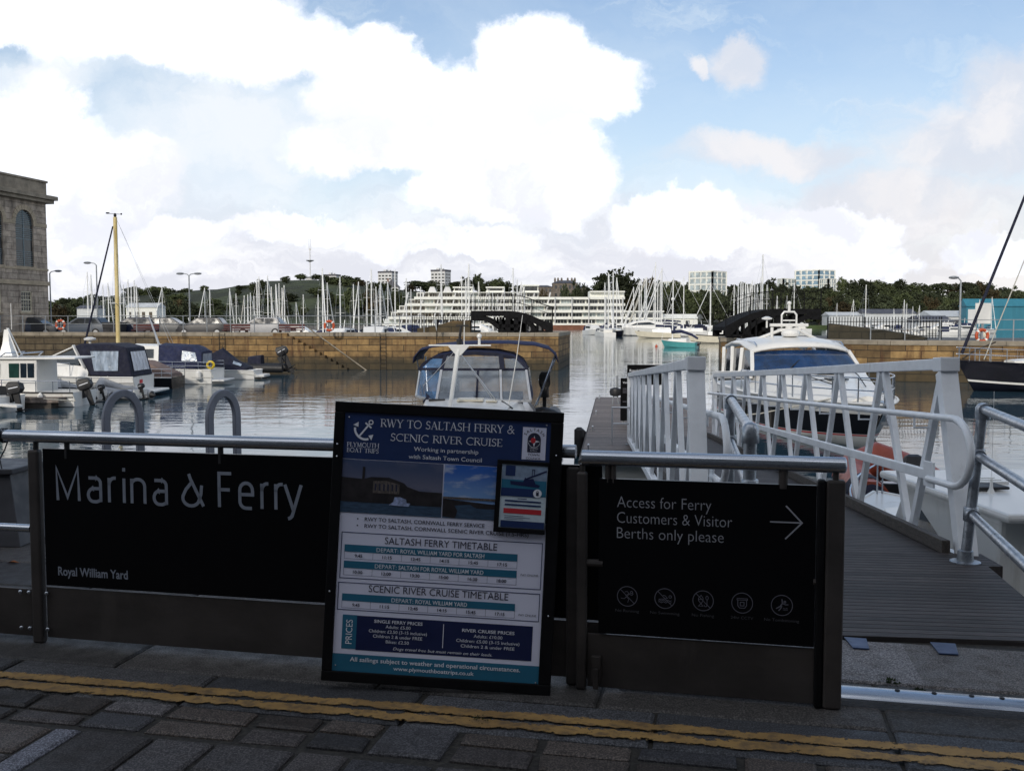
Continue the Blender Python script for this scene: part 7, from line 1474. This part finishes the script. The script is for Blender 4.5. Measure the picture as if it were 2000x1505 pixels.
def tree_proto(k):
    r = random.Random(40 + k)
    if k == 5: lobes = [(-5.0, 0, 4.0, 2.2, 2.4, 1.3), (-3.0, 0, 5.4, 2.6, 2.8, 1.7), (-0.6, 0, 6.9, 3.0, 3.2, 2.0), (1.8, 0, 8.2, 3.0, 3.2, 1.9), (3.9, 0, 7.8, 2.0, 2.6, 1.4), (2.0, 0, 5.8, 3.2, 3.4, 2.2), (-2.0, 0, 3.6, 3.4, 3.2, 1.8), (4.9, 0, 6.6, 1.5, 2.0, 0.7)]; n_ = 4200
    elif k == 4: lobes = [(0, 0, 7.6, 3.6, 3.4, 1.0), (-1.5, 0.5, 6.4, 3.2, 3.0, 0.9), (1.6, -0.4, 6.7, 3.0, 2.8, 0.9), (0, 0, 5.2, 2.6, 2.6, 0.9), (0.3, 0, 8.6, 1.8, 1.8, 0.8)]; n_ = 2600
    else:
        lobes = [(0, 0, 5.4, 2.9, 2.9, 2.9)]
        for _ in range(6): a = r.uniform(0, 6.28); d = r.uniform(1.0, 2.6); lobes.append((d * math.cos(a), d * math.sin(a), r.uniform(3.2, 7.6), r.uniform(1.2, 2.1), r.uniform(1.2, 2.1), r.uniform(1.0, 1.9)))
        n_ = 2600
    t = thing('tree', '', 'tree'); o = bpy.data.objects.new('crown', crown_mesh('crown', lobes, n_, 0.36, 9 + k)); C.objects.link(o); o.parent = t; o.data.materials.append(m_fol[(0, 1, 0, 2, 0, 0)[k]])
    m = MB(); m.tube([(0, 0, -1.5), (0.1, 0, 1.5), (0.0, 0.1, 3.6), (0.2, 0, 5.6)], 0.30, 7, 0.10)
    for _ in range(5): a = r.uniform(0, 6.28); z = r.uniform(2, 4); m.tube([(0.05, 0, z), (1.1 * math.cos(a), 1.1 * math.sin(a), z + 1.1), (2.2 * math.cos(a), 2.2 * math.sin(a), z + 2.2)], 0.12, 5, 0.03)
    m.build('trunk', m_trunk, t); return t
tp_ = [tree_proto(k) for k in range(6)]; tu = [False] * 6
def plant(k, x, Y, ztop, wid, label, group, zb=None, rot=None):
    if not tu[k]: o = tp_[k]; tu[k] = True
    else: o = dup(tp_[k])
    zg = min(terr(x, Y), ztop - wid * 0.62) if zb is None else zb; h = min(22, max(2.5, ztop - zg)); zg -= 0.2 * h; h *= 1.2; hh = 9.6 if k == 5 else 9.2 if k == 4 else 8.4
    o.location = (x, Y, zg); sx = wid / (10.5 if k == 5 else 7.6); o.scale = (sx, sx, h / hh); o.rotation_euler = (0, 0, rnd.uniform(0, 6.28) if rot is None else rot)
    tag(o, label, 'tree', group); return o
tn = {}
kinds = ['dark rounded', 'olive green', 'dense dark', 'brownish autumn', 'flat-topped layered dark', 'windswept']
def lab(k, where):
    q = tn.get((k, where), 0); tn[(k, where)] = q + 1
    return '%s tree, %s such from the left %s' % (kinds[k], ordn(q), where)
def silh(lst, where, group, Y0=590, Y1=640):
    for x, yt, w in lst:
        Y = rnd.uniform(Y0, Y1); k = rnd.choice((0, 0, 1, 2, 2, 1, 3) if 'ridge left' in where else (0, 0, 1, 2, 2, 4, 1, 0, 3)); p = wp(x, yt, Y); plant(k, p.x, Y, p.z, w / FPX * Y, lab(k, where), group)
silh([(-20, 590, 60), (60, 588, 60), (125, 582, 50), (150, 580, 45), (172, 578, 45), (195, 578, 45), (218, 577, 45), (255, 570, 40), (275, 563, 36), (298, 559, 40), (318, 560, 36), (338, 566, 36), (362, 563, 40), (385, 570, 30), (476, 558, 22)], 'on the ridge left of the headland', 'trees on the left ridge')
silh([(642, 545, 30), (662, 538, 52), (688, 539, 46), (706, 548, 30), (727, 552, 34), (748, 551, 36), (768, 556, 30), (800, 556, 26), (812, 547, 40), (836, 548, 44), (858, 553, 40), (880, 556, 26), (893, 549, 34), (912, 544, 38), (934, 538, 30), (944, 553, 30), (956, 549, 30), (972, 542, 36), (988, 549, 30), (1012, 558, 30), (1030, 560, 26)], 'on the ridge beside the tower blocks', 'trees on the middle ridge')
lowt = [(655, 575, 30), (700, 580, 40), (735, 576, 30), (768, 578, 30), (560, 590, 26), (590, 596, 30), (430, 596, 24), (350, 585, 30), (690, 562, 50), (725, 566, 50), (640, 566, 30), (775, 566, 40)]
silh(lowt, 'low on the headland slope', 'trees on the headland slope', 470, 520)
silh([(1062, 566, 26), (1105, 562, 30), (1128, 557, 34), (1146, 562, 30), (1160, 568, 26)], 'in front of the granite building', 'trees before the granite building', 455, 470)
p = wp(1197, 528, 500); plant(5, wp(1192, 528, 500).x, 500, p.z, 100 / FPX * 500, 'large windswept tree with a wedge-shaped crown rising behind the white apartments', None, rot=0.0)
silh([(1246, 553, 40), (1268, 543, 40), (1284, 548, 30), (1300, 552, 30), (1320, 546, 34), (1340, 552, 30), (1236, 568, 30)], 'beside the windswept tree', 'trees left of the pale flats', 505, 560)
silh([(1232, 585, 40), (1262, 576, 44), (1290, 572, 50), (1322, 574, 50), (1352, 566, 54), (1380, 562, 56), (1405, 567, 50), (1430, 574, 46), (1455, 578, 46), (1300, 592, 50), (1345, 590, 50), (1390, 588, 50), (1430, 592, 50)], 'below the pale glass flats', 'trees below the pale flats', 440, 475)
silh([(1432, 556, 40), (1456, 551, 40), (1484, 553, 40), (1502, 548, 42), (1528, 556, 40), (1556, 561, 44), (1584, 558, 44), (1612, 560, 40), (1645, 541, 26), (1668, 550, 40), (1688, 545, 44), (1708, 547, 40), (1732, 550, 40), (1757, 545, 32), (1778, 552, 44), (1806, 556, 40), (1836, 551, 44), (1862, 554, 34), (1888, 549, 40), (1912, 550, 38), (1930, 552, 34), (1956, 561, 44), (1984, 567, 44), (2014, 564, 50), (2060, 566, 60)], 'on the right hill skyline', 'skyline trees of the right hill', 560, 620)
for Yr, yt, st in ((540, 566, 34), (500, 574, 34), (465, 584, 36), (440, 594, 38)):
    silh([(x + rnd.uniform(-8, 8), yt + rnd.uniform(-4, 5), 48) for x in range(1455, 2060, st)], 'in the right hill %s row' % {540: 'upper', 500: 'middle', 465: 'lower', 440: 'lowest'}[Yr], 'trees of the right wooded hill', Yr - 12, Yr + 12)

bk = {}
for i in range(64):
    x = rnd.choice((rnd.uniform(90, 780), rnd.uniform(240, 560))); u = (x - 1000) / FPX; Y = rnd.uniform(450, 625); X = u * Y; k = rnd.choice((0, 2, 1, 1)); h = rnd.uniform(2.5, 5.5)
    w_ = 'left' if x < 330 else 'middle' if x < 560 else 'right'; q = bk.get(w_, 0); bk[w_] = q + 1
    plant(k, X, Y, terr(X, Y) + h, h * rnd.uniform(1.2, 2.4), 'dark scrub bush, %s from its start on the %s part of the headland slope' % (ordn(q), w_), 'scrub on the headland', zb=terr(X, Y) - 0.4)
silh([(x + rnd.uniform(-6, 6), 588 + rnd.uniform(-6, 8), 44) for x in range(90, 420, 30)], 'at the foot of the left shore', 'trees on the left shore', 445, 470)
# ---- long white terraced apartments
YA = 421.0
def ax_(p): return wp(p, 620, YA).x
ap = thing('terraced_apartments', 'long white terraced apartment building with stepped left end across the water', 'apartment building', (ax_(750), YA, 1.6)); xo = ax_(750); ap.scale = (1, 1, 0.81)
FH = 3.45; starts = [750, 762, 778, 796, 812]
wmesh = None; bays = 17
body = MB(); par = MB()
for k in range(5):
    x0 = ax_(starts[k]) - xo; x1 = ax_(1220 if k < 4 else 1052) - xo; z = FH * k
    body.box(x0, x1, 3.0 + 0.4 * k, 14, z, z + FH - 0.002); par.box(x0 - 0.8, x1 + (0.3 if k < 4 else 0), 0.0 + 0.4 * k, 3.6 + 0.4 * k, z - 0.22, z + 1.15)
    n_ = bays if k < 4 else 10
    for j in range(n_):
        a = x0 + (x1 - x0) * j / n_ + 0.35; b = x0 + (x1 - x0) * (j + 1) / n_ - 0.35
        q = MB(); q.box(a, b, 2.9 + 0.4 * k, 2.98 + 0.4 * k, z + 1.2, z + FH - 0.45); o = q.build('window', m_winf if rnd.random() < 0.72 else m_wing, ap)
        f = MB()
        for i in range(1, 4): f.box(a + (b - a) * i / 4 - 0.05, a + (b - a) * i / 4 + 0.05, 2.84 + 0.4 * k, 2.9 + 0.4 * k, z + 1.2, z + FH - 0.45)
        f.build('window_frame', m_conc, o)
bt = ax_(1153) - xo; bt2 = ax_(1221) - xo; body.box(bt, bt2, 3.8, 14, FH * 4, FH * 5); par.box(bt, bt2, 1.4, 4.6, FH * 4 - 0.2, FH * 4 + 1.2).box(bt, bt2, 1.4, 14, FH * 5, FH * 5 + 0.7)
for a, b, h in ((885, 921, 5.0), (950, 983, 5.0), (1022, 1052, 5.3)):
    a = ax_(a) - xo; b = ax_(b) - xo; body.box(a, b, 6, 14, FH * 5 - 0.5, FH * h + 2.4); par.box(a - 0.3, b + 0.3, 4.6, 6.6, FH * 5 - 0.2, FH * 5 + 0.9).box(a - 0.4, b + 0.4, 4.8, 14.2, FH * h + 2.4, FH * h + 3.0)
    MB().box(a + 0.4, b - 0.4, 5.9, 5.99, FH * 5 + 0.95, FH * h + 2.1).build('window', m_winf, ap)
par.box(ax_(830) - xo, ax_(1052) - xo, 2.2, 14, FH * 5 - 0.2, FH * 5 + 0.15); par.box(ax_(1052) - xo, bt, 2.2, 14, FH * 4 - 0.25, FH * 4 + 1.0)
body.build('wall', m_conc, ap); par.build('balcony_parapets', m_conc, ap)
fin = MB()
for p_ in range(1084, 1225, 33): fin.box(ax_(p_) - xo - 0.16, ax_(p_) - xo + 0.16, -0.1, 3.5, -0.3, FH * 4 + 1)
for p_ in range(790, 1080, 31): fin.prism([(ax_(p_) - xo - 2.0, 0.6, -0.2), (ax_(p_) - xo - 1.5, 0.6, -0.2), (ax_(p_) - xo + 1.6, 2.6, FH * 5), (ax_(p_) - xo + 1.1, 2.6, FH * 5)], (0, 2.5, 0))
fin.build('party_walls', m_towerc, ap); rf_ = MB(); 
for a, b in ((838, 846), (868, 876)): rf_.prism([(ax_(a) - xo - 1, 6, FH * 5), (ax_(b) - xo + 1, 6, FH * 5), (ax_(b) - xo, 6, FH * 5 + 3), (ax_(a) - xo, 6, FH * 5 + 3)], (0, 4, 0))
rf_.build('roof_stacks', m_towerc, ap)
tag(MB().box(ax_(1060), ax_(1170), 418.6, 419.9, -0.6, 1.75).build('quay_wall', m_brickred), 'low red brown quay wall under the right half of the white apartments', 'quay wall')
o = thing('white_annex', 'low white two-storey annex right of the white apartments behind leaning masts', 'building', (ax_(1222), 423, 1.6)); MB().box(0, 16, 0, 8, 0, 5.6).build('wall', m_conc, o); MB().box(-0.3, 16.3, -1.2, 8.2, 5.6, 6.2).build('roof', m_conc, o)
for z in (0.8, 3.4):
    for j in range(4): MB().box(0.6 + 3.9 * j, 3.9 + 3.9 * j, -0.06, 0.0, z, z + 1.6).build('window', m_winf, o)

def tower(label, x0, x1, yt, Y, ang=0.0, floors=9, fh=2.9):
    c = wp((x0 + x1) / 2, yt, Y); w = (x1 - x0) / FPX * Y; h = floors * fh; t = thing('tower_block', label, 'tower block', (c.x, Y, c.z - h), ang, 'tower blocks on the skyline'); k = math.cos(ang) + math.sin(abs(ang)) * 0.8; w /= k
    MB().box(-w / 2, w / 2, -w * .4, w * .4, -25, h - 1.6).build('wall', m_towerc, t); MB().box(-w / 2 - .2, w / 2 + .2, -w * .4 - .2, w * .4 + .2, h - 1.598, h).build('roof', m_slate, t)
    MB().box(-w * .25, -w * .05, -2, 2, h + .002, h + 1.6).box(w * .1, w * .2, -1, 1, h + .002, h + 1.2).tube([(0, 0, h), (0, 0, h + 3.4)], 0.15, 5).build('roof_plant', m_towerc, t)
    for f in range(floors - 1):
        for j in range(4): MB().box(-w / 2 + w * (j + .18) / 4, -w / 2 + w * (j + .82) / 4, -w * .4 - .06, -w * .4 + .02, f * fh + .9, f * fh + 2.2).build('window', m_winf, t)
    m = MB()
    for f in range(floors - 1): m.box(w / 2 - .02, w / 2 + .06, -w * .3, -w * .05, f * fh + .9, f * fh + 2.2).box(w / 2 - .02, w / 2 + .06, w * .05, w * .3, f * fh + .9, f * fh + 2.2)
    m.build('side_windows', m_winf, t)
tower('pale tower block with dark roof band, right one on the skyline', 842, 880, 527, 900, R(-24)); tower('pale tower block with dark roof band, middle one on the skyline', 739, 776, 530, 930, R(-22)); tower('pale low tower top showing beside the dark trees by the radio mast', 635, 664, 536, 960, R(-15))
# house with gables
c = wp(765, 560, 600); o = thing('gabled_house', 'pale gabled house among the trees below the middle tower block', 'house', (c.x, 600, c.z - 6)); MB().box(-4, 4, 0, 7, -3, 6).build('wall', m_towerc, o); rf_ = MB().prism([(-4.5, -0.4, 5.9), (4.5, -0.4, 5.9), (0, -0.4, 10.5)], (0, 7.8, 0)).build('roof', m_slate, o); MB().box(-3, -2.2, 3, 3.8, 8, 11).build('chimney', m_brickred, rf_)
for x in (-2.4, 0.8): MB().box(x, x + 1.6, -0.06, 0, 2.5, 4.6).build('window', m_winf, o)
# granite building with chimneys
YG = 520; k = YG / FPX; c = wp(1103, 548, YG); o = thing('granite_building', 'brown stone institutional building with slate hip roof and chimneys above the apartments', 'building', (c.x, YG, 6.0)); zt = c.z - 6.0
def gx(p): return (p - 1103) * k
w = MB(); w.box(gx(1080), gx(1127), 0, 12, -4, zt - 1.2); w.box(gx(1046), gx(1080) - 0.003, 1.0, 10, -4, zt - 3.2); w.box(gx(1127) + 0.003, gx(1150), 1.0, 10, -4, zt - 3.6); w.box(gx(1036), gx(1046) - 0.003, 2, 9, -4, zt - 4.2); w.build('wall', m_gran, o)
r1 = MB(); 
def hip(a, b, y0, y1, z, h): r1.add([(a, y0, z), (b, y0, z), (b, y1, z), (a, y1, z), (a + (b - a) * .28, (y0 + y1) / 2, z + h), (b - (b - a) * .28, (y0 + y1) / 2, z + h)], [(0, 1, 5, 4), (1, 2, 5), (2, 3, 4, 5), (3, 0, 4)])
hip(gx(1079), gx(1128), -.4, 12.4, zt - 1.19, 1.6); hip(gx(1045), gx(1080), .6, 10.4, zt - 3.19, 1.0); hip(gx(1127), gx(1151), .6, 10.4, zt - 3.59, 1.0); r1.build('roof', m_slate, o)
for p_ in (1085, 1091, 1098, 1110, 1118, 1124): MB().box(gx(p_) - .5, gx(p_) + .5, 5, 6.4, zt - 1.4, zt + 1.2).lathe([(.2, zt + 1.2), (.15, zt + 1.8)], (gx(p_) - .2, 5.7, 0), 6).lathe([(.2, zt + 1.2), (.15, zt + 1.8)], (gx(p_) + .2, 5.7, 0), 6).build('chimney', m_gran, o)
for z in (zt - 4.2, zt - 8.2):
    for p_ in (1084, 1093, 1102, 1111, 1119): MB().box(gx(p_), gx(p_) + 1.0, -.06, .01, z, z + 1.7).build('window', m_winf, o)
    for p_ in (1051, 1058, 1066, 1073): MB().box(gx(p_), gx(p_) + .9, .94, 1.01, z - 1.4, z + 0.1).build('window', m_winf, o)
# pale glass flats
def flats(label, name, xl, xc, xr, yt, Y, floors, fh, mat_g, zb):
    cl, cc, cr = wp(xl, yt, Y + 9), wp(xc, yt, Y), wp(xr, yt, Y + 9); t = thing(name, label, 'apartment building', (cc.x, Y, zb)); h = cc.z - zb
    L0 = Vector((cl.x - cc.x, 9, 0)); R0 = Vector((cr.x - cc.x, 9, 0)); O = Vector((0, 0, 0)); B_ = L0 + R0
    def pr(mb, inset, z0, z1):
        P = [O, R0, B_, L0]; ce = B_ / 2; P = [p + (ce - p).normalized() * inset for p in P]; mb.prism([(p.x, p.y, z0) for p in P], (0, 0, z1 - z0))
    m = MB(); pr(m, 0.7, -6, h - .5); m.build('wall', m_conc, t); s_ = MB(); n_ = int(h / fh)
    for f in range(n_ + 1): pr(s_, 0.0, h - f * fh - .75, h - f * fh)
    s_.build('floor_slabs', m_conc, t); g = MB()
    for f in range(1, n_ + 1): pr(g, 0.1, h - f * fh + .002, h - f * fh + .8)
    g.build('balcony_glass', mat_g, t); pl_ = MB()
    for A, Bv, nn in ((L0, O, 4), (O, R0, 3)):
        for j in range(nn + 1): c_ = A.lerp(Bv, j / nn); c_ = c_ + (B_ / 2 - c_).normalized() * 0.5; pl_.box(c_.x - .45, c_.x + .45, c_.y - .45, c_.y + .45, -6, h - .4)
    pl_.build('wall_piers', m_conc, t)
    for f in range(n_):
        for A, Bv, nn in ((L0, O, 4), (O, R0, 3)):
            for j in range(nn):
                a = A.lerp(Bv, (j + .15) / nn); b = A.lerp(Bv, (j + .8) / nn); nv = Vector(((Bv - A).y, -(Bv - A).x, 0)).normalized() * -0.34
                MB().prism([(a.x + nv.x, a.y + nv.y, h - f * fh - 2.5), (b.x + nv.x, b.y + nv.y, h - f * fh - 2.5), (b.x + nv.x, b.y + nv.y, h - f * fh - .5), (a.x + nv.x, a.y + nv.y, h - f * fh - .5)], (-nv.x * .5, -nv.y * .5, 0)).build('window', mat_g, t)
    return t
flats('pale white and glass block of flats among trees right of centre', 'glass_flats', 1345, 1392, 1420, 528, 470, 7, 3.0, m_wing, 9.0)
t = flats('blue glass tower flats on the right skyline with a curved top', 'glass_flats', 1552, 1600, 1632, 526, 640, 5, 3.2, M('blue_facade_glass', (0.20, 0.32, 0.42), 0.12, var=0.3, scale=0.15, spec=0.7), 22.0)
flats('low white flats stepping down left of the blue glass tower', 'white_flats', 1518, 1530, 1554, 543, 640, 4, 3.0, m_wing, 22.0); flats('white rendered flats stepping down right of the blue glass tower', 'white_flats', 1600, 1618, 1634, 543, 625, 4, 3.0, m_wing, 20.0); flats('pale flats half hidden by trees right of the leaning masts', 'white_flats', 1292, 1312, 1330, 549, 580, 4, 3.0, m_wing, 15.0)
# radio mast
c = wp(605, 467, 640); g_ = terr(wp(605, 548, 640).x, 640); t = thing('radio_mast', 'tall thin radio mast with two round platforms on the grassy headland', 'radio mast', (c.x, 640, g_)); h = c.z - g_
MB().tube([(0, 0, -1), (0, 0, h - 6)], 0.36, 6, 0.28).build('pole', m_towerc, t); m = MB(); m.tube([(-0.55, 0, h - 7), (-0.55, 0, h)], 0.17, 5); m.tube([(0.55, 0, h - 7), (0.55, 0, h)], 0.17, 5); m.box(-0.7, 0.7, -.1, .1, h - 7, h - 6.7); m.build('aerials', m_towerc, t)
for z, r_ in ((h - 13.6, 2.6), (h - 24.2, 3.7)): MB().lathe([(0.4, z - .9), (r_, z), (r_, z + .3), (0.4, z + .5)], n=14).build('platform', m_galvfar, t)
MB().lathe([(2.8, -.5), (2.4, 1.6), (0.5, 2.0)], n=12).build('base_hut', m_towerc, t)
# sheds and low buildings along the far shore
def shed(name, label, x0, x1, ye, yr, Y, mat, mroof, zb=1.6, dep=14, gable=False, door=None):
    a = wp(x0, ye, Y); b = wp(x1, ye, Y); rz_ = wp(x0, yr, Y).z - zb; w = b.x - a.x; e = a.z - zb; t = thing(name, label, 'shed', (a.x, Y, zb)); MB().box(0, w, 0, dep, -1.5, e).build('wall', mat, t)
    if gable: MB().prism([(-.3, -.4, e + .003), (w + .3, -.4, e + .003), (w / 2, -.4, rz_)], (0, dep + .8, 0)).build('roof', mroof, t)
    else: MB().prism([(-.3, -.5, e + .003), (-.3, dep + .5, e + .003), (-.3, dep / 2, rz_)], (w + .6, 0, 0)).build('roof', mroof, t)
    if door:
        for d0, d1, dh, dm in door: MB().box(w * d0, w * d1, -.08, .02, -.2, e * dh).build('door', dm, t)
    return t
shed('teal_shed', 'large teal clad boat shed at the right edge beyond the pier', 1888, 2180, 598, 583, 330, m_tealshed, m_tealshed, 1.2, 5, door=((.01, .06, .86, m_towerc),))
shed('grey_shed', 'small pale grey roofed shed left of the teal boat shed', 1822, 1890, 618, 606, 335, m_towerc, m_tin, 1.2, door=((.1, .3, .7, m_slate), (.55, .75, .7, m_slate)))
shed('slate_shed', 'low dark roofed boathouse left of the pale grey shed', 1800, 1862, 628, 616, 325, m_towerc, m_slate, 1.2)
shed('white_shed', 'long low white roofed shed under the green trees behind the channel', 1286, 1362, 622, 613, 424, m_conc, m_conc, 1.8, 9, door=((.1, .2, .7, m_winf), (.4, .5, .7, m_winf), (.7, .8, .7, m_winf)))
shed('clubhouse', 'long white low clubhouse beyond the left marina', 246, 306, 600, 591, 402, m_conc, m_tin, 1.6, 10, door=((.08, .18, .75, m_winf), (.3, .4, .75, m_winf), (.52, .62, .75, m_winf), (.75, .85, .75, m_winf)))
shed('boat_store', 'grey boat store with wide roof at the foot of the right wooded hill', 1690, 1790, 612, 603, 415, m_tin, m_slate, 1.6, 12); shed('boat_store', 'pale boat store half hidden by masts on the far right shore', 1620, 1684, 616, 609, 418, m_tin, m_tin, 1.6, 10); shed('marina_office', 'small grey marina office by the left headland shore', 150, 190, 602, 596, 405, m_tin, m_slate, 1.6, 8)
c = wp(1912, 612, 58); t = thing('notice_sign', 'plain white notice panel on posts standing on the right pier', 'sign', (c.x, 57.5, 2.2), R(-12)); z1 = wp(1912, 592, 58).z - 2.2; z0 = wp(1912, 632, 58).z - 2.2; MB().box(-.42, .42, -.03, .03, z0, z1).build('panel', m_white, t, bevel=.005); MB().box(-.06, .06, .031, .10, 0, z1 - .2).build('post', m_galvfar, t)
